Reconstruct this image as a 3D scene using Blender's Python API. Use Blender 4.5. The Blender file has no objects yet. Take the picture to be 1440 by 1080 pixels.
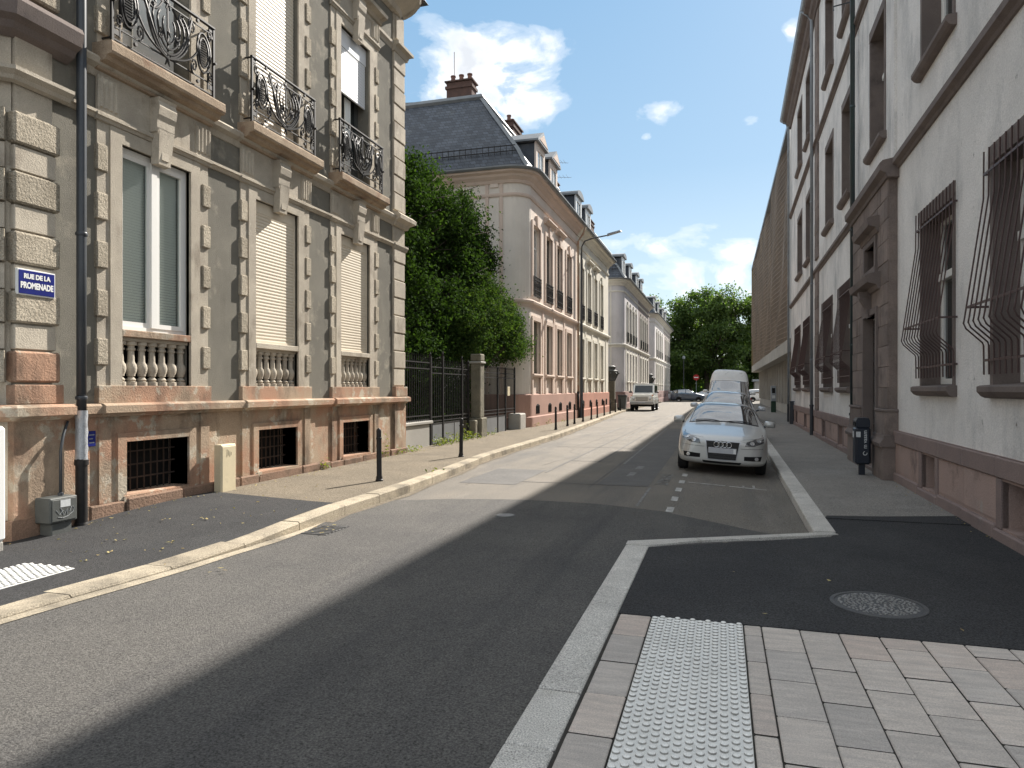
import bpy, bmesh, math, random
import numpy as np
from mathutils import Vector, Matrix
from mathutils.bvhtree import BVHTree
R = math.radians
S = bpy.context.scene
COL = S.collection
random.seed(7)

# ------------------------------------------------------------------ camera
cam = bpy.data.cameras.new('camera')
cam.sensor_width = 36.0
cam.lens = 36.0 * 985.0 / 1440.0
cam.shift_y = 7.0 / 1440.0
cam.clip_start = 0.05
cam.clip_end = 6000.0
camo = bpy.data.objects.new('camera', cam)
COL.objects.link(camo)
camo.location = (0, 0, 1.6)
camo.rotation_euler = (R(90), 0, math.atan2(295, 985))
S.camera = camo

# ------------------------------------------------------------------ exposure
S.view_settings.view_transform = 'Standard'
S.view_settings.look = 'None'
S.view_settings.gamma = 1.0
S.view_settings.use_curve_mapping = False
S.view_settings.exposure = 1.45

# ------------------------------------------------------------------ sun
SUN_EL = R(37.3)
SUN_AZ = math.atan(0.29)              # from +Y towards +X
sun = bpy.data.lights.new('sun', 'SUN')
sun.energy = 4.0
sun.angle = R(0.55)
sun.color = (1.0, 0.94, 0.86)
suno = bpy.data.objects.new('sun', sun)
COL.objects.link(suno)
sdir = Vector((math.sin(SUN_AZ) * math.cos(SUN_EL), math.cos(SUN_AZ) * math.cos(SUN_EL), math.sin(SUN_EL)))
suno.rotation_euler = sdir.to_track_quat('Z', 'Y').to_euler()
suno.location = sdir * 60

# ------------------------------------------------------------------ sky
W = bpy.data.worlds.new('World')
S.world = W
W.use_nodes = True
nt = W.node_tree
for n in list(nt.nodes):
    nt.nodes.remove(n)


class NT:
    """tiny node helper"""
    def __init__(self, tree):
        self.t = tree

    def n(self, kind, **kw):
        nd = self.t.nodes.new(kind)
        for k, v in kw.items():
            if k.startswith('i_'):
                key = k[2:]
                key = int(key) if key.isdigit() else key.replace('_', ' ')
                if hasattr(v, 'is_linked'):
                    self.t.links.new(v, nd.inputs[key])
                else:
                    nd.inputs[key].default_value = v
            else:
                setattr(nd, k, v)
        return nd

    def m(self, op, a, b=None, c=None, clamp=False):
        nd = self.t.nodes.new('ShaderNodeMath')
        nd.operation = op
        nd.use_clamp = clamp
        for i, v in enumerate((a, b, c)):
            if v is None:
                continue
            if hasattr(v, 'is_linked'):
                self.t.links.new(v, nd.inputs[i])
            else:
                nd.inputs[i].default_value = v
        return nd.outputs[0]

    def ramp(self, f, stops, interp='LINEAR'):
        nd = self.t.nodes.new('ShaderNodeValToRGB')
        nd.color_ramp.interpolation = interp
        el = nd.color_ramp.elements
        while len(el) < len(stops):
            el.new(0.5)
        for e, (p, c) in zip(el, stops):
            e.position = p
            e.color = (c, c, c, 1) if isinstance(c, (int, float)) else (c[0], c[1], c[2], 1)
        self.t.links.new(f, nd.inputs[0])
        return nd.outputs[0]

    def mix(self, f, a, b, mode='MIX'):
        nd = self.t.nodes.new('ShaderNodeMix')
        nd.data_type = 'RGBA'
        nd.blend_type = mode
        for s, v in ((nd.inputs[0], f), (nd.inputs[6], a), (nd.inputs[7], b)):
            if hasattr(v, 'is_linked'):
                self.t.links.new(v, s)
            elif isinstance(v, (int, float)):
                s.default_value = v
            else:
                s.default_value = (v[0], v[1], v[2], 1)
        return nd.outputs[2]


w = NT(nt)
sky = w.n('ShaderNodeTexSky', sky_type='NISHITA', sun_disc=False)
sky.sun_elevation = SUN_EL
sky.sun_rotation = SUN_AZ
sky.altitude = 240
sky.air_density = 1.0
sky.dust_density = 0.45
sky.ozone_density = 1.0
tc = w.n('ShaderNodeTexCoord')
sep = w.n('ShaderNodeSeparateXYZ', i_0=tc.outputs['Generated'])
az = w.m('ARCTAN2', sep.outputs[0], sep.outputs[1])
el = w.m('ARCSINE', sep.outputs[2])
nz1 = w.n('ShaderNodeTexNoise', noise_dimensions='3D', i_Scale=10.0, i_Detail=8.0, i_Roughness=0.55, i_Distortion=0.35)
mp = w.n('ShaderNodeMapping')
mp.inputs['Scale'].default_value = (1, 1, 1.7)
nt.links.new(tc.outputs['Generated'], mp.inputs[0])
nt.links.new(mp.outputs[0], nz1.inputs['Vector'])
nz2 = w.n('ShaderNodeTexNoise', noise_dimensions='3D', i_Scale=22.0, i_Detail=6.0, i_Roughness=0.55)
nt.links.new(mp.outputs[0], nz2.inputs['Vector'])
fbm = w.m('ADD', w.m('MULTIPLY', nz1.outputs[0], 0.80), w.m('MULTIPLY', nz2.outputs[0], 0.20))


def sky_dir(px, py):
    th = math.atan2(295, 985)
    u, v = (px - 720) / 985, (547 - py) / 985
    x, y = u * math.cos(th) - math.sin(th), u * math.sin(th) + math.cos(th)
    return math.atan2(x, y), math.atan2(v, math.hypot(x, y))


acc = None
# clouds of that afternoon: direction, half width, half height, weight
for px, py, a, b, k in ((690, 112, .095, .055, .62), (632, 130, .085, .050, .36), (745, 148, .060, .028, .34), (585, 140, .05, .055, .24),
                        (905, 158, .052, .016, .225), (950, 152, .026, .013, .19), (1055, 170, .016, .009, .26), (908, 193, .010, .007, .27), (870, 145, .03, .008, .17),
                        (930, 342, .105, .018, .32), (1000, 392, .070, .028, .46), (1042, 352, .045, .024, .44), (860, 385, .11, .018, .22), (930, 405, .18, .026, .34),
                        (1113, 45, .014, .016, .34), (1010, 322, .10, .012, .20), (720, 470, .4, .03, .42),
                        (1500, 330, .22, .06, .45), (1700, 200, .12, .06, .5), (200, 200, .2, .08, .5), (-200, 330, .3, .06, .4)):
    a0, e0 = sky_dir(px, py) if -100 < px < 1550 else (sky_dir(720, 540)[0] + (px - 720) / 985, (547 - py) / 985)
    du = w.m('DIVIDE', w.m('SUBTRACT', az, a0), a)
    dv = w.m('DIVIDE', w.m('SUBTRACT', el, e0), b)
    d2 = w.m('ADD', w.m('MULTIPLY', du, du), w.m('MULTIPLY', dv, dv))
    g = w.m('MULTIPLY', w.m('POWER', 2.718, w.m('MULTIPLY', d2, -0.8)), k)
    acc = g if acc is None else w.m('MAXIMUM', acc, g)
big = w.n('ShaderNodeTexNoise', noise_dimensions='3D', i_Scale=2.2, i_Detail=2.0)
nt.links.new(mp.outputs[0], big.inputs['Vector'])
fill_clouds = w.m('MULTIPLY', w.ramp(big.outputs[0], [(.28, 0.0), (.50, .50)]), w.m('MAXIMUM', w.ramp(w.m('ABSOLUTE', w.m('ADD', az, 0.29)), [(.66, 0.0), (.76, 1.0)]), w.ramp(el, [(.54, 0.0), (.68, 1.0)])))
# (unseen clouds added beside and above the view to lift the fill light; the quarter seen above the street is placed cloud by cloud)
rag = w.m('MULTIPLY', w.m('SUBTRACT', fbm, 0.5), 3.4)
base_c = w.m('MAXIMUM', acc, fill_clouds)
dens = w.m('SUBTRACT', w.m('MULTIPLY', base_c, w.m('ADD', 1.15, rag)), w.m('SUBTRACT', 0.21, w.m('MULTIPLY', rag, 0.30)))
mask = w.ramp(dens, [(0.0, 0.0), (0.10, 0.25), (0.28, 0.80), (0.46, 1.0)], 'EASE')
# thin cloud glows, thick cloud greys (it is lit from behind)
nz3 = w.n('ShaderNodeTexNoise', noise_dimensions='3D', i_Scale=15.0, i_Detail=7.0, i_Roughness=0.55)
nt.links.new(mp.outputs[0], nz3.inputs['Vector'])
thick = w.m('ADD', dens, w.m('MULTIPLY', w.m('SUBTRACT', nz3.outputs[0], 0.5), 0.8))
ccol = w.ramp(thick, [(0.05, (5.8, 6.0, 6.2)), (0.24, (6.0, 6.05, 6.1)), (0.42, (4.9, 5.05, 5.25)), (0.66, (4.0, 4.2, 4.5))])
veilc = w.ramp(el, [(0.0, (3.9, 4.15, 4.2)), (0.12, (2.8, 3.5, 3.95)), (0.30, (1.6, 2.6, 3.5)), (0.52, (1.2, 2.3, 3.45)), (1.0, (1.5, 2.5, 3.5))])
skyv = w.mix(0.80, sky.outputs[0], veilc)
final = w.mix(mask, skyv, ccol)
bg = w.n('ShaderNodeBackground', i_Strength=0.078)
nt.links.new(final, bg.inputs[0])
wo = w.n('ShaderNodeOutputWorld')
nt.links.new(bg.outputs[0], wo.inputs[0])


# ------------------------------------------------------------------ helpers
def E(name, loc=(0, 0, 0), label=None, cat=None, group=None, rot=0.0, kind=None):
    o = bpy.data.objects.new(name, None)
    o.empty_display_size = 0.2
    COL.objects.link(o)
    o.location = loc
    o.rotation_euler = (0, 0, rot)
    return tag(o, label, cat, group, kind)


def tag(o, label=None, cat=None, group=None, kind=None):
    if label: o['label'] = label
    if cat: o['category'] = cat
    if group: o['group'] = group
    if kind: o['kind'] = kind
    return o


def copy_tree(o, parent=None):
    c = o.copy()
    COL.objects.link(c)
    if parent is not None:
        c.parent = parent
    for ch in list(o.children):
        copy_tree(ch, c)
    return c


class B:
    """collects shapes and links them as ONE mesh object. x is the distance out of a facade, y runs along the street."""
    def __init__(self, s=1):
        self.v, self.f, self.s = [], [], s

    def add(self, vs, fs):
        o = len(self.v)
        self.v += [tuple(p) for p in vs]
        self.f += [tuple(i + o for i in f) for f in fs]
        return self

    def box(self, x0, x1, y0, y1, z0, z1):
        return self.add([(x0, y0, z0), (x1, y0, z0), (x1, y1, z0), (x0, y1, z0), (x0, y0, z1), (x1, y0, z1), (x1, y1, z1), (x0, y1, z1)],
                        [(0, 3, 2, 1), (4, 5, 6, 7), (0, 1, 5, 4), (1, 2, 6, 5), (2, 3, 7, 6), (3, 0, 4, 7)])

    def cbox(self, x0, x1, y0, y1, z0, z1, c=0.01):
        """box with chamfered edges"""
        vs, idx = [], {}
        for ix, (x, dx) in enumerate(((x0, c), (x1, -c))):
            for iy, (y, dy) in enumerate(((y0, c), (y1, -c))):
                for iz, (z, dz) in enumerate(((z0, c), (z1, -c))):
                    for a in range(3):
                        idx[(ix, iy, iz, a)] = len(vs)
                        vs.append((x + (dx if a != 0 else 0), y + (dy if a != 1 else 0), z + (dz if a != 2 else 0)))
        I = idx
        fs = []
        for i in (0, 1):
            q = [I[(i, 0, 0, 0)], I[(i, 1, 0, 0)], I[(i, 1, 1, 0)], I[(i, 0, 1, 0)]]
            fs.append(q if i else q[::-1])
            q = [I[(0, i, 0, 1)], I[(0, i, 1, 1)], I[(1, i, 1, 1)], I[(1, i, 0, 1)]]
            fs.append(q if i else q[::-1])
            q = [I[(0, 0, i, 2)], I[(1, 0, i, 2)], I[(1, 1, i, 2)], I[(0, 1, i, 2)]]
            fs.append(q if i else q[::-1])
        for i in (0, 1):
            for j in (0, 1):
                q = [I[(0, i, j, 1)], I[(1, i, j, 1)], I[(1, i, j, 2)], I[(0, i, j, 2)]]
                fs.append(q if i ^ j ^ 1 else q[::-1])
                q = [I[(i, 0, j, 0)], I[(i, 1, j, 0)], I[(i, 1, j, 2)], I[(i, 0, j, 2)]]
                fs.append(q[::-1] if i ^ j ^ 1 else q)
                q = [I[(i, j, 0, 0)], I[(i, j, 1, 0)], I[(i, j, 1, 1)], I[(i, j, 0, 1)]]
                fs.append(q if i ^ j ^ 1 else q[::-1])
        for i in (0, 1):
            for j in (0, 1):
                for k in (0, 1):
                    q = [I[(i, j, k, 0)], I[(i, j, k, 1)], I[(i, j, k, 2)]]
                    fs.append(q if i ^ j ^ k else q[::-1])
        return self.add(vs, fs)

    def prism_y(self, prof, y0, y1):
        """closed profile in (x,z), extruded along y"""
        n = len(prof)
        self.add([(x, y0, z) for x, z in prof] + [(x, y1, z) for x, z in prof],
                 [(i, (i + 1) % n, n + (i + 1) % n, n + i) for i in range(n)] + [tuple(range(n))[::-1], tuple(range(n, 2 * n))])
        return self

    def prism_x(self, prof, x0, x1):
        n = len(prof)
        self.add([(x0, y, z) for y, z in prof] + [(x1, y, z) for y, z in prof],
                 [(i, (i + 1) % n, n + (i + 1) % n, n + i) for i in range(n)] + [tuple(range(n))[::-1], tuple(range(n, 2 * n))])
        return self

    def prism_z(self, prof, z0, z1):
        n = len(prof)
        self.add([(x, y, z0) for x, y in prof] + [(x, y, z1) for x, y in prof],
                 [(i, (i + 1) % n, n + (i + 1) % n, n + i) for i in range(n)] + [tuple(range(n))[::-1], tuple(range(n, 2 * n))])
        return self

    def tube(self, pts, r, n=6, caps=True, taper=None):
        pts = [Vector(p) for p in pts]
        m = len(pts)
        rings, up = [], Vector((0.13, 0.21, 0.97)).normalized()
        vs = []
        for i, p in enumerate(pts):
            t = (pts[min(i + 1, m - 1)] - pts[max(i - 1, 0)])
            if t.length < 1e-9:
                t = Vector((0, 0, 1))
            t.normalize()
            a = t.cross(up)
            if a.length < 0.05:
                a = t.cross(Vector((1, 0.2, 0)))
            a.normalize()
            b = t.cross(a)
            rr = r if taper is None else r * (1 + (taper - 1) * i / max(1, m - 1))
            for k in range(n):
                an = 2 * math.pi * (k + 0.5) / n
                vs.append(p + a * (math.cos(an) * rr) + b * (math.sin(an) * rr))
        fs = []
        for i in range(m - 1):
            for k in range(n):
                fs.append((i * n + k, i * n + (k + 1) % n, (i + 1) * n + (k + 1) % n, (i + 1) * n + k))
        if caps:
            fs.append(tuple(range(n))[::-1])
            fs.append(tuple(range((m - 1) * n, m * n)))
        return self.add(vs, fs)

    def lathe(self, prof, c=(0, 0, 0), n=12, cap=True):
        """prof: (radius, z) from bottom to top"""
        m = len(prof)
        vs = [(c[0] + r * math.cos(2 * math.pi * k / n), c[1] + r * math.sin(2 * math.pi * k / n), c[2] + z) for r, z in prof for k in range(n)]
        fs = [(i * n + k, i * n + (k + 1) % n, (i + 1) * n + (k + 1) % n, (i + 1) * n + k) for i in range(m - 1) for k in range(n)]
        if cap:
            fs += [tuple(range(n))[::-1], tuple(range((m - 1) * n, m * n))]
        return self.add(vs, fs)

    def sweep(self, prof, path, closed_prof=True, z=0.0):
        """profile (outward offset, z) swept along a plan path [(x,y)...]; outward is to the RIGHT of the path's direction"""
        m, n = len(path), len(prof)
        offs = []
        for i in range(m):
            p = Vector(path[i])
            d0 = (p - Vector(path[i - 1])).normalized() if i > 0 else None
            d1 = (Vector(path[i + 1]) - p).normalized() if i < m - 1 else None
            if d0 is None: d0 = d1
            if d1 is None: d1 = d0
            n0, n1 = Vector((d0.y, -d0.x)), Vector((d1.y, -d1.x))
            nn = (n0 + n1).normalized()
            offs.append((p, nn / max(0.3, nn.dot(n0))))
        vs = [(p.x + o.x * a, p.y + o.y * a, zz + z) for p, o in offs for a, zz in prof]
        k = n if closed_prof else n - 1
        fs = [(i * n + j, i * n + (j + 1) % n, (i + 1) * n + (j + 1) % n, (i + 1) * n + j) for i in range(m - 1) for j in range(k)]
        if closed_prof:
            fs += [tuple(range(n)), tuple(range((m - 1) * n, m * n))[::-1]]
        return self.add(vs, fs)

    def wall(self, y0, y1, z0, z1, holes, x1, depth, back=False):
        """front face at x1 with rectangular holes (y0,y1,z0,z1) whose reveals go back by depth"""
        ys = sorted({y0, y1} | {h[0] for h in holes} | {h[1] for h in holes})
        zs = sorted({z0, z1} | {h[2] for h in holes} | {h[3] for h in holes})
        ys = [y for y in ys if y0 <= y <= y1]
        zs = [z for z in zs if z0 <= z <= z1]

        def solid(i, j):
            if i < 0 or j < 0 or i >= len(ys) - 1 or j >= len(zs) - 1:
                return None
            cy, cz = (ys[i] + ys[i + 1]) / 2, (zs[j] + zs[j + 1]) / 2
            return not any(h[0] < cy < h[1] and h[2] < cz < h[3] for h in holes)
        x0 = x1 - depth
        for i in range(len(ys) - 1):
            for j in range(len(zs) - 1):
                if not solid(i, j):
                    continue
                a, b, c, d = ys[i], ys[i + 1], zs[j], zs[j + 1]
                self.add([(x1, a, c), (x1, b, c), (x1, b, d), (x1, a, d)], [(0, 1, 2, 3)])
                if back:
                    self.add([(x0, a, c), (x0, b, c), (x0, b, d), (x0, a, d)], [(3, 2, 1, 0)])
                if not solid(i - 1, j): self.add([(x0, a, c), (x1, a, c), (x1, a, d), (x0, a, d)], [(0, 1, 2, 3)])
                if not solid(i + 1, j): self.add([(x1, b, c), (x0, b, c), (x0, b, d), (x1, b, d)], [(0, 1, 2, 3)])
                if not solid(i, j - 1): self.add([(x0, a, c), (x0, b, c), (x1, b, c), (x1, a, c)], [(0, 1, 2, 3)])
                if not solid(i, j + 1): self.add([(x1, a, d), (x1, b, d), (x0, b, d), (x0, a, d)], [(0, 1, 2, 3)])
        return self

    def mesh(self, name, smooth=False, recalc=False):
        me = bpy.data.meshes.new(name)
        if self.s == -1:
            me.from_pydata([(-x, y, z) for x, y, z in self.v], [], [f[::-1] for f in self.f])
        else:
            me.from_pydata(self.v, [], self.f)
        if recalc:
            bm = bmesh.new()
            bm.from_mesh(me)
            bmesh.ops.recalc_face_normals(bm, faces=bm.faces)
            bm.to_mesh(me)
            bm.free()
        if smooth:
            me.polygons.foreach_set('use_smooth', [True] * len(me.polygons))
            if smooth == 'auto':
                try:
                    me.set_sharp_from_angle(angle=R(38))
                except Exception:
                    pass
        me.update()
        return me

    def put(self, name, mat, parent=None, smooth=False, recalc=False, loc=None, rot=None):
        me = self.mesh(name, smooth, recalc)
        return link(name, me, mat, parent, loc, rot)


def link(name, me, mat, parent=None, loc=None, rot=None):
    if mat is not None and len(me.materials) == 0:
        me.materials.append(mat)
    o = bpy.data.objects.new(name, me)
    COL.objects.link(o)
    if parent is not None: o.parent = parent
    if loc is not None: o.location = loc
    if rot is not None: o.rotation_euler = rot
    return o


def text(name, body, size, mat, parent, loc, rot, offset=0.0, align='CENTER', sx=1.0):
    cu = bpy.data.curves.new(name, 'FONT')
    cu.body = body
    cu.size = size
    cu.align_x = align
    cu.align_y = 'CENTER'
    cu.extrude = 0.001
    cu.offset = offset
    o0 = bpy.data.objects.new(name, cu)
    COL.objects.link(o0)
    bpy.context.view_layer.update()
    me = bpy.data.meshes.new_from_object(o0.evaluated_get(bpy.context.evaluated_depsgraph_get()))
    me.name = name
    bpy.data.objects.remove(o0)
    me.materials.clear()
    o = link(name, me, mat, parent, loc, rot)
    o.scale = (sx, 1, 1)
    return o


# ------------------------------------------------------------------ materials
def M(name, col, col2=None, sc=2.0, rough=0.85, bump=0.0, bsc=60.0, spec=0.3, metal=0.0, fine=0.12, fsc=90.0, rand=0.0,
      stain=None, stain2=None, stretch=(1, 1, 1), coat=0.0, bdist=0.02, ramp=(0.35, 0.65), island=0.0, vor=None):
    m = bpy.data.materials.new(name)
    m.use_nodes = True
    t = m.node_tree
    bs = t.nodes['Principled BSDF']
    q = NT(t)
    geo = q.n('ShaderNodeNewGeometry')
    mpn = q.n('ShaderNodeMapping')
    mpn.inputs['Scale'].default_value = stretch
    t.links.new(geo.outputs['Position'], mpn.inputs[0])
    vec = mpn.outputs[0]
    c = col
    if col2 is not None:
        nz = q.n('ShaderNodeTexNoise', i_Vector=vec, i_Scale=sc, i_Detail=6.0, i_Roughness=0.6, i_Distortion=0.3)
        c = q.mix(q.ramp(nz.outputs[0], [(ramp[0], 0.0), (ramp[1], 1.0)]), col, col2)
    for st in (stain, stain2):
        if st is not None:          # (colour, scale, low, high, stretch)
            mp2 = q.n('ShaderNodeMapping')
            mp2.inputs['Scale'].default_value = st[4] if len(st) > 4 else (1, 1, 1)
            mp2.inputs['Location'].default_value = (3.1 * st[1], 1.7, 0.4)
            t.links.new(geo.outputs['Position'], mp2.inputs[0])
            n2 = q.n('ShaderNodeTexNoise', i_Vector=mp2.outputs[0], i_Scale=st[1], i_Detail=7.0, i_Roughness=0.65)
            c = q.mix(q.ramp(n2.outputs[0], [(st[2], 0.0), (st[3], 1.0)]), c, st[0])
    if fine:
        n3 = q.n('ShaderNodeTexNoise', i_Vector=geo.outputs['Position'], i_Scale=fsc, i_Detail=3.0, i_Roughness=0.7)
        f = q.ramp(n3.outputs[0], [(0.25, 1 - fine * 2), (0.75, 1 + fine * 2)])
        c = q.mix(1.0, c, f, 'MULTIPLY')
    if rand:
        oi = q.n('ShaderNodeObjectInfo')
        c = q.mix(1.0, c, q.ramp(oi.outputs['Random'], [(0.0, 1 - rand), (1.0, 1 + rand)]), 'MULTIPLY')
    if island:
        c = q.mix(1.0, c, q.ramp(geo.outputs['Random Per Island'], [(0.0, 1 - island), (1.0, 1 + island)]), 'MULTIPLY')
    if hasattr(c, 'is_linked'):
        t.links.new(c, bs.inputs['Base Color'])
    else:
        bs.inputs['Base Color'].default_value = (c[0], c[1], c[2], 1)
    bs.inputs['Roughness'].default_value = rough
    bs.inputs['Metallic'].default_value = metal
    bs.inputs['Specular IOR Level'].default_value = spec
    if coat:
        bs.inputs['Coat Weight'].default_value = coat
        bs.inputs['Coat Roughness'].default_value = 0.04
    if bump:
        if vor:
            nb = q.n('ShaderNodeTexVoronoi', i_Vector=vec, i_Scale=vor)
            nbo = q.m('ADD', nb.outputs['Distance'], q.m('MULTIPLY', q.n('ShaderNodeTexNoise', i_Vector=vec, i_Scale=bsc, i_Detail=4.0).outputs[0], 0.8))
        else:
            nbo = q.n('ShaderNodeTexNoise', i_Vector=vec, i_Scale=bsc, i_Detail=5.0, i_Roughness=0.65).outputs[0]
        bp = q.n('ShaderNodeBump', i_Strength=bump, i_Distance=bdist, i_Height=nbo)
        t.links.new(bp.outputs[0], bs.inputs['Normal'])
    return m


MT = {}
MT['stucco'] = M('grey_stucco', (.218, .204, .17), (.165, .155, .131), 1.1, .95, .45, 90, .15, stain=((.34, .31, .25), 2.6, .56, .74), stain2=((.10, .09, .072), 1.0, .56, .78, (1, 1, .30)), fsc=160, fine=.10)
MT['tan'] = M('tan_sandstone', (.50, .445, .36), (.39, .345, .28), 2.0, .9, .45, 60, .2, stain=((.19, .155, .12), 2.2, .55, .76, (1, 1, .5)), stain2=((.58, .53, .44), 5.0, .62, .72), rand=.10, fsc=120, fine=.12)
MT['tanrough'] = M('rough_tan_sandstone', (.51, .45, .355), (.39, .34, .265), 3.0, .95, 1.0, 34, .15, rand=.16, stain=((.20, .165, .125), 2.6, .56, .76), fsc=70, fine=.2, bdist=.05)
MT['pink'] = M('pink_sandstone', (.41, .25, .17), (.40, .305, .22), 1.3, .92, .6, 40, .15, ramp=(.44, .56), stain=((.48, .42, .33), 3.0, .55, .60), stain2=((.10, .075, .058), 1.5, .50, .74, (1, 1, .55)), rand=.06, fsc=110, fine=.13)
MT['pinkbase'] = M('dirty_pink_base', (.30, .195, .14), (.22, .15, .11), 2.4, .95, .8, 30, .12, stain=((.10, .08, .06), 2.0, .52, .72), rand=.12, fine=.18)
MT['shutter'] = M('cream_shutter', (.72, .64, .51), (.66, .58, .46), 1.5, .5, 0, spec=.4, fine=.03, stain=((.5, .44, .35), 4, .62, .85))
MT['shutterw'] = M('white_shutter', (.78, .79, .80), (.72, .73, .74), 1.5, .45, 0, spec=.4, fine=.03)
MT['pvc'] = M('white_window_frame', (.80, .79, .75), None, rough=.4, fine=.03)
MT['darkwood'] = M('dark_window_frame', (.10, .09, .075), None, rough=.6, fine=.05)
MT['blind'] = M('white_blind', (.85, .85, .80), None, rough=.6, fine=.03)
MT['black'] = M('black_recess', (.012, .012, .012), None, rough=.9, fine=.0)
MT['room'] = M('dim_room', (.10, .095, .085), (.06, .055, .05), 1.0, rough=.9)
MT['iron'] = M('black_wrought_iron', (.012, .012, .013), (.024, .021, .019), 8, .55, 0, spec=.3, fine=.1)
MT['greyzinc'] = M('grey_zinc', (.30, .33, .36), (.24, .26, .28), 3, .45, .1, 30, .5, metal=.35, fine=.06)
MT['pipe'] = M('dark_painted_pipe', (.035, .042, .052), (.05, .055, .06), 3, .38, 0, spec=.5, fine=.05)
MT['pipegreen'] = M('dark_green_pipe', (.028, .055, .055), (.035, .045, .05), 3, .4, 0, spec=.5, fine=.05)
MT['duct'] = M('silver_wrap', (.45, .47, .50), (.36, .38, .40), 8, .4, .5, 14, .5, metal=.3)
MT['asphaltnew'] = M('new_asphalt', (.106, .100, .093), (.085, .081, .077), .9, .85, 1.0, 120, .25, fine=.44, fsc=85, bdist=.012, stain=((.132, .124, .112), .55, .42, .78), stain2=((.075, .072, .070), .8, .50, .74, (2.6, .22, 1)))
MT['asphaltblack'] = M('fresh_black_asphalt', (.042, .041, .041), (.034, .034, .035), 1.2, .85, 1.0, 120, .25, fine=.60, fsc=80, bdist=.012, stain=((.062, .062, .061), .8, .50, .85))
MT['asphaltold'] = M('old_asphalt', (.20, .178, .15), (.165, .15, .128), .7, .9, .7, 160, .25, fine=.40, fsc=70, bdist=.01, stain=((.125, .118, .11), .45, .52, .72, (2.4, .35, 1)), stain2=((.23, .21, .185), .9, .56, .78, (1.6, .3, 1)))
MT['asphaltpatch'] = M('patched_asphalt', (.125, .12, .114), (.15, .143, .134), 1.1, .88, .7, 160, .25, fine=.26, fsc=120, bdist=.01)
MT['gravelwalk'] = M('gritty_beige_asphalt', (.20, .168, .125), (.165, .14, .106), 1.4, .95, .8, 130, .15, fine=.42, fsc=60, stain=((.12, .102, .08), .8, .56, .76), bdist=.01)
MT['greywalk'] = M('worn_grey_asphalt', (.26, .24, .215), (.22, .205, .185), 1.2, .9, .8, 110, .2, fine=.42, fsc=75, stain=((.30, .28, .255), .8, .55, .8), bdist=.01)
MT['kerb'] = M('granite_kerb', (.60, .57, .52), (.49, .465, .425), 3, .88, .6, 80, .25, fine=.40, fsc=120, rand=.10, stain=((.36, .33, .28), 2.0, .62, .82))
MT['kerbold'] = M('worn_kerb', (.42, .36, .27), (.33, .285, .215), 2.5, .92, .6, 60, .2, fine=.3, fsc=90, rand=.16, stain=((.16, .14, .11), 1.8, .48, .70))
MT['tactile'] = M('pale_tactile_slab', (.80, .785, .745), (.70, .685, .645), 3, .85, .4, 120, .25, fine=.14, fsc=160, stain=((.30, .29, .26), 4.5, .60, .80))
MT['concrete'] = M('pale_concrete', (.42, .40, .36), (.34, .325, .295), .8, .9, .3, 30, .2, fine=.1, stain=((.22, .21, .19), 1.0, .58, .82, (1, 1, .3)))
MT['concretedk'] = M('brown_concrete', (.30, .27, .225), (.24, .215, .18), .8, .9, .2, 30, .2, fine=.08)
MT['render'] = M('weathered_white_render', (.82, .79, .755), (.70, .675, .645), .9, .95, .7, 45, .12, fine=.08, fsc=40, bdist=.02,
                 stain=((.46, .455, .445), 1.1, .48, .72, (1.1, 1.1, .55)), stain2=((.16, .145, .13), 6.0, .66, .74, (1, 1, .7)))
MT['brownstone'] = M('dark_brown_sandstone', (.25, .20, .175), (.19, .155, .138), 2.0, .9, .4, 50, .15, fine=.14, rand=.16, stain=((.085, .07, .065), 1.6, .55, .8))
MT['brownfine'] = M('brown_stone_trim', (.20, .163, .146), (.155, .128, .117), 1.6, .88, .25, 60, .2, fine=.1, stain=((.09, .075, .07), 2, .55, .8))
MT['redstone'] = M('dull_red_plinth', (.40, .29, .25), (.345, .26, .23), 1.4, .92, .4, 40, .15, fine=.12, rand=.08, stain=((.36, .31, .28), 1.7, .62, .70), stain2=((.13, .10, .09), 1.4, .56, .78))
MT['redband'] = M('plinth_band', (.275, .208, .188), (.23, .178, .165), 1.6, .92, .4, 40, .15, fine=.12, stain=((.30, .26, .24), 2.4, .62, .76))
MT['grillepaint'] = M('purple_brown_paint', (.075, .045, .042), None, rough=.5, spec=.4, fine=.08)
MT['doorwood'] = M('dark_door', (.05, .036, .028), (.035, .027, .022), 2, .6, .2, 30, stretch=(6, 6, 1))
MT['navy'] = M('navy_bin_paint', (.012, .018, .030), None, rough=.38, spec=.5, fine=.05)
MT['label'] = M('pale_sticker', (.60, .62, .62), (.50, .52, .53), 30, .5, fine=.05)
MT['blue'] = M('blue_enamel', (.022, .030, .19), (.018, .024, .15), 5, .22, 0, spec=.5, fine=.04)
MT['white'] = M('white_enamel', (.80, .80, .78), None, rough=.35, fine=.02)
MT['worn'] = M('worn_white_paint', (.52, .51, .48), (.30, .29, .27), 9, .85, .3, 120, fine=.2, ramp=(.4, .62))
MT['faint'] = M('faint_white_paint', (.24, .235, .225), (.165, .16, .15), 6, .88, .3, 120, fine=.25, ramp=(.42, .58))
MT['greybox'] = M('dark_grey_box', (.10, .105, .10), (.075, .08, .075), 4, .6, .1, 40, fine=.08)
MT['cream'] = M('cream_cabinet', (.66, .58, .40), (.58, .50, .34), 2.5, .6, 0, fine=.05, stain=((.42, .36, .25), 4, .62, .85))
MT['slate'] = M('slate', (.075, .085, .10), (.05, .058, .07), 2.0, .6, .3, 20, .4, fine=.15, fsc=30, stain=((.12, .125, .125), 1.4, .55, .75))
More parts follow.
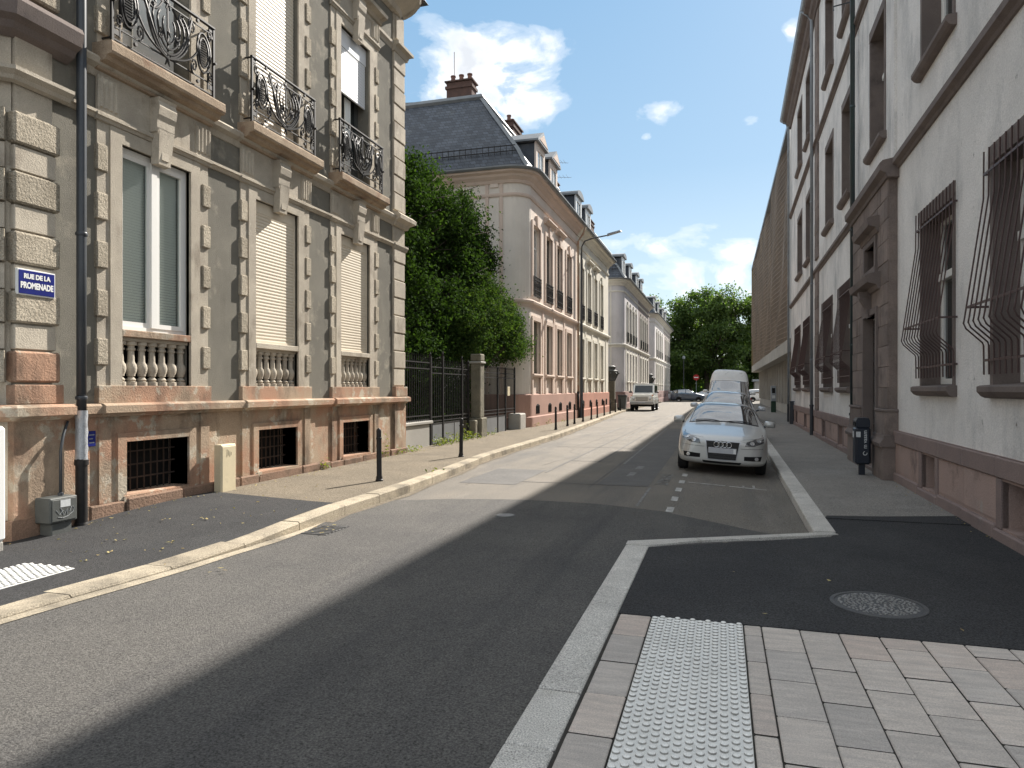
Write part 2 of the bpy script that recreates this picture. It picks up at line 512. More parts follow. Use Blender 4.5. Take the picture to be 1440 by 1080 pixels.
MT['zinc'] = M('zinc_flashing', (.23, .24, .245), (.17, .18, .185), 1.5, .5, .1, 20, .5, metal=.3, fine=.08)
MT['brick'] = M('old_chimney_brick', (.12, .07, .055), (.085, .055, .046), 4, .95, .4, 30, rand=.1, fine=.2)
MT['pot'] = M('clay_pot', (.24, .13, .10), (.16, .09, .075), 6, .9, fine=.1)
MT['bark'] = M('bark', (.10, .085, .065), (.06, .05, .04), 4, .95, .8, 20, stretch=(3, 3, .6))
MT['gatepillar'] = M('mossy_sandstone', (.22, .195, .145), (.15, .14, .105), 2.5, .95, .6, 30, fine=.16, stain=((.09, .09, .06), 2.2, .54, .72))
MT['greysheet'] = M('grey_metal_sheet', (.19, .195, .20), (.15, .155, .16), 2, .55, 0, spec=.5, fine=.08)
MT['dirt'] = M('garden_soil', (.06, .048, .034), (.04, .034, .024), 2, .95, .5, 20)
MT['paver'] = None
MT['tyre'] = M('tyre_rubber', (.02, .02, .021), None, rough=.8, fine=.1)
MT['plastic'] = M('black_plastic', (.015, .015, .016), None, rough=.45, spec=.5, fine=.05)
MT['alloy'] = M('alloy_rim', (.42, .43, .45), None, rough=.3, metal=.8, fine=.02)
MT['chrome'] = M('chrome', (.68, .69, .70), None, rough=.12, metal=1.0, fine=0)
MT['plate'] = M('plain_number_plate', (.50, .51, .53), (.42, .43, .46), 3, .45, fine=.02)
MT['lamp'] = M('headlamp_lens', (.030, .032, .034), (.09, .095, .10), 26, .12, 0, spec=.8, coat=1.0, fine=0)
MT['lampbright'] = M('headlamp_reflector', (.55, .56, .57), None, rough=.15, metal=.6, coat=1.0, fine=0)
MT['amber'] = M('amber_lens', (.55, .16, .02), None, rough=.2, fine=0)
MT['redlens'] = M('red_lens', (.35, .012, .012), None, rough=.2, fine=0)


def car_paint(name, col, metal=.35, rough=.34):
    return M(name, col, None, rough=rough, metal=metal, spec=.5, coat=.7, fine=.0)


MT['silver'] = car_paint('silver_car_paint', (.52, .52, .50))
MT['champagne'] = car_paint('champagne_car_paint', (.74, .72, .66))
MT['palesilver'] = car_paint('pale_silver_paint', (.55, .57, .60))
MT['vanwhite'] = M('dusty_white_paint', (.78, .78, .76), (.70, .70, .68), 2, .45, 0, fine=.03, coat=.2, stain=((.28, .27, .25), 3.0, .60, .78))
MT['darkblue'] = car_paint('dark_blue_paint', (.04, .06, .09))
MT['carwhite'] = car_paint('white_car_paint', (.70, .71, .72), metal=.1)


def glass_mat(name, tint, alpha, rough=0.02):
    """a real pane: clear part seen through, surface reflection by angle"""
    m = bpy.data.materials.new(name)
    m.use_nodes = True
    t = m.node_tree
    q = NT(t)
    bs = t.nodes['Principled BSDF']
    bs.inputs['Base Color'].default_value = (*tint, 1)
    bs.inputs['Roughness'].default_value = rough
    bs.inputs['Specular IOR Level'].default_value = 0.6
    if alpha < 1:
        tr = q.n('ShaderNodeBsdfTransparent')
        tr.inputs[0].default_value = (.93, .96, .95, 1)
        fr = q.n('ShaderNodeLayerWeight', i_Blend=.5)
        mx = q.n('ShaderNodeMixShader')
        f = q.m('ADD', q.m('MULTIPLY', q.m('POWER', fr.outputs[1], 3.0), .7), alpha, clamp=True)
        t.links.new(f, mx.inputs[0])
        t.links.new(tr.outputs[0], mx.inputs[1])
        t.links.new(bs.outputs[0], mx.inputs[2])
        t.links.new(mx.outputs[0], t.nodes['Material Output'].inputs[0])
    return m


MT['pane'] = glass_mat('window_glass', (.03, .036, .036), 1.0, .03)
MT['paneclear'] = glass_mat('clear_window_glass', (.34, .37, .35), .12)
MT['carglass'] = glass_mat('car_glass', (.022, .026, .028), 1.0, .015)
MT['carglass'].node_tree.nodes['Principled BSDF'].inputs['Specular IOR Level'].default_value = 1.0
MT['carglass'].node_tree.nodes['Principled BSDF'].inputs['IOR'].default_value = 2.3


def paint(col, name):
    """facade paint"""
    c2 = tuple(x * .88 for x in col)
    return M(name, col, c2, .8, .9, .15, 40, .15, fine=.05, stain=(tuple(x * .62 for x in col), 1.3, .60, .85, (1, 1, .35)))


def paver_mat():
    """concrete paver: pale with streaks, some pinkish, some grey"""
    m = M('streaky_paver', (.60, .545, .49), (.51, .465, .425), 6, .9, .5, 110, .2, fine=.16, fsc=150, stretch=(1, 4.5, 1))
    t = m.node_tree
    q = NT(t)
    bs = t.nodes['Principled BSDF']
    src = bs.inputs['Base Color'].links[0].from_socket
    oi = q.n('ShaderNodeObjectInfo')
    tint = q.ramp(oi.outputs['Random'], [(0.0, (.82, .82, .82)), (.25, (.95, .93, .91)), (.5, (1.06, 1.03, 1.0)), (.72, (.89, .89, .89)), (.88, (1.02, .93, .88)), (1.0, (1.12, 1.10, 1.07))])
    geo = q.n('ShaderNodeNewGeometry')
    mp = q.n('ShaderNodeMapping')
    mp.inputs['Scale'].default_value = (.9, 5, 1)
    off = q.n('ShaderNodeCombineXYZ', i_0=q.m('MULTIPLY', oi.outputs['Random'], 31.0))
    t.links.new(geo.outputs['Position'], mp.inputs[0])
    t.links.new(off.outputs[0], mp.inputs['Location'])
    nz = q.n('ShaderNodeTexNoise', i_Vector=mp.outputs[0], i_Scale=3.2, i_Detail=5.0, i_Roughness=.6)
    c = q.mix(1.0, src, tint, 'MULTIPLY')
    c = q.mix(q.ramp(nz.outputs[0], [(.46, 0.0), (.70, .42)]), c, (.34, .31, .285))
    c = q.mix(q.ramp(nz.outputs[0], [(.28, .5), (.42, 0.0)]), c, (.66, .615, .56))
    t.links.new(c, bs.inputs['Base Color'])
    return m


MT['paver'] = paver_mat()


MT['joint'] = M('dark_joint_dirt', (.035, .032, .027), (.055, .05, .042), 8, .95, fine=.1)
MT['domeside'] = M('shaded_dome_edge', (.36, .35, .32), (.24, .23, .21), 9, .9, fine=.15)  # shading of the dome sides put into the colour


def slate_mat():
    m = M('slate_courses', (.078, .088, .105), (.05, .058, .072), 2.0, .55, 0, spec=.45, fine=.12, fsc=30, stain=((.125, .13, .13), 1.4, .58, .78))
    t = m.node_tree
    q = NT(t)
    bs = t.nodes['Principled BSDF']
    src = bs.inputs['Base Color'].links[0].from_socket
    geo = q.n('ShaderNodeNewGeometry')
    sp = q.n('ShaderNodeSeparateXYZ', i_0=geo.outputs['Position'])
    cb = q.n('ShaderNodeCombineXYZ', i_0=q.m('ADD', sp.outputs[0], sp.outputs[1]), i_1=sp.outputs[2])
    br = q.n('ShaderNodeTexBrick', i_Vector=cb.outputs[0], i_Scale=1.0)
    br.inputs['Brick Width'].default_value = .24
    br.inputs['Row Height'].default_value = .15
    br.inputs['Mortar Size'].default_value = .012
    br.inputs['Color1'].default_value = (.72, .72, .72, 1)
    br.inputs['Color2'].default_value = (1.35, 1.35, 1.35, 1)
    br.inputs['Mortar'].default_value = (.45, .45, .45, 1)
    t.links.new(q.mix(1.0, src, br.outputs['Color'], 'MULTIPLY'), bs.inputs['Base Color'])
    bp = q.n('ShaderNodeBump', i_Strength=.6, i_Distance=.02, i_Height=br.outputs['Color'])
    t.links.new(bp.outputs[0], bs.inputs['Normal'])
    return m


MT['slates'] = slate_mat()


def leaf_mat(name, c1, c2, c3, trans=.25, rough=.42, spec=.5):
    m = bpy.data.materials.new(name)
    m.use_nodes = True
    t = m.node_tree
    q = NT(t)
    bs = t.nodes['Principled BSDF']
    geo = q.n('ShaderNodeNewGeometry')
    c = q.ramp(geo.outputs['Random Per Island'], [(0.0, c1), (.5, c2), (1.0, c3)])
    t.links.new(c, bs.inputs['Base Color'])
    bs.inputs['Roughness'].default_value = rough
    bs.inputs['Specular IOR Level'].default_value = spec
    tl = q.n('ShaderNodeBsdfTranslucent')
    tc = q.mix(1.0, c, (1.5, 1.7, .55), 'MULTIPLY')
    t.links.new(tc, tl.inputs[0])
    mx = q.n('ShaderNodeMixShader', i_0=trans)
    t.links.new(bs.outputs[0], mx.inputs[1])
    t.links.new(tl.outputs[0], mx.inputs[2])
    t.links.new(mx.outputs[0], t.nodes['Material Output'].inputs[0])
    return m


MT['laurel'] = leaf_mat('dark_laurel_leaves', (.018, .036, .012), (.034, .064, .018), (.060, .105, .028), .24, .85, .02)
MT['holly'] = leaf_mat('mid_green_leaves', (.034, .066, .022), (.052, .092, .03), (.09, .13, .035), .26, .85, .02)
MT['plane'] = leaf_mat('plane_tree_leaves', (.05, .085, .025), (.07, .115, .032), (.105, .15, .04), .42, .6, .3)
MT['weed'] = leaf_mat('weed_leaves', (.10, .14, .03), (.16, .19, .04), (.26, .24, .05), .3, .6, .3)
MT['dryleaf'] = leaf_mat('dry_leaves', (.30, .22, .10), (.40, .34, .16), (.22, .15, .07), .15, .8, .2)
# ================================================================== GROUND
def sm(t):
    t = max(0.0, min(1.0, t))
    return t * t * (3 - 2 * t)


def rz(x, y):                                   # the parking lane falls towards the right kerb
    return -.062 * max(0.0, min(1.9, x + .75)) * sm((y - 7.5) / 1.7)


def kl(y):                                      # road edge of the left kerb
    pts = [(-14, -5.0), (3.6, -4.80), (5.2, -4.62), (6.4, -4.55), (9.4, -4.58), (11.5, -4.70), (13.6, -4.90), (15.2, -5.02), (18, -5.06), (22.7, -5.12), (25, -5.24), (30, -5.5), (38, -5.95), (47, -6.42), (55, -6.6), (130, -6.6)]
    for (a, xa), (b, xb) in zip(pts, pts[1:]):
        if y <= b:
            return xa + (xb - xa) * (y - a) / (b - a)
    return -6.6


def zl(y):                                      # height of the left pavement
    return .028 + .10 * sm((y - 5.2) / 2.6)


def kr(y):                                      # road edge of the right kerb
    return .975 + .0125 * (y - 8)


def grid(name, xs_of_y, ys, zf, mat, kind='structure', parent=None, lift=0.0):
    vs, fs, n = [], [], None
    for y in ys:
        xs = xs_of_y(y)
        n = len(xs)
        for x in xs:
            vs.append((x, y, zf(x, y) + lift))
    for i in range(len(ys) - 1):
        for j in range(n - 1):
            fs.append((i * n + j, i * n + j + 1, (i + 1) * n + j + 1, (i + 1) * n + j))
    b = B()
    b.v, b.f = vs, fs
    o = b.put(name, mat, parent, smooth=True)
    if kind: o['kind'] = kind
    return o


fr = lambda a, b, n: [a + (b - a) * i / n for i in range(n + 1)]
g = B().box(-2500, 2500, -2500, 2500, -1.0, -.45).put('ground', MT['asphaltold'])
g['kind'] = 'structure'
XS = fr(-9, -.75, 12) + fr(-.75, 1.6, 10)[1:] + [3.2]
YS = fr(-14, 7, 8) + fr(7, 11, 16)[1:] + fr(11, 86, 34)[1:]
road = grid('road', lambda y: XS, YS, rz, MT['asphaltold'])


def yb(x):                                      # far edge of the new road surface
    pts = [(-9, 8.9), (-4.6, 9.05), (-3.8, 9.5), (-2.83, 9.72), (-1.8, 9.7), (-.92, 9.42), (.0, 8.9), (.64, 8.34), (1.1, 8.2), (4, 8.1)]
    for (a, ya), (b, y2) in zip(pts, pts[1:]):
        if x <= b:
            return ya + (y2 - ya) * (x - a) / (b - a)
    return 8.1


xs2 = fr(-8.8, -.75, 16) + fr(-.75, 1.05, 9)[1:]
vs, fs = [], []
T = [0, .3, .55, .68, .76, .82, .87, .92, .96, 1.0]
for t in T:
    for x in xs2:
        y = -13 + (yb(x) + 13) * t
        vs.append((x, y, rz(x, y) + .004))
n = len(xs2)
for i in range(len(T) - 1):
    for j in range(n - 1):
        fs.append((i * n + j, i * n + j + 1, (i + 1) * n + j + 1, (i + 1) * n + j))
b = B()
b.v, b.f = vs, fs
o = b.put('road_surface', MT['asphaltnew'], None, smooth=True)
o['kind'] = 'structure'


def decal(name, pts, mat, lift=.004, kind='structure'):
    """thin sheet on the road: list of (x,y) corners of a strip (quads)"""
    b = B()
    for q4 in pts:
        (x0, y0), (x1, y1), (x2, y2), (x3, y3) = q4
        k = 6
        for i in range(k):
            t0, t1 = i / k, (i + 1) / k
            a = (x0 + (x3 - x0) * t0, y0 + (y3 - y0) * t0)
            bq = (x1 + (x2 - x1) * t0, y1 + (y2 - y1) * t0)
            c = (x1 + (x2 - x1) * t1, y1 + (y2 - y1) * t1)
            d = (x0 + (x3 - x0) * t1, y0 + (y3 - y0) * t1)
            b.add([(x, y, rz(x, y) + lift) for x, y in (a, bq, c, d)], [(0, 1, 2, 3)])
    o = b.put(name, mat, None)
    o['kind'] = kind
    return o


def rect(x0, x1, y0, y1):
    return ((x0, y0), (x1, y0), (x1, y1), (x0, y1))


decal('road_patch', [rect(-2.0, -1.15, 11.6, 28.5), rect(-4.3, -3.3, 11.2, 13.4)], MT['asphaltpatch'])
decal('road_seam', [rect(-3.25, -3.21, 13, 40), rect(-2.08, -2.05, 11.2, 30), rect(-4.2, -1.2, 11.62, 11.66), rect(-3.2, -2.3, 15.3, 15.36),
                    rect(-4.4, -2.1, 19.0, 19.05), rect(-2.6, -2.56, 15.3, 24)], MT['asphaltpatch'], .005)
decal('road_line', [((-2.02, 15.0), (-1.97, 15.0), (-2.10, 29), (-2.15, 29)), rect(-1.13, -1.09, 9.6, 11.5), rect(-1.68, -1.55, 12.9, 13.5), rect(-1.66, -1.52, 14.1, 14.6), rect(-4.0, -3.96, 24, 44), rect(-3.0, -2.97, 22, 50)], MT['faint'], .0055)
for i, y in enumerate((9.31, 10.27, 11.24, 12.22, 13.2)):
    decal('parking_dash', [rect(-.705, -.612, y, y + .40)], MT['worn'], .0055)
for y in fr(18.7, 40, 16):
    decal('parking_dash', [rect(-.705, -.612, y, y + .40)], MT['worn'], .0055)
decal('parking_bay_line', [((-.56, 12.42), (-.56, 12.49), (.06, 12.47), (.06, 12.40)), ((.12, 12.40), (.12, 12.47), (.72, 12.44), (.72, 12.37)), rect(.50, .54, 12.5, 12.8), rect(.33, .37, 12.56, 12.66)], MT['worn'], .0055)
o = text('road_lettering', 'PAYANT', .30, MT['faint'], None, (-.98, 12.6, .0045), (0, 0, R(-90)), .004, sx=1.35)
o['kind'] = 'structure'

# cracks in the old surface
rnd = random.Random(23)
b = B()
for x0, y0, ang, n_ in ((-4.1, 11.0, 80, 22), (-3.6, 14.2, 95, 30), (-3.9, 19.5, 88, 34), (-3.1, 24, 92, 40)):
    x, yv, a_ = x0, y0, R(ang)
    pts = [(x, yv)]
    for i in range(n_):
        a_ += rnd.uniform(-.45, .45) * (1 if i % 3 else .4)
        a_ = a_ * .85 + R(ang) * .15
        x, yv = x + .16 * math.cos(a_), yv + .16 * math.sin(a_)
        pts.append((x, yv))
    for (p, q), (r_, t_) in zip(pts, pts[1:]):
        wv = rnd.uniform(.003, .007)
        nx, ny = -(t_ - q), (r_ - p)
        L = math.hypot(nx, ny)
        nx, ny = nx / L * wv, ny / L * wv
        b.add([(p - nx, q - ny, rz(p, q) + .0062), (p + nx, q + ny, rz(p, q) + .0062), (r_ + nx, t_ + ny, rz(r_, t_) + .0062), (r_ - nx, t_ - ny, rz(r_, t_) + .0062)], [(0, 3, 2, 1)])
o = b.put('road_crack', MT['asphaltpatch'], None)
o['kind'] = 'structure'

# left pavement, kerbs
ysl = fr(-6, 4, 4) + fr(4, 10, 24)[1:] + fr(10, 86, 30)[1:]
grid('left_pavement', lambda y: [kl(y) - .20, (kl(y) - 8) / 2, -9.0], ysl, lambda x, y: zl(y), MT['gravelwalk'])
ys2 = fr(-6, 4, 4) + fr(4, 7.3, 10)[1:]
grid('pavement_patch', lambda y: fr(kl(y) - .23, -8.6, 6), ys2 + [8.0], lambda x, y: zl(y), MT['asphaltblack'], lift=.005).location.y = 0
o = B().add([(kl(8.0) - .23, 8.0, zl(8) + .005), (-8.6, 8.0, zl(8) + .005), (-8.6, 8.7, zl(8.7) + .006), (-6.94, 8.36, zl(8.36) + .006), (-5.1, 8.02, zl(8.02) + .006)], [(4, 3, 2, 1, 0)]).put('pavement_patch', MT['asphaltblack'])
o['kind'] = 'structure'

kerb = E('kerb', kind='structure')
y = 1.2
k = 0
while y < 70:
    L = (1.02 if y > 6.4 else .98) + random.uniform(-.08, .08)
    y1 = y + L
    b = B()
    wd = .285 if y < 6.3 else .22
    rnd = random.uniform(-.004, .004)
    t0, t1 = zl(y) + .006 + rnd, zl(y1) + .006 + rnd
    a0, a1 = kl(y), kl(y1)
    g_ = .006
    c = .018
    prof = lambda a, t: [(a, -.25), (a, t - c), (a - c, t), (a - wd, t), (a - wd, -.25)]
    p0, p1 = prof(a0, t0), prof(a1, t1)
    b.add([(x, y + g_, z) for x, z in p0] + [(x, y1 - g_, z) for x, z in p1], [(i, (i + 1) % 5, 5 + (i + 1) % 5, 5 + i) for i in range(5)] + [(4, 3, 2, 1, 0), (5, 6, 7, 8, 9)])
    b.put('kerbstone', MT['kerbold'], kerb, recalc=True)
    y = y1
b = B()
for yy in fr(-6, 6.3, 20):
    pass
vs = []
ys3 = fr(-6, 7.4, 24)
for yy in ys3:
    e = .015 * math.sin(yy * 3.1) + .01 * math.sin(yy * 7.7)
    vs += [(kl(yy) + .004, yy, .009), (kl(yy) + (.13 if yy < 6.4 else .13 * (7.5 - yy)) + e, yy, .009)]
b.add(vs, [(2 * i, 2 * i + 1, 2 * i + 3, 2 * i + 2) for i in range(len(ys3) - 1)])
o = b.put('gutter_strip', MT['kerbold'], None)
o['kind'] = 'structure'
vs = []
ys3 = fr(7.4, 40, 60)
for yy in ys3:
    e = .03 * math.sin(yy * 2.1) + .02 * math.sin(yy * 5.3)
    vs += [(kl(yy) + .004, yy, .007), (kl(yy) + .09 + e, yy, .007)]
o = B().add(vs, [(2 * i, 2 * i + 1, 2 * i + 3, 2 * i + 2) for i in range(len(ys3) - 1)]).put('gutter_dirt', MT['gravelwalk'], None)
o['kind'] = 'structure'

# right pavement
ZR = .016
FX = lambda y: 2.75 + .0125 * y                 # right facade line
poly = [(-.70, -.5), (3.4, -.5), (3.4, 4.93), (-.70, 4.93)]
B().prism_z(poly, -.3, .006).put('paving_bed', MT['joint'])['kind'] = 'structure'
poly = [(-.70, 4.97), (3.3, 4.97), (3.3, 9.5), (1.2, 9.5), (1.2, 8.40), (1.12, 8.17), (-.68, 7.13), (-.70, 7.1)]
B().prism_z(poly, -.3, ZR).put('right_pavement', MT['asphaltblack'], recalc=True)['kind'] = 'structure'
poly = [(kr(9.4) + .22, 9.4), (3.4, 9.4), (4.6, 84), (kr(84) + .22, 84)]
B().prism_z(poly, -.3, ZR + .006).put('right_pavement', MT['greywalk'], recalc=True)['kind'] = 'structure'
poly = [(1.21, 9.3), (1.25, 9.47), (1.9, 9.60), (2.80, 9.90), (3.3, 9.95), (3.3, 9.3)]
B().prism_z(poly, -.2, ZR + .0105).put('pavement_patch', MT['asphaltblack'], recalc=True)['kind'] = 'structure'

rk = E('kerb', kind='structure')
ylist = [.6, 1.45, 2.3, 3.0, 3.6, 4.43, 5.59, 6.52, 7.16]
for a, c in zip(ylist, ylist[1:]):
    B().cbox(-.935, -.705, a + .006, c - .006, -.25, .018 + random.uniform(-.002, .003), .008).put('kerbstone', MT['kerb'], rk)
P0, P1 = Vector((-.935, 7.17)), Vector((1.215, 8.30))
d = (P1 - P0).normalized()
nrm = Vector((-d.y, d.x))
cuts = [0, .34, .72, 1.0]
for a, c in zip(cuts, cuts[1:]):
    q0, q1 = P0.lerp(P1, a) + d * .004, P0.lerp(P1, c) - d * .004
    wv = .13
    s0 = nrm * wv
    pl = [(q0.x, q0.y), (q1.x, q1.y), ((q1 + s0).x, (q1 + s0).y), ((q0 + s0).x, (q0 + s0).y)]
    if a == 0: pl = [(-.935, 7.165), (-.705, 7.165), (q1.x, q1.y), ((q1 + s0).x, (q1 + s0).y), (-.935, 7.32)]
    B().prism_z(pl, -.25, .024).put('kerbstone', MT['kerb'], rk, recalc=True)
y = 8.42
while y < 66:
    L = 1.0 + random.uniform(-.06, .06)
    a0, a1 = kr(y), kr(y + L)
    t = ZR + .012 + random.uniform(-.003, .003)
    c = .015
    pr = lambda a: [(a, -.35), (a + .222, -.35), (a + .222, t), (a + c, t), (a, t - c)]
    p0, p1 = pr(a0), pr(a1)
    B().add([(x, y + .005, z) for x, z in p0] + [(x, y + L - .005, z) for x, z in p1], [(i, (i + 1) % 5, 5 + (i + 1) % 5, 5 + i) for i in range(5)] + [(4, 3, 2, 1, 0), (5, 6, 7, 8, 9)]).put('kerbstone', MT['kerb'], rk, recalc=True)
    y += L
# lighter gutter setts beside the right kerb
vs = []
ys3 = fr(8.6, 40, 50)
for yy in ys3:
    x1 = kr(yy) - .006
    vs += [(x1 - .13 - .02 * math.sin(yy * 3.3), yy, rz(x1 - .13, yy) + .006), (x1, yy, rz(x1, yy) + .006)]
o = B().add(vs, [(2 * i, 2 * i + 1, 2 * i + 3, 2 * i + 2) for i in range(len(ys3) - 1)]).put('gutter_strip', MT['asphaltold'], None)
o['kind'] = 'structure'

# paving slabs: one object each
pav = E('paved_crossing', kind='structure')
GAP = .004
cache = {}


def paver(x0, x1, y0, y1, name='paving_slab'):
    w_, l_ = round(x1 - x0, 3), round(y1 - y0, 3)
    key = (w_, l_)
    if key not in cache:
        me = B().cbox(-w_ / 2 + .003, w_ / 2 - .003, -l_ / 2 + .008, l_ / 2 - .008, -.075, 0, .006).mesh(name)
        me.materials.append(MT['paver'])
        me.materials.append(MT['joint'])
        for p in me.polygons:
            if abs(p.normal.z) < .3: p.material_index = 1
        cache[key] = me
    o = link(name, cache[key], None, pav, ((x0 + x1) / 2, (y0 + y1) / 2, ZR + .001 + random.uniform(-.0025, .0025)), (random.uniform(-.003, .003), random.uniform(-.003, .003), random.uniform(-.003, .003)))
    return o


def column(x0, x1, joints):
    js = sorted([j for j in joints if j < 4.93])
    for a, c in zip(js, js[1:]):
        paver(x0, x1, a, c)


JA = [4.955] + [4.53 - .452 * i for i in range(11)]
JB = [4.955] + [4.76 - .452 * i for i in range(12)]


def cols(x0, x1, J):
    js = sorted(J)
    for a, c in zip(js, js[1:]):
        paver(x0, x1, a, c)


cols(-.685, -.470, JA)
cols(.140, .250, JB)
x = .252
i = 0
while x < 3.0:
    cols(x, x + .2365, JA if i % 2 == 0 else JB)
    x += .2365
    i += 1
# tactile slabs with their domes
TX0, TX1 = -.466, .136


def tactile(x0, x1, y0, y1, z, parent, nx, ny, rot=0.0):
    s = B().cbox(x0 + .003, x1 - .003, y0 + .003, y1 - .003, z - .06, z, .004).put('tactile_slab', MT['tactile'], parent)
    d = B()
    px, py = (x1 - x0) / nx, (y1 - y0 - .012) / ny
    for i in range(nx):
        for j in range(ny):
            ox = px * (.5 + i) + (0 if j % 2 == 0 else px * .0)
            cx, cy = x0 + ox, y0 + .006 + py * (.5 + j) + (py * .5 if i % 2 else 0) - py * .25
            d.lathe([(.0190, -.001), (.0178, .008), (.0135, .0115), (.005, .0125)], (cx, cy, z), 10)
    dm = d.put('dome', MT['tactile'], s, smooth='auto')
    dm.data.materials.append(MT['domeside'])
    for p in dm.data.polygons:
        if abs(p.normal.z) < .35: p.material_index = 1
    dm['kind'] = 'stuff'
    return s


for a, c in zip([.6, 1.2, 1.8, 2.4, 2.97, 3.56, 4.21], [1.2, 1.8, 2.4, 2.97, 3.56, 4.21, 4.955]):
    tactile(TX0, TX1, a, c, ZR + .003, pav, 12, max(8, int((c - a) / .055)))
lt = E('tactile_paving', kind='structure')
for a, c in ((2.6, 3.2), (3.2, 3.98), (3.98, 4.76)):
    tactile(-5.96, -5.40, a, c, zl(a) + .012, lt, 11, 14)

# far end: cross street and the square beyond
B().box(-90, 90, 86, 101, -.30, -.02).put('cross_street', MT['asphaltold'])['kind'] = 'structure'
B().box(-90, 90, 101, 260, -.30, .08).put('park_ground', M('park_lawn', (.06, .075, .03), (.085, .085, .045), .6, .95, .4, 30))['kind'] = 'structure'
B().box(-60, -7.05, 14.9, 52.9, -.3, .10).put('garden_ground', MT['dirt'])['kind'] = 'structure'


# round iron cover in the black pavement
def cover(cx, cy, z, r, label):
    t = E('manhole_cover', (cx, cy, z), label, 'manhole cover')
    B().lathe([(r, -.03), (r, .004), (r - .012, .006), (r - .03, .006), (r - .032, .0)], n=40).put('rim', MT['coveriron'], t)
    B().lathe([(r - .036, -.03), (r - .036, .002)], n=40).put('lid', MT['coveriron'], t)
    rnd = random.Random(3)
    d = B()
    ring = 0
    rr = .045
    while rr < r - .05:
        nn = int(2 * math.pi * rr / .034)
        for i in range(nn):
            a = 2 * math.pi * (i + rnd.uniform(-.3, .3)) / nn
            q = rr + rnd.uniform(-.008, .008)
            px, py, s1 = q * math.cos(a), q * math.sin(a), rnd.uniform(.006, .013)
            an = rnd.uniform(0, 6.28)
            pts = [(px + s1 * (1.35 if k % 2 else .8) * math.cos(an + k * 1.57), py + s1 * (1.35 if k % 2 else .8) * math.sin(an + k * 1.57)) for k in range(4)]
            d.prism_z(pts, .0015, .0075)
        rr += .030
    o = d.put('raised_pattern', MT['covertop'], t)
    o['kind'] = 'stuff'
    return t


MT['coveriron'] = M('cast_iron_cover', (.055, .055, .057), (.075, .072, .068), 9, .55, .4, 90, .5, fine=.12)
MT['covertop'] = M('worn_cast_iron', (.30, .29, .275), (.19, .185, .175), 12, .5, .2, 90, .5, fine=.12)
cover(1.10, 5.70, ZR + .001, .325, 'round cast iron manhole cover in the fresh black pavement')
t = E('valve_cover', (-2.62, 8.45, .004), 'small pale round cover set in the dark road', 'road cover')
B().lathe([(.11, -.02), (.11, .006), (.10, .008)], n=20).put('lid', MT['covertop'], t)
B().lathe([(.13, -.02), (.13, .003)], n=20).put('rim', MT['coveriron'], t)

t = E('drain_inlet', (-4.30, 6.98, .004), 'dark iron drain inlet in the gutter before the raised kerb', 'drain')
B().box(-.17, .17, -.26, .26, -.02, .001).put('pit', MT['black'], t)
for k in range(7):
    B().cbox(-.16, .16, -.235 + .07 * k, -.195 + .07 * k, -.01, .006, .002).put('bar', MT['coveriron'], t)
# litter: dry leaves and specks on pavements
rnd = random.Random(11)
d = B()
for i in range(330):
    if i < 60:
        yv = rnd.uniform(4.6, 9.5); xv = rnd.uniform(-6.95, kl(yv) - .1); z = zl(yv) + .012
        s = rnd.uniform(.008, .022)
    elif i < 240:
        yv = rnd.uniform(6.0, 24); xv = -6.93 + abs(rnd.gauss(0, .12)); z = zl(yv) + .012
        s = rnd.uniform(.010, .028)
    else:
        yv = rnd.uniform(8.5, 26); xv = FX(yv) - .08 - abs(rnd.gauss(0, .08)); z = ZR + .014
        s = rnd.uniform(.008, .02)
    a = rnd.uniform(0, 6.28)
    tl_ = [rnd.uniform(-.006, .010) for _ in range(4)]
    d.add([(xv + s * f * math.cos(a + k * 1.57), yv + s * f * math.sin(a + k * 1.57), z + tl_[k]) for k, f in enumerate((1, .5, 1, .5))], [(0, 1, 2, 3)])
for xv, yv in ((-5.62, 5.25), (-5.95, 5.65), (-5.35, 5.75), (-5.2, 5.5), (-6.1, 6.6), (-5.75, 6.75), (-4.15, 5.05), (-4.2, 6.75), (-4.3, 7.0), (-4.32, 7.15), (-4.25, 6.9), (.25, 5.15), (.1, 6.3), (.9, 6.2), (1.5, 5.3)):
    for k2 in range(1 if xv > -4.1 else 3):
        a = rnd.uniform(0, 6.28); s = rnd.uniform(.016, .034); ox, oy = rnd.gauss(0, .05), rnd.gauss(0, .05)
        d.add([(xv + ox + s * f * math.cos(a + k * 1.57), yv + oy + s * f * math.sin(a + k * 1.57), (zl(yv) if xv < -4.6 else .012) + .014 + rnd.uniform(0, .012)) for k, f in enumerate((1, .5, 1, .5))], [(0, 1, 2, 3)])
o = d.put('leaf_litter', MT['dryleaf'])
tag(o, 'dry leaves and specks scattered along the wall foot and pavement', 'litter', kind='stuff')
# ================================================================== LEFT CORNER HOUSE
XL = -7.05
H = E('townhouse', (XL, 0, 0), 'grey stucco corner house with tan stone trim, three bays of shutters and iron balconies', 'house')
CS = (7.43, 10.0, 12.58)
HW = .58
Y0H, Y1H = 5.46, 14.82
WZ0, WZ1 = 2.33, 4.60          # lower window
UZ0, UZ1 = 5.66, 8.66          # upper window

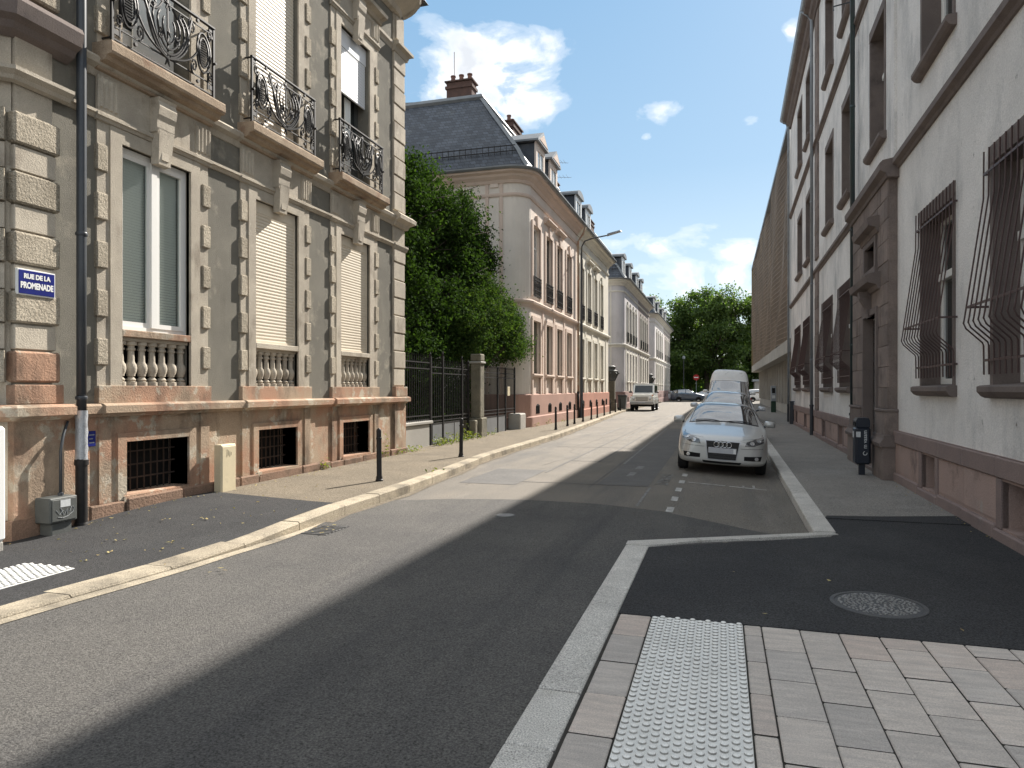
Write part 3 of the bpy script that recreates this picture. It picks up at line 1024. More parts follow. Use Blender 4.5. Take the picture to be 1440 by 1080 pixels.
# walls
holes = [(c - HW, c + HW, 1.64, WZ1) for c in CS] + [(c - .56, c + .56, UZ0, UZ1) for c in CS]
B().wall(Y0H, Y1H, 1.40, 10.3, holes, -.018, .38).put('wall', MT['stucco'], H)
ph = [(c - .53, c + .53, .29, .95) for c in CS]
B().wall(Y0H, Y1H - .02, -.1, 1.30, ph, .0, .34).put('plinth', MT['pink'], H)
b = B()
b.add([(-.055, Y1H, -.1), (-12, Y1H, -.1), (-12, Y1H, 10.3), (-.055, Y1H, 10.3)], [(3, 2, 1, 0)])
b.put('side_wall', MT['stucco'], H)
# chamfered corner towards the crossing
b = B()
b.add([(-.0, Y0H, -.1), (-2.6, Y0H - 2.6, -.1), (-2.6, Y0H - 2.6, 10.3), (.0, Y0H, 10.3)], [(3, 2, 1, 0)])
b.put('corner_wall', MT['tan'], H)
b = B().box(-1.8, -.45, Y0H + .1, Y1H - .1, -.2, 10.2)
b.put('interior', MT['room'], H)
B().prism_y([(.45, 10.62), (-1.6, 13.6), (-9.5, 14.2), (-12, 14.2), (-12, 10.4)], Y0H - .3, Y1H + .4).put('roof', MT['slates'], H)

path_full = [(0.0 - 2.4, Y0H - 2.4), (0.0, Y0H), (0.0, Y1H), (-8, Y1H)]


def hpath(x, y0=None, y1=None):
    return [(-2.2, Y0H - 2.2), (x, Y0H), (x, Y1H), (-8, Y1H)]


def lpath(x, y0, y1):
    return [(x, y0), (x, y1)]


# sweep(): outward is right of the path; walking +y the right side is +x, the street
# ledge over the plinth
B().sweep([(0, 1.27), (.05, 1.27), (.07, 1.30), (.12, 1.315), (.12, 1.40), (.08, 1.425), (-.05, 1.43)], hpath(.0)).put('ledge', MT['pink'], H, recalc=True)
for c in CS:
    b = B()
    b.sweep([(0, 1.27), (.05, 1.27), (.07, 1.30), (.12, 1.318), (.12, 1.403), (.08, 1.428), (-.0, 1.435)], lpath(.03, c - .94, c + .93))
    b.put('ledge', MT['pink'], H, recalc=True)
# base stones
y = Y0H
while y < Y1H - .1:
    L = min(random.uniform(.7, 1.25), Y1H - y)
    for c in CS:
        if y < c - .55 < y + L: L = max(.3, c - .55 - y)
    B().cbox(-.1, .065 + random.uniform(-.012, .012), y + .004, y + L - .004, -.15, (.26 if random.random() < .8 else .235), .018).put('base_stone', MT['pinkbase'], H)
    y += L
# pier at the near corner
PB = B()
PB.prism_z([(.06, Y0H - .02), (.06, 6.02), (-.1, 6.02), (-.1, Y0H - .02)], .20, 1.28)
PB.put('pier_base', MT['pink'], H, recalc=True)
B().prism_z([(-1.6, Y0H - 1.62), (.075, Y0H - .05), (.075, 6.04), (-.1, 6.04), (-1.7, Y0H - 1.5)], -.1, .24).put('pier_foot', MT['pinkbase'], H, recalc=True)
B().sweep([(0, 1.26), (.05, 1.27), (.10, 1.30), (.15, 1.318), (.15, 1.405), (.10, 1.43), (-.02, 1.44)], [(-2.2, Y0H - 2.2 - .03), (.06, Y0H - .03), (.06, 6.05)]).put('pier_ledge', MT['pink'], H, recalc=True)
B().cbox(-.1, .085, Y0H - .03, 6.0, 1.44, 1.645, .008).put('pier_block', MT['pink'], H)
B().box(-.1, .03, Y0H + .02, 5.90, 1.64, 5.3).put('pier', MT['tan'], H)
z = 1.66
k = 0
while z < 9.2:
    rough = k % 2 == 0
    hgt = .345 if rough else .275
    if 4.74 < z + hgt and z < 5.7:
        z = 5.72 if z < 5.6 else z
        if z == 5.72: k = 0; rough = True; hgt = .345
    if rough:
        B().cbox(-.05, .085, Y0H - .03, 5.965, z + .008, z + hgt - .008, .022).put('quoin_block', MT['tanrough'] if z > 1.9 else MT['pink'], H)
    else:
        B().cbox(-.05, .060, Y0H - .01, 5.925, z + .008, z + hgt - .008, .010).put('quoin_block', MT['tan'], H)
    # same courses on the chamfered corner
    if z < 5:
        d = .10 if rough else .06
        q = .7071
        pl = [(-.02 + d * q * .2, Y0H - .05), (-1.5, Y0H - 1.53), (-1.5 + d * q, Y0H - 1.53 - d * q), (-.02 + d * q, Y0H - .05 - d * q * .9)]
        B().prism_z(pl, z + .01, z + hgt - .01).put('quoin_block', MT['tanrough'] if rough else MT['tan'], H, recalc=True)
    z += hgt
    k += 1
B().sweep([(0, 4.76), (.05, 4.78), (.07, 4.82), (.12, 4.86), (.12, 4.90), (0, 4.91)], [(-1.8, Y0H - 1.83), (.05, Y0H - .03), (.05, 6.06)]).put('pier_moulding', MT['tan'], H, recalc=True)
B().sweep([(0, 5.24), (.10, 5.30), (.14, 5.36), (.22, 5.40), (.25, 5.54), (.22, 5.60), (0, 5.66)], [(-1.9, Y0H - 1.92), (.0, Y0H - .02), (.0, 6.11)]).put('pier_cornice', MT['brownfine'], H, recalc=True)

# window bays -------------------------------------------------------
def rustic(parent, y0, y1, zc, hh=.315):
    B().cbox(-.04, .034, y0, y1, zc - hh / 2, zc + hh / 2, .012).put('rustic_block', MT['tanrough'], parent)


bal_mesh = None


def surround(c, z0, z1, lower):
    """stone frame of a window with rusticated blocks, architrave, frieze, keystone"""
    s = B()
    ow = .755
    s.box(-.06, .018, c - ow, c - HW, z0, z1 + .17)
    s.box(-.06, .018, c + HW, c + ow, z0, z1 + .17)
    s.box(-.06, .018, c - HW, c + HW, z1, z1 + .17)
    s.box(-.06, .002, c - .93, c - ow, z0, z1 + .17)
    s.box(-.06, .002, c + ow, c + .93, z0, z1 + .17)
    so = s.put('window_surround', MT['tan'], H)
    zz = z0 + (.40 if lower else .30)
    while zz < z1 - .1:
        rustic(so, c - .955, c - .795, zz)
        rustic(so, c + .795, c + .955, zz)
        zz += .575
    b = B()
    b.sweep([(0, z1 + .17), (.03, z1 + .18), (.04, z1 + .215), (.06, z1 + .225), (.06, z1 + .26), (0, z1 + .265)], lpath(.0, c - .97, c + .97))
    b.put('architrave', MT['tan'], so, recalc=True)
    f = B().box(-.06, .018, c - .93, c + .93, z1 + .262, z1 + .75)
    f.put('frieze', MT['tan'], so)
    for e in (-1, 1):
        g3 = B()
        x0 = c + e * .80
        g3.box(.0, .036, x0 - .15, x0 + .15, z1 + .265, z1 + .70)
        for k in (-.105, -.035, .035, .105):
            g3.prism_z([(.036, x0 + k - .024), (.056, x0 + k - .010), (.056, x0 + k + .010), (.036, x0 + k + .024)], z1 + .33, z1 + .67)
        g3.put('triglyph', MT['tan'], so, recalc=True)
    k = B()
    zt, zb = z1 + .74, z1 - .10
    k.add([(-.0, c - .12, zb), (-.0, c + .12, zb), (.0, c + .21, zt), (.0, c - .21, zt), (.11, c - .10, zb), (.11, c + .10, zb), (.15, c + .13, z1 + .34), (.15, c - .13, z1 + .34), (.15, c + .13, z1 + .34)], [(0, 1, 5, 4), (0, 4, 7), (5, 1, 6), (4, 5, 6, 7)])
    k.prism_y([(0, z1 + .30), (.11, z1 + .30), (.13, z1 + .36), (.135, z1 + .46), (.16, z1 + .52), (.175, z1 + .62), (.15, z1 + .70), (.17, z1 + .74), (0, z1 + .74)], c - .15, c + .15)
    k.prism_z([(.10, c - .075), (.125, c - .06), (.125, c + .06), (.10, c + .075)], z1 - .04, z1 + .24)
    k.add([(.0, c - .11, zb), (.0, c - .14, z1 + .34), (.12, c - .125, z1 + .34), (.11, c - .10, zb), (.0, c + .11, zb), (.0, c + .14, z1 + .34), (.12, c + .125, z1 + .34), (.11, c + .10, zb), (.12, c - .125, z1 + .34), (.12, c + .125, z1 + .34)],
          [(0, 3, 2, 1), (4, 5, 6, 7), (3, 7, 9, 8)])
    k.put('keystone', MT['tan'], so, recalc=True)
    return so


def shutter(y0, y1, z0, z1, x, mat, pitch=.055, name='roller_shutter'):
    n = max(4, int((z1 - z0) / pitch))
    p = (z1 - z0) / n
    prof = []
    for i in range(n):
        z = z0 + p * i
        prof += [(x + .000, z), (x + .006, z + p * .08), (x + .010, z + p * .45), (x + .006, z + p * .90), (x, z + p * .94)]
    prof += [(x, z1), (x - .02, z1), (x - .02, z0)]
    nn = len(prof)
    b = B()
    b.add([(a, y0, zz) for a, zz in prof] + [(a, y1, zz) for a, zz in prof], [(i, nn + i, nn + (i + 1) % nn, (i + 1) % nn) for i in range(nn)])
    return b.put(name, mat, H, recalc=False)


def baluster_mesh():
    prof = [(.075, 0), (.075, .075), (.05, .08), (.066, .105), (.04, .135), (.033, .15), (.055, .155), (.055, .175), (.070, .21), (.078, .26), (.070, .31), (.050, .34), (.046, .36), (.042, .50), (.058, .505), (.058, .53), (.045, .535), (.047, .57), (.072, .575), (.072, .62)]
    me = B().lathe(prof, n=14).mesh('baluster', smooth='auto')
    me.materials.append(MT['tan'])
    return me


bal_mesh = baluster_mesh()
for bi, c in enumerate(CS):
    so = surround(c, 1.64, WZ1, True)
    dd = B()
    dd.cbox(-.06, .05, c - .95, c + .95, 1.43, 1.64, .006)
    dd.put('dado', MT['pink'], so)
    # balustrade under the window, sill
    bs = B().cbox(-.30, .020, c - HW + .004, c + HW - .004, 2.245, 2.335, .008).put('window_sill', MT['tan'] if bi else MT['pink'], H)
    br = B().cbox(-.30, -.035, c - HW + .004, c + HW - .004, 2.20, 2.245, .004).put('balustrade_rail', MT['tan'], H)
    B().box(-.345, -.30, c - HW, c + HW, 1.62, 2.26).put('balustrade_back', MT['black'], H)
    for k in range(7):
        yy = c - HW + .075 + k * (2 * HW - .15) / 6
        o = link('baluster', bal_mesh, None, H, (-.10, yy, 1.62))
        o.scale = (.92, .92, .93)
    # basement window
    bw = B().box(-.34, -.32, c - .53, c + .53, .29, .95)
    bwo = bw.put('basement_window', MT['black'], H)
    gm = M('rusty_grating', (.045, .033, .027), (.075, .05, .038), 6, .8, fine=.1) if bi == 0 else gm
    for zz in (.45, .62, .79):
        B().box(-.235, -.215, c - .53, c + .53, zz, zz + .018).put('crossbar', gm, bwo)
    for k in range(9):
        yy = c - .45 + k * .1125
        B().box(-.234, -.217, yy - .006, yy + .006, .292, .948).put('bar', gm, bwo)
    B().box(-.3, .035, c - .66, c - .53, .24, 1.06).put('jamb', MT['pink'], bwo)
    B().box(-.3, .035, c + .53, c + .66, .24, 1.06).put('jamb', MT['pink'], bwo)
    B().box(-.3, .033, c - .53, c + .53, .95, 1.06).put('lintel', MT['pink'], bwo)
    B().box(-.3, .05, c - .58, c + .58, .21, .285).put('sill', MT['pink'], bwo)
    for e in (-1, 1):       # plinth strips that carry the surround down
        B().box(-.02, .030, c + e * .84 - .085, c + e * .84 + .085, .24, 1.28).put('plinth_strip', MT['pink'], H)
# lower windows
c = CS[0]
fx = -.075
wf = B()
wf.box(fx - .05, fx, c - HW, c + HW, WZ0, WZ0 + .06)
wf.box(fx - .05, fx, c - HW, c + HW, WZ1 - .06, WZ1)
for yy in (c - HW, c + HW - .055):
    wf.box(fx - .05, fx, yy, yy + .055, WZ0 + .06, WZ1 - .06)
wf.box(fx - .045, fx + .02, c - .045, c + .045, WZ0 + .06, WZ1 - .06)
for e in (-1, 1):
    ya, yb_ = (c - HW + .055, c - .045) if e < 0 else (c + .045, c + HW - .055)
    wf.box(fx - .04, fx - (.012 if e < 0 else -.012), ya, yb_, WZ0 + .06, WZ0 + .12)
    wf.box(fx - .04, fx - (.012 if e < 0 else -.012), ya, yb_, WZ1 - .12, WZ1 - .06)
    wf.box(fx - .04, fx - (.012 if e < 0 else -.012), ya, ya + .05, WZ0 + .12, WZ1 - .12)
    wf.box(fx - .04, fx - (.012 if e < 0 else -.012), yb_ - .05, yb_, WZ0 + .12, WZ1 - .12)
wo_ = wf.put('window_frame', MT['pvc'], H)
B().box(fx - .024, fx - .018, c - HW + .10, c - .09, WZ0 + .12, WZ1 - .12).put('pane', MT['paneclear'], wo_)
B().box(fx - .024, fx - .018, c + .09, c + HW - .10, WZ0 + .12, WZ1 - .12).put('pane', MT['paneclear'], wo_)
bl = B()
for k in range(58):
    z = WZ0 + .10 + k * .0365
    if z > WZ1 - .10: break
    for ya, yb_ in ((c - HW + .08, c - .06), (c + .06, c + HW - .08)):
        bl.add([(fx - .100, ya, z + .000), (fx - .100, yb_, z + .000), (fx - .088, yb_, z + .031), (fx - .088, ya, z + .031)], [(0, 1, 2, 3)])
bo = bl.put('venetian_blind', MT['blind'], wo_)
bo['kind'] = 'stuff'
B().box(-.44, -.36, c - HW, c + HW, WZ0 - .1, WZ1).put('window_backing', M('dim_blind_back', (.16, .175, .165), (.11, .125, .12), 1.2, .9, stretch=(1, 2, .4)), wo_)
for c, z0 in ((CS[1], WZ0), (CS[2], WZ0)):
    sh = shutter(c - HW + .03, c + HW - .03, z0 + .02, WZ1 - .17, -.065, MT['shutter'], .052)
    B().box(-.30, -.05, c - HW + .003, c + HW - .003, WZ1 - .18, WZ1 - .004).put('shutter_box', MT['shutter'], sh)
    B().box(-.22, -.048, c - HW + .002, c - HW + .032, z0 + .004, WZ1 - .18).put('shutter_rail', MT['shutter'], sh)
    B().box(-.22, -.048, c + HW - .032, c + HW - .002, z0 + .004, WZ1 - .18).put('shutter_rail', MT['shutter'], sh)
    B().box(-.09, -.050, c - HW + .034, c + HW - .034, z0 + .004, z0 + .045).put('bottom_bar', MT['shutter'], sh)

# cornice between the storeys, with a slab under each balcony
B().sweep([(-.05, 4.78), (.03, 4.79), (.05, 4.83), (.075, 4.84), (.075, 4.875), (-.05, 4.885)], lpath(-.025, 6.06, 14.26)).put('string_course', MT['tan'], H, recalc=True)
B().sweep([(-.06, 5.26), (.03, 5.28), (.05, 5.36), (.12, 5.40), (.14, 5.46), (.10, 5.50), (-.06, 5.53)], lpath(-.03, 6.27, 14.26)).put('storey_cornice', MT['tan'], H, recalc=True)
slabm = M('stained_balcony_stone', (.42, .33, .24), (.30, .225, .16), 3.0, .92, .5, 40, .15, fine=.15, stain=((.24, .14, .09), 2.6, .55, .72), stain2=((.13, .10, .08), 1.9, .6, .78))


def railing(parent, c, x, w, z0, z1):
    """wrought iron panel of scrolls and nested ovals"""
    b = B()
    h = z1 - z0
    r = .0145
    P = lambda u, v: (x + .03 * math.sin(math.pi * min(1, max(0, v))) ** 2, c + u * w / 2, z0 + v * h)
    for u in (-1, 1):
        b.box(x - .016, x + .016, c + u * w / 2 - .016, c + u * w / 2 + .016, z0 - .04, z1)
        b.box(x - .009, x + .009, c + u * (w / 2 - .11) - .009, c + u * (w / 2 - .11) + .009, z0 + .10, z1 - .1)
        for v in (.14, .95):
            b.box(x - .01, x + .01, c + u * (w / 2 - .055) - .035, c + u * (w / 2 - .055) + .035, z0 + v * h - .03, z0 + v * h + .03)
        b.tube([(x, c + u * w / 2, z0 + .5 * h), (x + .05, c + u * w / 2, z0 + .5 * h)], .018, 8)
        b.box(x - .25, x, c + u * w / 2 - .008, c + u * w / 2 + .008, z1 - .022, z1)
        b.box(x - .25, x, c + u * w / 2 - .008, c + u * w / 2 + .008, z0 + .05, z0 + .07)
    b.cbox(x - .024, x + .024, c - w / 2 - .02, c + w / 2 + .02, z1 - .014, z1 + .018, .006)
    for v in (.05, .20, .90):
        b.box(x - .008, x + .008, c - w / 2, c + w / 2, z0 + v * h - .008, z0 + v * h + .008)

    def oval(uc, vc, a, bb, rr, n=26, t0=0, t1=360, egg=0.0):
        pts = []
        for i in range(n + 1):
            t = R(t0 + (t1 - t0) * i / n)
            e = 1 + egg * math.sin(t)
            pts.append(P(uc + a * e * math.cos(t), vc + bb * math.sin(t)))
        b.tube(pts, rr, 5)

    def spiral(uc, vc, r0, turns, a0, rr, flip=1):
        pts = []
        n = 18
        for i in range(n + 1):
            t = i / n
            q = r0 * (1 - .80 * t)
            an = R(a0) + flip * turns * 2 * math.pi * t
            pts.append(P(uc + q * math.cos(an), vc + q * math.sin(an) * 1.5))
        b.tube(pts, rr, 5)
    # centre: lyre of nested ovals open at the top
    for k, (a, bb) in enumerate(((.40, .36), (.31, .31), (.22, .25), (.12, .18))):
        oval(0, .56, a, bb, r * (1.25 - .12 * k), 26, 130 - 360, 50, egg=.18)
    for e in (-1, 1):
        oval(e * .74, .55, .15, .27, r * 1.1, 22)
        oval(e * .74, .55, .105, .20, r, 20)
        # dark lattice heart of the side ovals
        for k in range(-3, 4):
            hgt = .19 * math.sqrt(max(0, 1 - (k / 3.6) ** 2))
            b.tube([P(e * .74 + k * .026, .55 - hgt), P(e * .74 + k * .026, .55 + hgt)], .007, 4)
        for k in range(-5, 6):
            ww = .10 * math.sqrt(max(0, 1 - (k / 5.6) ** 2))
            b.tube([P(e * .74 - ww, .55 + k * .034), P(e * .74 + ww, .55 + k * .034)], .007, 4)
        # tendrils from the foot rosette up to the sides
        b.tube([P(e * (.04 + .46 * t), .22 + .10 * t + .58 * t ** 2.2) for t in [i / 12 for i in range(13)]], r * 1.2, 5)
        b.tube([P(e * (.06 + .52 * t), .21 + .04 * math.sin(t * 3) + .28 * t ** 3) for t in [i / 10 for i in range(11)]], r, 5)
        b.tube([P(e * (.10 + .36 * t), .88 - .16 * math.sin(t * math.pi * .9)) for t in [i / 10 for i in range(11)]], r, 5)
        spiral(e * .50, .82, .075, 1.6, 90, r * .9, e)
        spiral(e * .28, .80, .06, 1.5, 200, r * .9, -e)
        spiral(e * .54, .30, .07, 1.5, -90, r * .9, -e)
        spiral(e * .90, .83, .055, 1.5, 0, r * .85, e)
        spiral(e * .90, .29, .05, 1.5, 0, r * .85, -e)
        spiral(e * .17, .45, .05, 1.6, 90, r * .9, e)
        for v, u in ((.12, .62), (.95, .62)):
            b.tube([P(e * u, v), (P(e * u, v)[0] + .03, P(e * u, v)[1], P(e * u, v)[2])], .024, 8)
    for k in range(5):      # leaf clusters
        an = R(18 + 72 * k)
        b.tube([P(0, .18), P(.075 * math.cos(an), .18 + .10 * math.sin(an))], .018, 5, taper=.4)
        b.tube([P(0, .90), P(.07 * math.cos(an), .90 + .09 * math.sin(an))], .020, 5, taper=.4)
        b.tube([P(0, .52), P(.05 * math.cos(an), .52 + .06 * math.sin(an))], .013, 5, taper=.4)
    b.tube([P(0, .20), P(0, .92)], r * .9, 5)
    return b.put('iron_railing', MT['iron'], parent)


for bi, c in enumerate(CS):
    b = B()
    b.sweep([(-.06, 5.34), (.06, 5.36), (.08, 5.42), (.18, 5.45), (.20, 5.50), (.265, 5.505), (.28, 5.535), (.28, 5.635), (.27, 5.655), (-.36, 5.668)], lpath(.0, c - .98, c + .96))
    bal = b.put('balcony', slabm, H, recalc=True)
    railing(bal, c, .15, 1.72, 5.70, 6.70)
    so = surround(c, UZ0, UZ1, False)
    b = B()
    b.sweep([(-.05, 9.36), (.06, 9.40), (.09, 9.46), (.20, 9.50), (.22, 9.56), (.18, 9.60), (-.05, 9.62)], lpath(.0, c - 1.02, c + 1.02))
    b.put('hood_moulding', MT['tan'], so, recalc=True)
    # french window behind
    x = -.26
    f = B()
    f.box(x - .05, x, c - .56, c - .49, UZ0, UZ1)
    f.box(x - .05, x, c + .49, c + .56, UZ0, UZ1)
    f.box(x - .05, x + .01, c - .06, c + .06, UZ0, UZ1 - .9)
    for e in (-1, 1):
        f.box(x - .05, x, c + e * .275 - .215, c + e * .275 + .215, UZ0, UZ0 + .55)
        f.box(x - .05, x, c + e * .275 - .215, c + e * .275 + .215, UZ1 - .95, UZ1 - .88)
        f.box(x - .04, x + .012, c + e * .275 - .215, c + e * .275 - .17, UZ0 + .55, UZ1 - .95)
        f.box(x - .04, x + .012, c + e * .275 + .17, c + e * .275 + .215, UZ0 + .55, UZ1 - .95)
    fo = f.put('french_window', MT['pvc'] if bi == 0 else MT['greybox'], H)
    B().box(x - .035, x - .025, c - .49, c + .49, UZ0 + .5, UZ1).put('pane', MT['pane'], fo)
    if bi == 1:
        shutter(c - .54, c + .54, UZ0 + .03, UZ1 - .1, -.07, MT['shutter'], .06)
    if bi == 2:
        sh = shutter(c - .54, c + .54, 7.42, UZ1 - .34, -.09, MT['shutterw'], .056)
        B().box(-.20, -.07, c - .555, c + .555, UZ1 - .34, UZ1 - .003).put('shutter_box', MT['shutterw'], sh)
        f2 = B()
        f2.box(x + .06, x + .08, c - .10, c + .12, UZ0, 7.44)
        f2.put('curtain', MT['blind'], fo)
    if bi == 0:
        B().box(x + .04, x + .05, c - .2, c + .5, UZ0 + .1, UZ1).put('curtain', MT['blind'], fo)

# far quoins
B().box(-.06, .0, 14.26, 14.815, 1.44, 10.1).put('pilaster', MT['tan'], H)
B().box(-.06, .045, 14.27, 14.83, .02, 1.27).put('pilaster_foot', MT['pink'], H)
B().cbox(-.06, .07, 14.22, 14.88, -.1, .25, .02).put('base_stone', MT['pinkbase'], H)
z, k = 1.66, 0
while z < 9.15:
    hgt = .40
    if z + hgt > 5.28 and z < 5.6:
        z = 5.62
    B().cbox(-.05, .030 if k % 2 else .018, 14.265, 14.845 if k % 2 else 14.83, z + .012, z + hgt - .012, .014).put('quoin_block', MT['tan'], H)
    B().cbox(-.55, -.02, 14.80, 14.87 if k % 2 else 14.85, z + .012, z + hgt - .012, .012).put('quoin_block', MT['tan'], H)
    z += hgt
    k += 1
B().cbox(-.05, .075, 14.25, 14.86, 1.435, 1.65, .008).put('quoin_block', MT['pink'], H)
B().sweep([(-.05, 5.24), (.06, 5.28), (.09, 5.36), (.20, 5.42), (.21, 5.50), (.14, 5.56), (-.05, 5.60)], [(.0, 14.22), (.0, 14.86), (-3, 14.86)]).put('quoin_cap', MT['tan'], H, recalc=True)
B().sweep([(-.05, 4.74), (.04, 4.76), (.07, 4.84), (.07, 4.88), (-.05, 4.89)], [(.0, 14.24), (.0, 14.85), (-3, 14.85)]).put('quoin_moulding', MT['tan'], H, recalc=True)
B().sweep([(-.05, 9.14), (.05, 9.18), (.08, 9.28), (.16, 9.32), (.16, 9.38), (-.05, 9.42)], [(.0, 14.22), (.0, 14.86), (-3, 14.86)]).put('quoin_cap', MT['tan'], H, recalc=True)
B().sweep([(-.05, 9.16), (.0, 9.18), (.03, 9.26), (.06, 9.30), (.06, 9.36), (-.05, 9.38)], lpath(-.025, 5.96, 14.24)).put('string_course', MT['tan'], H, recalc=True)
B().cbox(-.05, .035, 14.36, 14.74, 9.50, 10.02, .01).put('attic_panel', MT['tan'], H)
# eaves with a rounded corner
arc = [(.0 - .55 + .55 * math.cos(R(a)), Y1H - .55 + .55 * math.sin(R(a)) + .05) for a in range(0, 91, 10)]
epath = [(-2.3, Y0H - 2.3), (.0, Y0H)] + arc + [(-10, Y1H + .05)]
B().sweep([(-.06, 10.02), (.08, 10.06), (.12, 10.16), (.40, 10.36), (.52, 10.44), (.56, 10.50), (.56, 10.60), (-.06, 10.66)], epath).put('eaves', MT['tan'], H, recalc=True)
B().sweep([(.52, 10.56), (.62, 10.58), (.66, 10.64), (.65, 10.70), (.60, 10.70), (.50, 10.66)], epath).put('roof_gutter', MT['brownfine'], H, recalc=True)
# oriel floor over the chamfered corner (its edge shows at the top left)
B().prism_z([(-.5, Y0H - .35), (-1.4, Y0H - 1.3), (-1.0, Y0H - 1.9), (.05, Y0H - .75)], 5.2, 5.6).put('oriel_slab', MT['brownfine'], H, recalc=True)
B().prism_z([(-.3, Y0H - .40), (-.6, Y0H - .75), (-.35, Y0H - .95), (-.02, Y0H - .6)], 4.6, 5.2).put('oriel_bracket', MT['brownfine'], H, recalc=True)

# drainpipe
dp = B()
dp.tube([(.115, 6.19, 1.36), (.115, 6.19, 3), (.115, 6.19, 5.2), (.115, 6.19, 7), (.115, 6.19, 10.2), (.5, 6.19, 10.5)], .052, 14)
dpo = dp.put('drainpipe', MT['pipe'], H, smooth=True)
d2 = B().tube([(.115, 6.19, -.03), (.115, 6.19, .80)], .062, 14)
d2.lathe([(.073, 0), (.073, .06), (.06, .07)], (.115, 6.19, .74), 14)
d2.lathe([(.085, 0), (.085, .03), (.064, .08)], (.115, 6.19, .015), 14)
d2.put('iron_shoe', MT['iron'], dpo, smooth='auto')
d3 = B()
rings = []
for i in range(10):
    z = .80 + i * .062
    rings.append([(.115 + (.062 + .006 * math.sin(i * 2.3 + k * 1.7)) * math.cos(k * math.pi / 7), 6.19 + (.062 + .006 * math.sin(i * 1.9 + k * 2.1)) * math.sin(k * math.pi / 7), z) for k in range(14)])
d3.add([p for rg in rings for p in rg], [(i * 14 + k, i * 14 + (k + 1) % 14, (i + 1) * 14 + (k + 1) % 14, (i + 1) * 14 + k) for i in range(9) for k in range(14)])
d3.put('pipe_wrap', MT['duct'], dpo, smooth=True)
for z in (1.5, 3.35, 6.6, 8.4):
    B().lathe([(.06, -.02), (.064, -.01), (.064, .01), (.06, .02)], (.115, 6.19, z), 14).put('pipe_clip', MT['pipe'], dpo, smooth='auto')
# clips and cable on the facade
# ---- street name plate
sg = E('street_sign', (XL + .095, 5.665, 2.715), 'blue enamel street name plate on the corner quoins', 'street sign')
B().cbox(-.03, .004, -.215, .215, -.135, .135, .004).put('plate', MT['white'], sg)
B().cbox(-.02, .008, -.203, .203, -.123, .123, .003).put('face', MT['blue'], sg)
text('lettering', 'RUE DE LA', .068, MT['white'], sg, (.0095, .0, .062), (R(90), 0, R(90)), .0035, sx=.92)
text('lettering', 'PROMENADE', .088, MT['white'], sg, (.0095, .0, -.035), (R(90), 0, R(90)), .004, sx=.71)
# small dark plaque beside the pipe
pq = E('wall_plaque', (XL + .01, 6.41, 1.02), 'small dark blue plaque beside the patched drainpipe', 'plaque')
B().cbox(0, .012, -.055, .055, -.09, .09, .003).put('plate', MT['blue'], pq)
for k in range(3):
    B().box(.012, .0135, -.035, .035 - .02 * (k % 2), .045 - .045 * k - .006, .045 - .045 * k + .006).put('line', MT['greyzinc'], pq)
# electrical box with a conduit
eb = E('electric_box', (XL + .06, 5.83, 0), 'dark grey electric box with white scrawl and bent conduit at the house corner', 'electric box')
B().cbox(.0, .22, -.165, .165, .17, .44, .012).put('box', MT['greybox'], eb)
B().cbox(.02, .19, -.12, .12, -.02, .17, .008).put('foot', MT['greybox'], eb)
B().cbox(.215, .227, -.145, .145, .19, .42, .004).put('door', MT['greybox'], eb)
B().box(.2275, .229, -.05, .07, .335, .41).put('sticker', MT['label'], eb)
b = B()
for pts in ([(-.10, .31), (-.06, .26), (-.02, .30), (-.05, .33), (-.01, .25), (.03, .31), (.03, .25)], [(.05, .24), (.10, .27), (.12, .32), (.08, .33), (.06, .28)], [(-.08, .235), (-.02, .22), (.05, .235)]):
    b.tube([(.2295, y, z) for y, z in pts], .0022, 4)
b.put('scrawl', MT['label'], eb)
B().tube([(.10, .06, .44), (.10, .06, .92), (.10, .075, 1.0), (.07, .12, 1.10), (.03, .19, 1.19), (.015, .22, 1.24)], .016, 8).put('conduit', MT['pipe'], eb, smooth=True)
B().lathe([(.028, 0), (.028, .03), (.02, .035)], (.10, .06, .44), 8).put('conduit_nut', MT['pipe'], eb)
# cream utility cabinet
uc = E('utility_cabinet', (XL + .07, 8.53, 0), 'narrow cream utility cabinet standing against the pink plinth', 'utility cabinet')
B().cbox(.02, .15, -.16, .16, .03, .80, .012).put('body', MT['cream'], uc)
B().cbox(.145, .158, -.145, .145, .06, .775, .006).put('door', MT['cream'], uc)
B().box(.0, .14, -.15, .15, -.02, .04).put('foot', MT['greybox'], uc)
b = B()
for k in range(4):
    b.tube([(.159, -.05 + .03 * k, .62 + .02 * (k % 2)), (.159, -.045 + .03 * k, .73 - .015 * k)], .0025, 4)
b.put('scratch', MT['concretedk'], uc)
# white cabinet at the picture edge
wc = E('white_cabinet', (-6.86, 4.86, 0), 'white street cabinet at the corner of the house, mostly cut by the left edge', 'street cabinet')
B().cbox(-.30, .20, -.32, .26, .12, 1.24, .03).put('body', MT['white'], wc)
B().cbox(-.28, .18, -.30, .24, -.02, .12, .01).put('foot', MT['concrete'], wc)
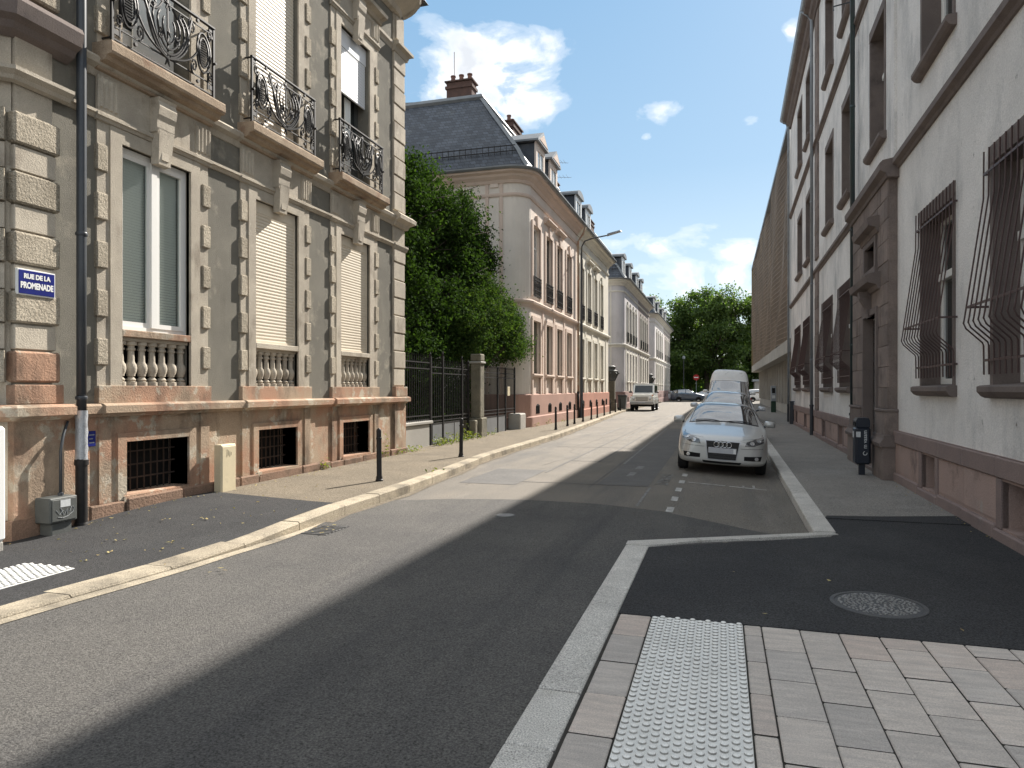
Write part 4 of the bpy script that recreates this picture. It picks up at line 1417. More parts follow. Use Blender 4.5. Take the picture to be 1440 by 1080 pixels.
# ================================================================== RIGHT BUILDING
RB = E('administration_building', (2.75, 0, 0), 'long white rendered three storey building with brown stone trim, barred windows and stone portal', 'building', rot=-.0125)
N = lambda: B(-1)
ENDR = 36.2
lowW = [(7.15, 8.95), (10.25, 11.98), (18.45, 20.30), (21.65, 23.75), (27.6, 29.75), (31.3, 33.6)]
upW = [(6.95, 8.7), (10.25, 11.95), (14.5, 16.05), (18.3, 19.9), (21.5, 23.25), (27.15, 29.1), (30.6, 32.7)]
LZ = (1.62, 4.28)
UZ = (6.38, 8.95)
TZ = (10.85, 13.55)
holes = [(a, b, *LZ) for a, b in lowW] + [(a, b, *UZ) for a, b in upW] + [(a, b, *TZ) for a, b in upW] + [(14.45, 15.75, -.1, 3.0), (14.6, 15.6, 3.75, 4.35)]
N().wall(4.9, ENDR, .88, 14.7, [h for h in holes], 0, .30).put('wall', MT['render'], RB)
b = N()
b.add([(0, 4.9, -.1), (-14, 4.9, -.1), (-14, 4.9, 14.7), (0, 4.9, 14.7)], [(0, 1, 2, 3)])
b.add([(0, ENDR, -.1), (-14, ENDR, -.1), (-14, ENDR, 14.7), (0, ENDR, 14.7)], [(3, 2, 1, 0)])
b.put('end_wall', MT['render'], RB)
N().box(-1.2, -.42, 5.0, ENDR - .1, -.2, 14.6).put('interior', MT['room'], RB)
# plinth of stone blocks with cellar windows
cw = [(7.55, 8.45), (10.95, 11.68), (19.35, 20.1), (22.85, 23.5), (28.4, 29.1), (32.2, 32.9)]
for pa, pb in ((4.9, 13.6), (17.2, ENDR)):
    N().wall(pa, pb, -.1, .885, [(a, b, .15, .64) for a, b in cw if pa < a < pb], .055, .28).put('plinth', MT['redstone'], RB)
y = 5.0
cuts = sorted([5.0, 13.55, 17.25, 24.85, ENDR] + [v for p in cw for v in (p[0] - .16, p[1] + .16)])
for a, c in zip(cuts, cuts[1:]):
    if 13.5 < a < 17.2: continue
    n = max(1, round((c - a) / 1.15))
    for i in range(n):
        p, q = a + (c - a) * i / n, a + (c - a) * (i + 1) / n
        ov = any(u[0] - .17 < (p + q) / 2 < u[1] + .17 for u in cw)
        N().cbox(.02, .085 + random.uniform(-.006, .006), p + .004, q - .004, .665, .885, .014).put('plinth_block', MT['redband'], RB)
        if not ov:
            N().cbox(.02, .062 + random.uniform(-.004, .006), p + .005, q - .005, .20, .655, .008).put('plinth_block', MT['redstone'], RB)
        N().cbox(.02, .095 + random.uniform(-.006, .008), p + .004, q - .004, -.15, .165 if not ov else .13, .016).put('plinth_block', MT['redband'], RB)
for a, c in cw:
    o = N().box(-.23, -.20, a, c, .15, .64).put('cellar_window', MT['black'], RB)
    N().box(.0, .07, a - .15, a, .14, .66).put('jamb', MT['redband'], o)
    N().box(.0, .07, c, c + .15, .14, .66).put('jamb', MT['redband'], o)
    f = N().box(-.20, -.17, a, c, .15, .19).box(-.20, -.17, a, c, .60, .64)
    for yy in (a, (a + c) / 2 - .02, c - .04):
        f.box(-.20, -.17, yy, yy + .04, .19, .60)
    f.put('frame', MT['pvc'], o)


def stone_window(a, c, z0, z1, cover_frame=True):
    """brown stone surround, sill, deep reveal, white two-part window"""
    w_ = .17
    s = N()
    s.box(-.30, .018, a - .0, a + w_ * .55, z0, z1 - .16)
    s.box(-.30, .018, c - w_ * .55, c, z0, z1 - .16)
    s.box(-.30, .022, a, c, z1 - .20, z1)
    so = s.put('window_surround', MT['brownfine'], RB)
    sill = N()
    sill.prism_y([(-.30, z0 - .0), (-.30, z0 + .05), (.10, z0 + .02), (.13, z0 + .005), (.13, z0 - .05), (.09, z0 - .10), (.05, z0 - .12), (-.02, z0 - .12)], a - .06, c + .06)
    sill.put('sill', MT['brownfine'], so, recalc=True)
    ia, ic, iz = a + w_ * .55, c - w_ * .55, z1 - .20
    x = -.24
    f = N()
    f.box(x - .06, x, ia, ia + .07, z0 + .05, iz)
    f.box(x - .06, x, ic - .07, ic, z0 + .05, iz)
    f.box(x - .06, x, ia + .07, ic - .07, iz - .07, iz)
    f.box(x - .06, x, ia + .07, ic - .07, z0 + .05, z0 + .13)
    zt = z0 + (iz - z0) * .66
    f.box(x - .06, x + .05, ia + .07, ic - .07, zt - .05, zt + .05)
    m_ = (ia + ic) / 2
    f.box(x - .055, x + .015, m_ - .05, m_ + .05, z0 + .13, zt - .05)
    f.box(x - .055, x + .010, m_ - .03, m_ + .03, zt + .05, iz - .07)
    for p, q in ((ia + .07, m_ - .05), (m_ + .05, ic - .07)):
        f.box(x - .05, x - .01, p, p + .045, z0 + .13, zt - .05)
        f.box(x - .05, x - .01, q - .045, q, z0 + .13, zt - .05)
    fo = f.put('window_frame', MT['pvc'], RB)
    N().box(x - .045, x - .035, ia + .07, ic - .07, z0 + .13, iz - .07).put('pane', MT['pane'], fo)
    return so


for a, c in lowW: stone_window(a, c, *LZ)
for a, c in upW: stone_window(a, c, *UZ)
for a, c in upW: stone_window(a, c, *TZ)


# barred grilles that belly out over the sills
def grille(a, c, z0, z1, n=13):
    par = N()
    L = c - a
    prof = [(.045, z1 - .02), (.05, z1 - .55), (.235, z0 + .78), (.245, z0 + .72), (.22, z0 + .66), (.06, z0 + .50), (.048, z0 + .46), (.045, z0 + .14)]
    go = None
    for x, z in ((.05, z1 - .28), (.215, z0 + .90), (.047, z0 + .30)):
        fl = N()
        fl.box(x - .004, x + .004, a, c, z - .014, z + .014)
        for yy in (a + .004, c - .014):
            fl.box(-.06, x - .003, yy, yy + .010, z - .012, z + .012)
        o = fl.put('window_grille' if go is None else 'crossbar', MT['grillepaint'], RB if go is None else go)
        go = go or o
    me = None
    for i in range(n):
        yy = a + L * i / (n - 1)
        if me is None:
            me = N().tube([(x, 0, z) for x, z in prof], .0095, 6).mesh('bar', smooth='auto')
            me.materials.append(MT['grillepaint'])
        link('bar', me, None, go, (0, yy, 0))
    for k, yy in enumerate((a + L * .5,)):      # braided centre piece on the belly
        pts = [(.24 + .012 * math.sin(t * 9), yy + .03 * math.cos(t * 9), z0 + .62 + .8 * t) for t in [i / 24 for i in range(25)]]
    return go


for a, c in lowW:
    grille(a - .08, c + .10, *LZ, n=13)

# string courses, pilaster strip, portal -----------------------------------
N().sweep([(-.05, 5.38), (.03, 5.39), (.05, 5.43), (.11, 5.47), (.11, 5.56), (.05, 5.60), (-.05, 5.62)][::-1], [(0, 4.9), (0, 13.5)]).put('string_course', MT['brownfine'], RB, recalc=True)
N().sweep([(-.05, 5.44), (.03, 5.45), (.05, 5.49), (.10, 5.52), (.10, 5.60), (.05, 5.63), (-.05, 5.65)][::-1], [(0, 17.3), (0, ENDR)]).put('string_course', MT['brownfine'], RB, recalc=True)
N().sweep([(-.05, 9.76), (.03, 9.77), (.05, 9.81), (.11, 9.84), (.11, 9.92), (.05, 9.96), (-.05, 9.98)][::-1], [(0, 4.9), (0, ENDR)]).put('string_course', MT['brownfine'], RB, recalc=True)
N().box(-.02, .045, 13.62, 13.86, 5.66, 14.4).put('pilaster_strip', MT['render'], RB)
z = .90
while z < 14.2:                                   # stone party strip
    for za, zb in ((z, min(z + .42, 14.4)),):
        if not (5.3 < za < 5.65 or 9.5 < za < 9.95):
            N().cbox(-.02, .05 + random.uniform(-.004, .004), 24.95, 25.75, za + .004, zb - .004, .008).put('strip_block', MT['brownstone'], RB)
    z += .42
# eaves and gutter, roof
N().prism_y([(-.1, 14.15), (.08, 14.15), (.12, 14.22), (.20, 14.28), (.24, 14.40), (.38, 14.46), (.40, 14.58), (-.1, 14.7)], 4.9, ENDR + .1).put('eaves_cornice', MT['brownfine'], RB, recalc=True)
N().prism_y([(.36, 14.56), (.40, 14.54), (.46, 14.56), (.50, 14.63), (.50, 14.70), (.47, 14.70), (.44, 14.64), (.36, 14.62)], 4.9, ENDR + .2).put('roof_gutter', MT['greyzinc'], RB, recalc=True)
N().prism_y([(.40, 14.68), (-6.5, 19.0), (-13.5, 14.68)], 4.9, ENDR).put('roof', MT['slates'], RB)

# portal
PW = .16
pt = N()
pt.wall(13.55, 17.2, 0.0, 5.42, [(14.45, 15.75, -.1, 3.02), (14.60, 15.60, 3.72, 4.38)], PW - .03, .4)
po = pt.put('portal', MT['brownstone'], RB)
z, r_ = .88, 0
while z < 5.3:                                    # ashlar blocks
    hh = .37
    z1_ = min(z + hh, 5.40)
    segs = []
    for a, c in ((13.55, 14.42), (15.78, 17.2)):
        mid = (a + c) / 2 + (.14 if r_ % 2 else -.14)
        segs += [(a, mid), (mid, c)]
    if z > 3.02 and not (3.6 < z1_ and z < 4.45):
        segs += [(14.42, 15.1 + (.1 if r_ % 2 else -.1)), (15.1 + (.1 if r_ % 2 else -.1), 15.78)]
    for a, c in segs:
        N().cbox(-.02, PW + random.uniform(-.006, .006), a + .003, c - .003, z + .003, z1_ - .003, .006).put('ashlar_block', MT['brownstone'], po)
    z = z1_
    r_ += 1
for a, c in ((13.42, 14.36), (15.84, 17.26)):     # pedestals
    N().cbox(-.02, .26, a, c, -.1, .62, .012).put('pedestal', MT['brownstone'], po)
    N().prism_y([(-.02, .60), (.30, .60), (.31, .66), (.25, .74), (.24, .80), (-.02, .80)], a - .03, c + .03).put('pedestal_cap', MT['brownfine'], po, recalc=True)
    N().cbox(-.02, .215, a + .05, c - .05, .78, 1.22, .010).put('pedestal_block', MT['brownstone'], po)
    N().cbox(-.02, .235, a + .03, c - .03, 1.20, 1.25, .010).put('pedestal_cap', MT['brownfine'], po)
fr2 = N()
fr2.box(-.0, PW + .035, 14.36, 14.47, .30, 3.14)
fr2.box(-.0, PW + .035, 15.73, 15.84, .30, 3.14)
fr2.box(-.0, PW + .035, 14.47, 15.73, 3.02, 3.14)
fr2.put('door_surround', MT['brownfine'], po)
k = N().prism_y([(PW, 3.0), (PW + .06, 2.98), (PW + .08, 3.15), (PW + .20, 3.36), (PW + .22, 3.48), (PW, 3.48)], 15.0, 15.2).put('keystone', MT['brownfine'], po, recalc=True)
N().sweep([(0, 3.42), (.06, 3.44), (.09, 3.52), (.24, 3.56), (.27, 3.68), (.23, 3.71), (0, 3.76)][::-1], [(PW - .02, 14.15), (PW - .02, 16.05)]).put('door_hood', MT['brownfine'], po, recalc=True)
N().box(0, PW + .05, 14.42, 15.78, 3.76, 3.90).put('transom_sill', MT['brownfine'], po)
fr2 = N()
fr2.box(0, PW + .03, 14.46, 14.60, 3.90, 4.48)
fr2.box(0, PW + .03, 15.60, 15.74, 3.90, 4.48)
fr2.box(0, PW + .03, 14.60, 15.60, 4.38, 4.48)
fr2.put('transom_surround', MT['brownfine'], po)
N().sweep([(0, 4.48), (.05, 4.50), (.08, 4.58), (.20, 4.62), (.23, 4.74), (.19, 4.77), (0, 4.80)][::-1], [(PW - .02, 14.25), (PW - .02, 15.95)]).put('transom_hood', MT['brownfine'], po, recalc=True)
N().box(-.28, -.24, 14.55, 15.65, 3.7, 4.4).put('transom_pane', MT['pane'], po)
ff = N()
for yy in (14.6, 14.92, 15.24, 15.56):
    ff.box(-.24, -.20, yy, yy + .04, 3.7, 4.4)
ff.put('transom_bar', MT['doorwood'], po)
N().prism_y([(-.02, 5.24), (PW + .03, 5.26), (PW + .05, 5.32), (PW + .14, 5.38), (PW + .15, 5.50), (PW + .10, 5.55), (-.02, 5.60)], 13.40, 17.32).put('portal_cornice', MT['brownfine'], po, recalc=True)
do = N().box(-.34, -.27, 14.45, 15.75, .25, 3.02).put('door', MT['doorwood'], RB)
for yy in (14.53, 15.16):
    for za, zb in ((.45, 1.1), (1.2, 2.1), (2.2, 2.9)):
        N().cbox(-.28, -.245, yy, yy + .5, za, zb, .015).put('door_panel', MT['doorwood'], do)
N().tube([(-.24, 15.08, 1.25), (-.19, 15.08, 1.25), (-.19, 15.0, 1.25)], .012, 6).put('handle', MT['chrome'], do)
for i in range(2):
    N().cbox(-.30, .18 - .16 * i, 14.47, 15.73, -.1 + .17 * i, .09 + .17 * i, .01).put('door_step', MT['brownfine'], RB)
# downpipes
for yy, mt, z0 in ((17.42, MT['pipegreen'], 1.0), (25.9, MT['greyzinc'], 1.0), (ENDR - .1, MT['greyzinc'], .8)):
    d = N().tube([(.13, yy, z0), (.13, yy, 14.2), (.30, yy, 14.45), (.46, yy, 14.6)], .052, 12)
    do_ = d.put('downpipe', mt, RB, smooth=True)
    N().tube([(.13, yy, -.02), (.13, yy, z0 + .05)], .062, 12).lathe([(.075, 0), (.075, .06)], (.13, yy, z0), 12).put('iron_shoe', MT['pipe'], do_, smooth='auto')
    for z in (2.6, 5.2, 8.0, 10.6, 13.0):
        N().lathe([(.058, -.02), (.062, 0), (.058, .02)], (.13, yy, z), 12).put('pipe_clip', mt, do_, smooth='auto')
# bracket with an old flag socket under an upper sill
N().tube([(.0, 18.05, 10.70), (.45, 18.0, 10.62), (.45, 18.0, 10.52)], .016, 6).put('flag_socket', MT['pipe'], RB)

# dark blue litter bin beside the portal
bn = E('litter_bin', (2.47, 14.22, ZR + .005), 'dark blue litter bin with white sticker standing at the stone portal', 'litter bin')
B().cbox(-.13, .13, -.16, .16, .20, .88, .035).put('body', MT['navy'], bn)
B().prism_y([(-.115, .88), (.115, .88), (.115, 1.00), (.09, 1.05), (-.09, 1.05), (-.115, 1.00)], -.15, .15).put('hood', MT['navy'], bn)
B().box(-.128, -.10, -.13, .13, .90, .97).put('slot', MT['black'], bn)
B().cbox(-.05, .05, -.05, .05, -.02, .22, .008).put('foot', MT['navy'], bn)
B().box(-.1325, -.13, -.00, .11, .68, .80).put('sticker', MT['label'], bn)
b = B()
b.box(-.12, -.045, -.1625, -.1605, .70, .80)
b.put('sticker', MT['label'], bn)
text('lettering', 'm vasam', .095, MT['label'], bn, (.03, -.1625, .66), (R(90), R(-90), 0), .001)
text('lettering', 'C', .10, MT['label'], bn, (.03, -.1625, .40), (R(90), R(-60), 0), .001)

# short dark post and plinth boxes by the far pipe
ps = E('service_box', (3.02, 33.9, ZR), 'slim black service box standing at the far corner of the white building', 'service box')
B().cbox(-.09, .09, -.15, .15, 0, 1.0, .02).put('body', MT['pipe'], ps)
B().cbox(-.11, .11, -.17, .17, 1.0, 1.04, .01).put('lid', MT['pipe'], ps)

# ================================================================== MODERN BUILDING
MB = E('modern_building', (3.2, 0, 0), 'modern building with a wavy brown metal mesh screen over a pale concrete base', 'building')
Y0M, Y1M = 37.3, 82.5
N().box(-9, -.35, Y0M + .05, Y1M - .3, 4.10, 14.8).put('dark_wall', M('bronze_wall', (.085, .066, .05), (.065, .052, .04), .8, .7), MB)
N().box(-9, .0, Y0M, Y1M, 3.45, 4.12).put('floor_band', MT['concrete'], MB)
N().box(-9, .03, Y0M, Y1M, 14.8, 15.05).put('parapet', MT['greyzinc'], MB)
N().box(-.5, .02, Y0M, Y0M + .22, 4.12, 14.8).put('end_frame', MT['white'], MB)
N().box(-.6, .02, Y1M - .35, Y1M, 4.12, 14.8).put('end_frame', M('ochre_metal', (.30, .235, .10), (.25, .19, .09), 1, .6), MB)
wave = lambda y, z: -.12 + .10 * math.sin(y * .42 + .9 * math.sin(z * .5)) + .06 * math.sin(y * .95 + z * .7)
b = N()
ys_ = fr(Y0M + .25, Y1M - .4, 150)
for k in range(38):
    z = 4.2 + k * .285
    for dz, dx in ((0, 0),):
        vs = []
        for yy in ys_:
            x = wave(yy, z)
            vs += [(x, yy, z - .018), (x + .04, yy, z - .018), (x + .04, yy, z + .018), (x, yy, z + .018)]
        n = len(ys_)
        b.add(vs, [(4 * i + j, 4 * i + (j + 1) % 4, 4 * i + 4 + (j + 1) % 4, 4 * i + 4 + j) for i in range(n - 1) for j in range(4)])
zs_ = fr(4.2, 14.75, 22)
for k in range(151):
    yy = ys_[k]
    vs = []
    for z in zs_:
        x = wave(yy, z)
        vs += [(x + .005, yy - .02, z), (x + .05, yy - .02, z), (x + .05, yy + .02, z), (x + .005, yy + .02, z)]
    n = len(zs_)
    b.add(vs, [(4 * i + j, 4 * i + 4 + j, 4 * i + 4 + (j + 1) % 4, 4 * i + (j + 1) % 4) for i in range(n - 1) for j in range(4)])
o = b.put('mesh_screen', M('bronze_mesh', (.34, .265, .20), (.25, .20, .155), .5, .55, metal=.2), MB)
o['kind'] = 'stuff'
N().box(-9, -1.0, Y0M - .4, Y1M - .8, -.1, 3.46).put('base_wall', MT['concretedk'], MB)
N().box(-1.02, -.80, Y0M - .6, Y1M - .8, -.1, .62).put('base_plinth', MT['concrete'], MB)
y = Y0M + .4
while y < Y1M - 1:
    N().box(-1.02, -.72, y, y + .24, .60, 3.455).put('fin', MT['concrete'], MB)
    y += 2.3
N().box(-1.02, -.90, 60.2, 62.2, .62, 2.4).put('service_door', MT['concrete'], MB)
# information column on the pavement
ic = E('parking_meter', (3.35, 50.5, ZR), 'dark green parking meter column on the shaded pavement before the concrete base', 'parking meter')
B().cbox(-.16, .16, -.12, .12, 0, .75, .02).put('foot', M('deep_green_paint', (.02, .045, .03), None, rough=.5), ic)
B().cbox(-.17, .17, -.13, .13, .75, 1.80, .03).put('head', MT['greyzinc'], ic)
B().box(-.10, .10, -.134, -.128, 1.3, 1.65).put('screen', MT['black'], ic)
B().box(-.10, .10, -.134, -.128, .95, 1.15).put('panel', MT['label'], ic)
# ================================================================== LEFT ROW OF VILLAS
def villa(label, y0, y1, wins, upz, lowz, cols, cellar, corner=True, far_free=False, eave=9.95, belt=4.98, base=1.37, rr=.7,
          hood=(), dormers=(), dstyle='gable', chimneys=(), low_style='blind', up_style=(), aerial=None, rail=True, panels=True, band=9.02, base0=.12, roof_top=14.1):
    cw_, ct, cp, cs = cols            # wall, trim, plinth, side wall
    V = E('villa', (-7.1, 0, 0), label, 'house')
    ya = y0 + rr if corner else y0
    arc = [(-rr + rr * math.sin(R(a)), y0 + rr - rr * math.cos(R(a))) for a in range(0, 91, 11)] + [(0, y0 + rr)]
    arc = [p for i, p in enumerate(arc) if i == 0 or (Vector(p) - Vector(arc[i - 1])).length > .02]
    end = [(0, y1)] + ([(-11, y1)] if far_free else [])
    path = ([(-11, y0)] + arc + end) if corner else ([(0, y0)] + end)
    holes = []
    for a, c in wins:
        holes += [(a, c, lowz[0], lowz[1]), (a, c, upz[0], upz[1])]
        if panels: holes.append((a, c, lowz[0] - .80, lowz[0] - .14))
    B().wall(ya, y1, base - .02, eave, holes, 0, .22).put('wall', cw_, V)
    if corner:
        B().sweep([(0, base - .02), (0, eave)], [(-11, y0)] + arc, closed_prof=False).put('side_wall', cs, V, recalc=False)
        # pilaster strips on the side wall
        for xx, wv in ((-.98, .12), (-1.55, .12)):
            B().box(xx - wv / 2, xx + wv / 2, y0 - .035, y0 + .1, base, eave - .3).put('side_strip', ct, V)
        B().box(-1.46, -1.07, y0 - .02, y0 + .1, belt + .3, band - .15).put('side_panel', cs, V)
        B().box(-1.42, -1.10, y0 - .045, y0 + .1, band + .30, band + .48).put('side_panel', cw_, V)
    if far_free:
        B().add([(0, y1, base - .02), (-11, y1, base - .02), (-11, y1, eave), (0, y1, eave)], [(3, 2, 1, 0)]).put('side_wall', cs, V)
    B().box(-1.6, -.30, ya, y1, 0, eave - .1).put('interior', MT['room'], V)
    # plinth with arched cellar openings
    pw = .06
    B().sweep([(-.2, base0 - .3), (pw, base0 - .3), (pw, base), (-.02, base + .04), (-.2, base + .04)], path).put('plinth', cp, V, recalc=True)
    B().sweep([(-.2, base0 - .3), (pw + .05, base0 - .3), (pw + .05, base0 + .38), (pw, base0 + .42), (-.2, base0 + .42)], path).put('plinth_course', cp, V, recalc=True)
    for yc in cellar:
        pr = [(yc - .30, base0 + .50), (yc + .30, base0 + .50), (yc + .30, .85)] + [(yc + .30 * math.cos(R(t)), .85 + .16 * math.sin(R(t))) for t in (30, 60, 90, 120, 150)] + [(yc - .30, .85)]
        o = B().prism_x(pr, pw - .1, pw + .006).put('cellar_window', MT['black'], V, recalc=True)
        gb = B()
        for k in range(5):
            gb.box(pw + .006, pw + .02, yc - .24 + .12 * k - .008, yc - .24 + .12 * k + .008, base0 + .50, .95)
        gb.put('grating', MT['iron'], o)
    # mouldings
    B().sweep([(-.1, belt - .22), (.03, belt - .22), (.05, belt - .12), (.12, belt - .06), (.14, belt + .02), (.10, belt + .07), (-.1, belt + .10)], path).put('belt_course', ct, V, recalc=True)
    B().sweep([(-.1, band - .06), (.04, band - .06), (.06, band), (.06, band + .06), (-.1, band + .08)], path).put('frieze_band', ct, V, recalc=True)
    B().sweep([(-.1, band + .42), (.05, band + .44), (.10, band + .55), (.22, band + .66), (.26, band + .74), (.38, band + .80), (.40, eave), (-.1, eave + .02)], path).put('cornice', ct, V, recalc=True)
    B().sweep([(.38, eave - .06), (.45, eave - .06), (.50, eave), (.50, eave + .05), (.46, eave + .05), (.43, eave + .0), (.36, eave)], path).put('roof_gutter', MT['zinc'], V, recalc=True)
    # mansard roof
    rp = [(.10, eave + .02), (-.10, eave + .32), (-.38, eave + .82), (-1.18, eave + 1.92), (-2.0, eave + 3.03), (-2.8, roof_top)]
    rpath = ([(-11, y0)] if corner else []) + [(0, y0), (0, y1)] + ([(-11, y1)] if far_free else [])
    B().sweep(rp, rpath, closed_prof=False).put('mansard_roof', MT['slates'], V, recalc=False)
    B().sweep([(-2.70, roof_top - .16), (-2.62, roof_top - .05), (-2.70, roof_top + .10), (-2.85, roof_top + .12), (-3.0, roof_top + .02)], rpath).put('ridge_roll', MT['zinc'], V, recalc=True)
    tx0, ty0 = -2.9, y0 + (2.9 if corner else 0)
    B().add([(-2.9, ty0, roof_top), (-2.9, y1 - (2.9 if far_free else 0), roof_top), (-11, y1 - (2.9 if far_free else 0), roof_top + .5), (-11, ty0, roof_top + .5)], [(0, 1, 2, 3)]).put('roof_top', MT['zinc'], V)
    hips = ([(1, y0)] if corner else []) + ([(-1, y1)] if far_free else [])
    for sgn, yy in hips:                           # lead on the hips
        b = B()
        pts = [(a + .01, yy - sgn * (a + .01), z + .03) for a, z in rp]
        for p, q in zip(pts, pts[1:]):
            wv = .11
            b.add([(p[0] - wv, p[1] - sgn * .03, p[2] + .02), (p[0] + .04, p[1] - sgn * .03, p[2] + .05), (p[0] + .03, p[1] + sgn * wv, p[2] + .02), (q[0] - wv, q[1] - sgn * .03, q[2] + .02), (q[0] + .04, q[1] - sgn * .03, q[2] + .05), (q[0] + .03, q[1] + sgn * wv, q[2] + .02)],
                  [(0, 1, 4, 3), (1, 2, 5, 4)])
        b.put('hip_flashing', MT['zinc'], V, recalc=True)
        # snow guard along the side
        if sgn == 1:
            s = B()
            for k in range(40):
                s.box(-10 + .24 * k, -9.98 + .24 * k, y0 + .28, y0 + .30, eave + .72, eave + 1.08)
            s.box(-10.2, -.5, y0 + .275, y0 + .305, eave + 1.03, eave + 1.06)
            s.box(-10.2, -.5, y0 + .275, y0 + .305, eave + .82, eave + .85)
            s.put('snow_guard', MT['iron'], V)
    # windows
    for i, (a, c) in enumerate(wins):
        m_ = (a + c) / 2
        for lower in (True, False):
            z0, z1 = lowz if lower else upz
            t = B()
            t.box(-.02, .05, a - .16, a, z0 - (.9 if lower else .0), z1 + .16)
            t.box(-.02, .05, c, c + .16, z0 - (.9 if lower else .0), z1 + .16)
            t.box(-.02, .05, a, c, z1, z1 + .16)
            so = t.put('window_surround', ct, V)
            if lower:
                B().prism_y([(-.1, z0 - .14), (.08, z0 - .14), (.12, z0 - .06), (.11, z0), (-.1, z0 + .02)], a - .14, c + .14).put('sill', ct, so, recalc=True)
                if panels: B().box(-.12, -.06, a, c, z0 - .80, z0 - .14).put('panel', cw_, so)
            else:
                k = B()
                k.prism_x([(m_ - .10, z1 - .02), (m_ + .10, z1 - .02), (m_ + .16, z1 + .42), (m_ - .16, z1 + .42)], .0, .10)
                k.put('keystone', ct, so, recalc=True)
                if i in hood:
                    B().prism_y([(0, z1 + .46), (.08, z1 + .48), (.12, z1 + .56), (.22, z1 + .60), (.22, z1 + .66), (0, z1 + .72)], a - .24, c + .24).put('hood_moulding', ct, so, recalc=True)
            style = low_style if lower else (up_style[i] if i < len(up_style) else 'dark')
            fm = MT['pvc'] if style in ('white', 'whiteblind') else MT['darkwood']
            x = -.13
            f = B()
            f.box(x - .05, x, a, a + .07, z0, z1)
            f.box(x - .05, x, c - .07, c, z0, z1)
            f.box(x - .05, x, a + .07, c - .07, z1 - .07, z1)
            f.box(x - .05, x, a + .07, c - .07, z0, z0 + .08)
            f.box(x - .05, x + .01, m_ - .05, m_ + .05, z0 + .08, z1 - .07)
            if style != 'blind':
                f.box(x - .045, x + .005, a + .07, m_ - .05, z0 + (z1 - z0) * .70, z0 + (z1 - z0) * .70 + .07)
                f.box(x - .045, x + .005, m_ + .05, c - .07, z0 + (z1 - z0) * .70, z0 + (z1 - z0) * .70 + .07)
            fo = f.put('window_frame', fm, V)
            pm = {'dark': MT['pane'], 'white': MT['panepale'], 'whiteblind': MT['panepale'], 'blind': MT['oliveblind']}[style]
            B().box(x - .03, x - .015, a + .07, c - .07, z0 + .08, z1 - .07).put('pane' if style != 'blind' else 'closed_shutter', pm, fo)
            if not lower and rail:
                rl = B()
                rz0, rz1 = z0 + .02, z0 + .78
                for k in range(11):
                    yy = a + (c - a) * k / 10
                    rl.box(.055, .075, yy - .008, yy + .008, rz0, rz1)
                for zz in (rz0 + .03, rz0 + .24, rz1 - .12, rz1):
                    rl.box(.05, .085, a - .02, c + .02, zz - .012, zz + .012)
                for k in range(5):
                    yy = a + (c - a) * (k + .5) / 5
                    rl.tube([(.065, yy + .07 * math.cos(t), rz0 + .44 + .10 * math.sin(t)) for t in [j * .7 for j in range(10)]], .008, 4)
                rl.put('railing', MT['iron'], V)
    # pilaster strips between the windows
    edges = [ya] + [v for w_ in wins for v in w_] + [y1]
    for k in range(0, len(edges), 2):
        p, q = edges[k], edges[k + 1]
        if q - p > .75:
            yc = (p + q) / 2
            B().box(-.02, .035, yc - .12, yc + .12, base + .04, belt - .22).put('pilaster', ct, V)
    # dormers
    for (a, c) in dormers:
        zt = eave + 2.0
        fx = -.42
        d = B().box(-3.2, fx, a, c, eave + .42, zt).put('dormer', MT['slate'], V)
        f = B()
        f.box(fx - .02, fx + .06, a - .05, a + .20, eave + .42, zt + .05)
        f.box(fx - .02, fx + .06, c - .20, c + .05, eave + .42, zt + .05)
        f.box(fx - .02, fx + .06, a + .20, c - .20, zt - .22, zt + .05)
        f.box(fx - .02, fx + .09, a - .05, c + .05, eave + .36, eave + .46)
        f.put('dormer_front', cw_ if dstyle == 'gable' else MT['white'], d)
        f = B()
        m_ = (a + c) / 2
        f.box(fx - .0, fx + .035, a + .20, a + .26, eave + .46, zt - .22)
        f.box(fx - .0, fx + .035, c - .26, c - .20, eave + .46, zt - .22)
        f.box(fx - .0, fx + .04, m_ - .04, m_ + .04, eave + .46, zt - .22)
        f.put('dormer_window', MT['pvc'], d)
        B().box(fx + .002, fx + .018, a + .26, c - .26, eave + .46, zt - .22).put('dormer_pane', MT['pane'] if dstyle != 'gable' else MT['panepale'], d)
        if dstyle == 'gable':
            r_ = B().prism_x([(a - .22, zt + .05), (c + .22, zt + .05), (c + .22, zt + .13), (m_, zt + .66), (a - .22, zt + .13)], -3.6, fx + .20)
            r_.put('dormer_roof', MT['zinc'], d, recalc=True)
            B().prism_x([(a + .0, zt + .14), (c - .0, zt + .14), (m_, zt + .52)], fx + .195, fx + .215).put('pediment', ct, d, recalc=True)
        else:
            pr = [(a - .15, zt + .05), (c + .15, zt + .05), (c + .15, zt + .14)] + [(m_ + (c - m_ + .10) * math.cos(R(t)), zt + .14 + .26 * math.sin(R(t))) for t in (30, 60, 90, 120, 150)] + [(a - .15, zt + .14)]
            B().prism_x(pr, -3.4, fx + .18).put('dormer_roof', MT['zinc'], d, recalc=True)
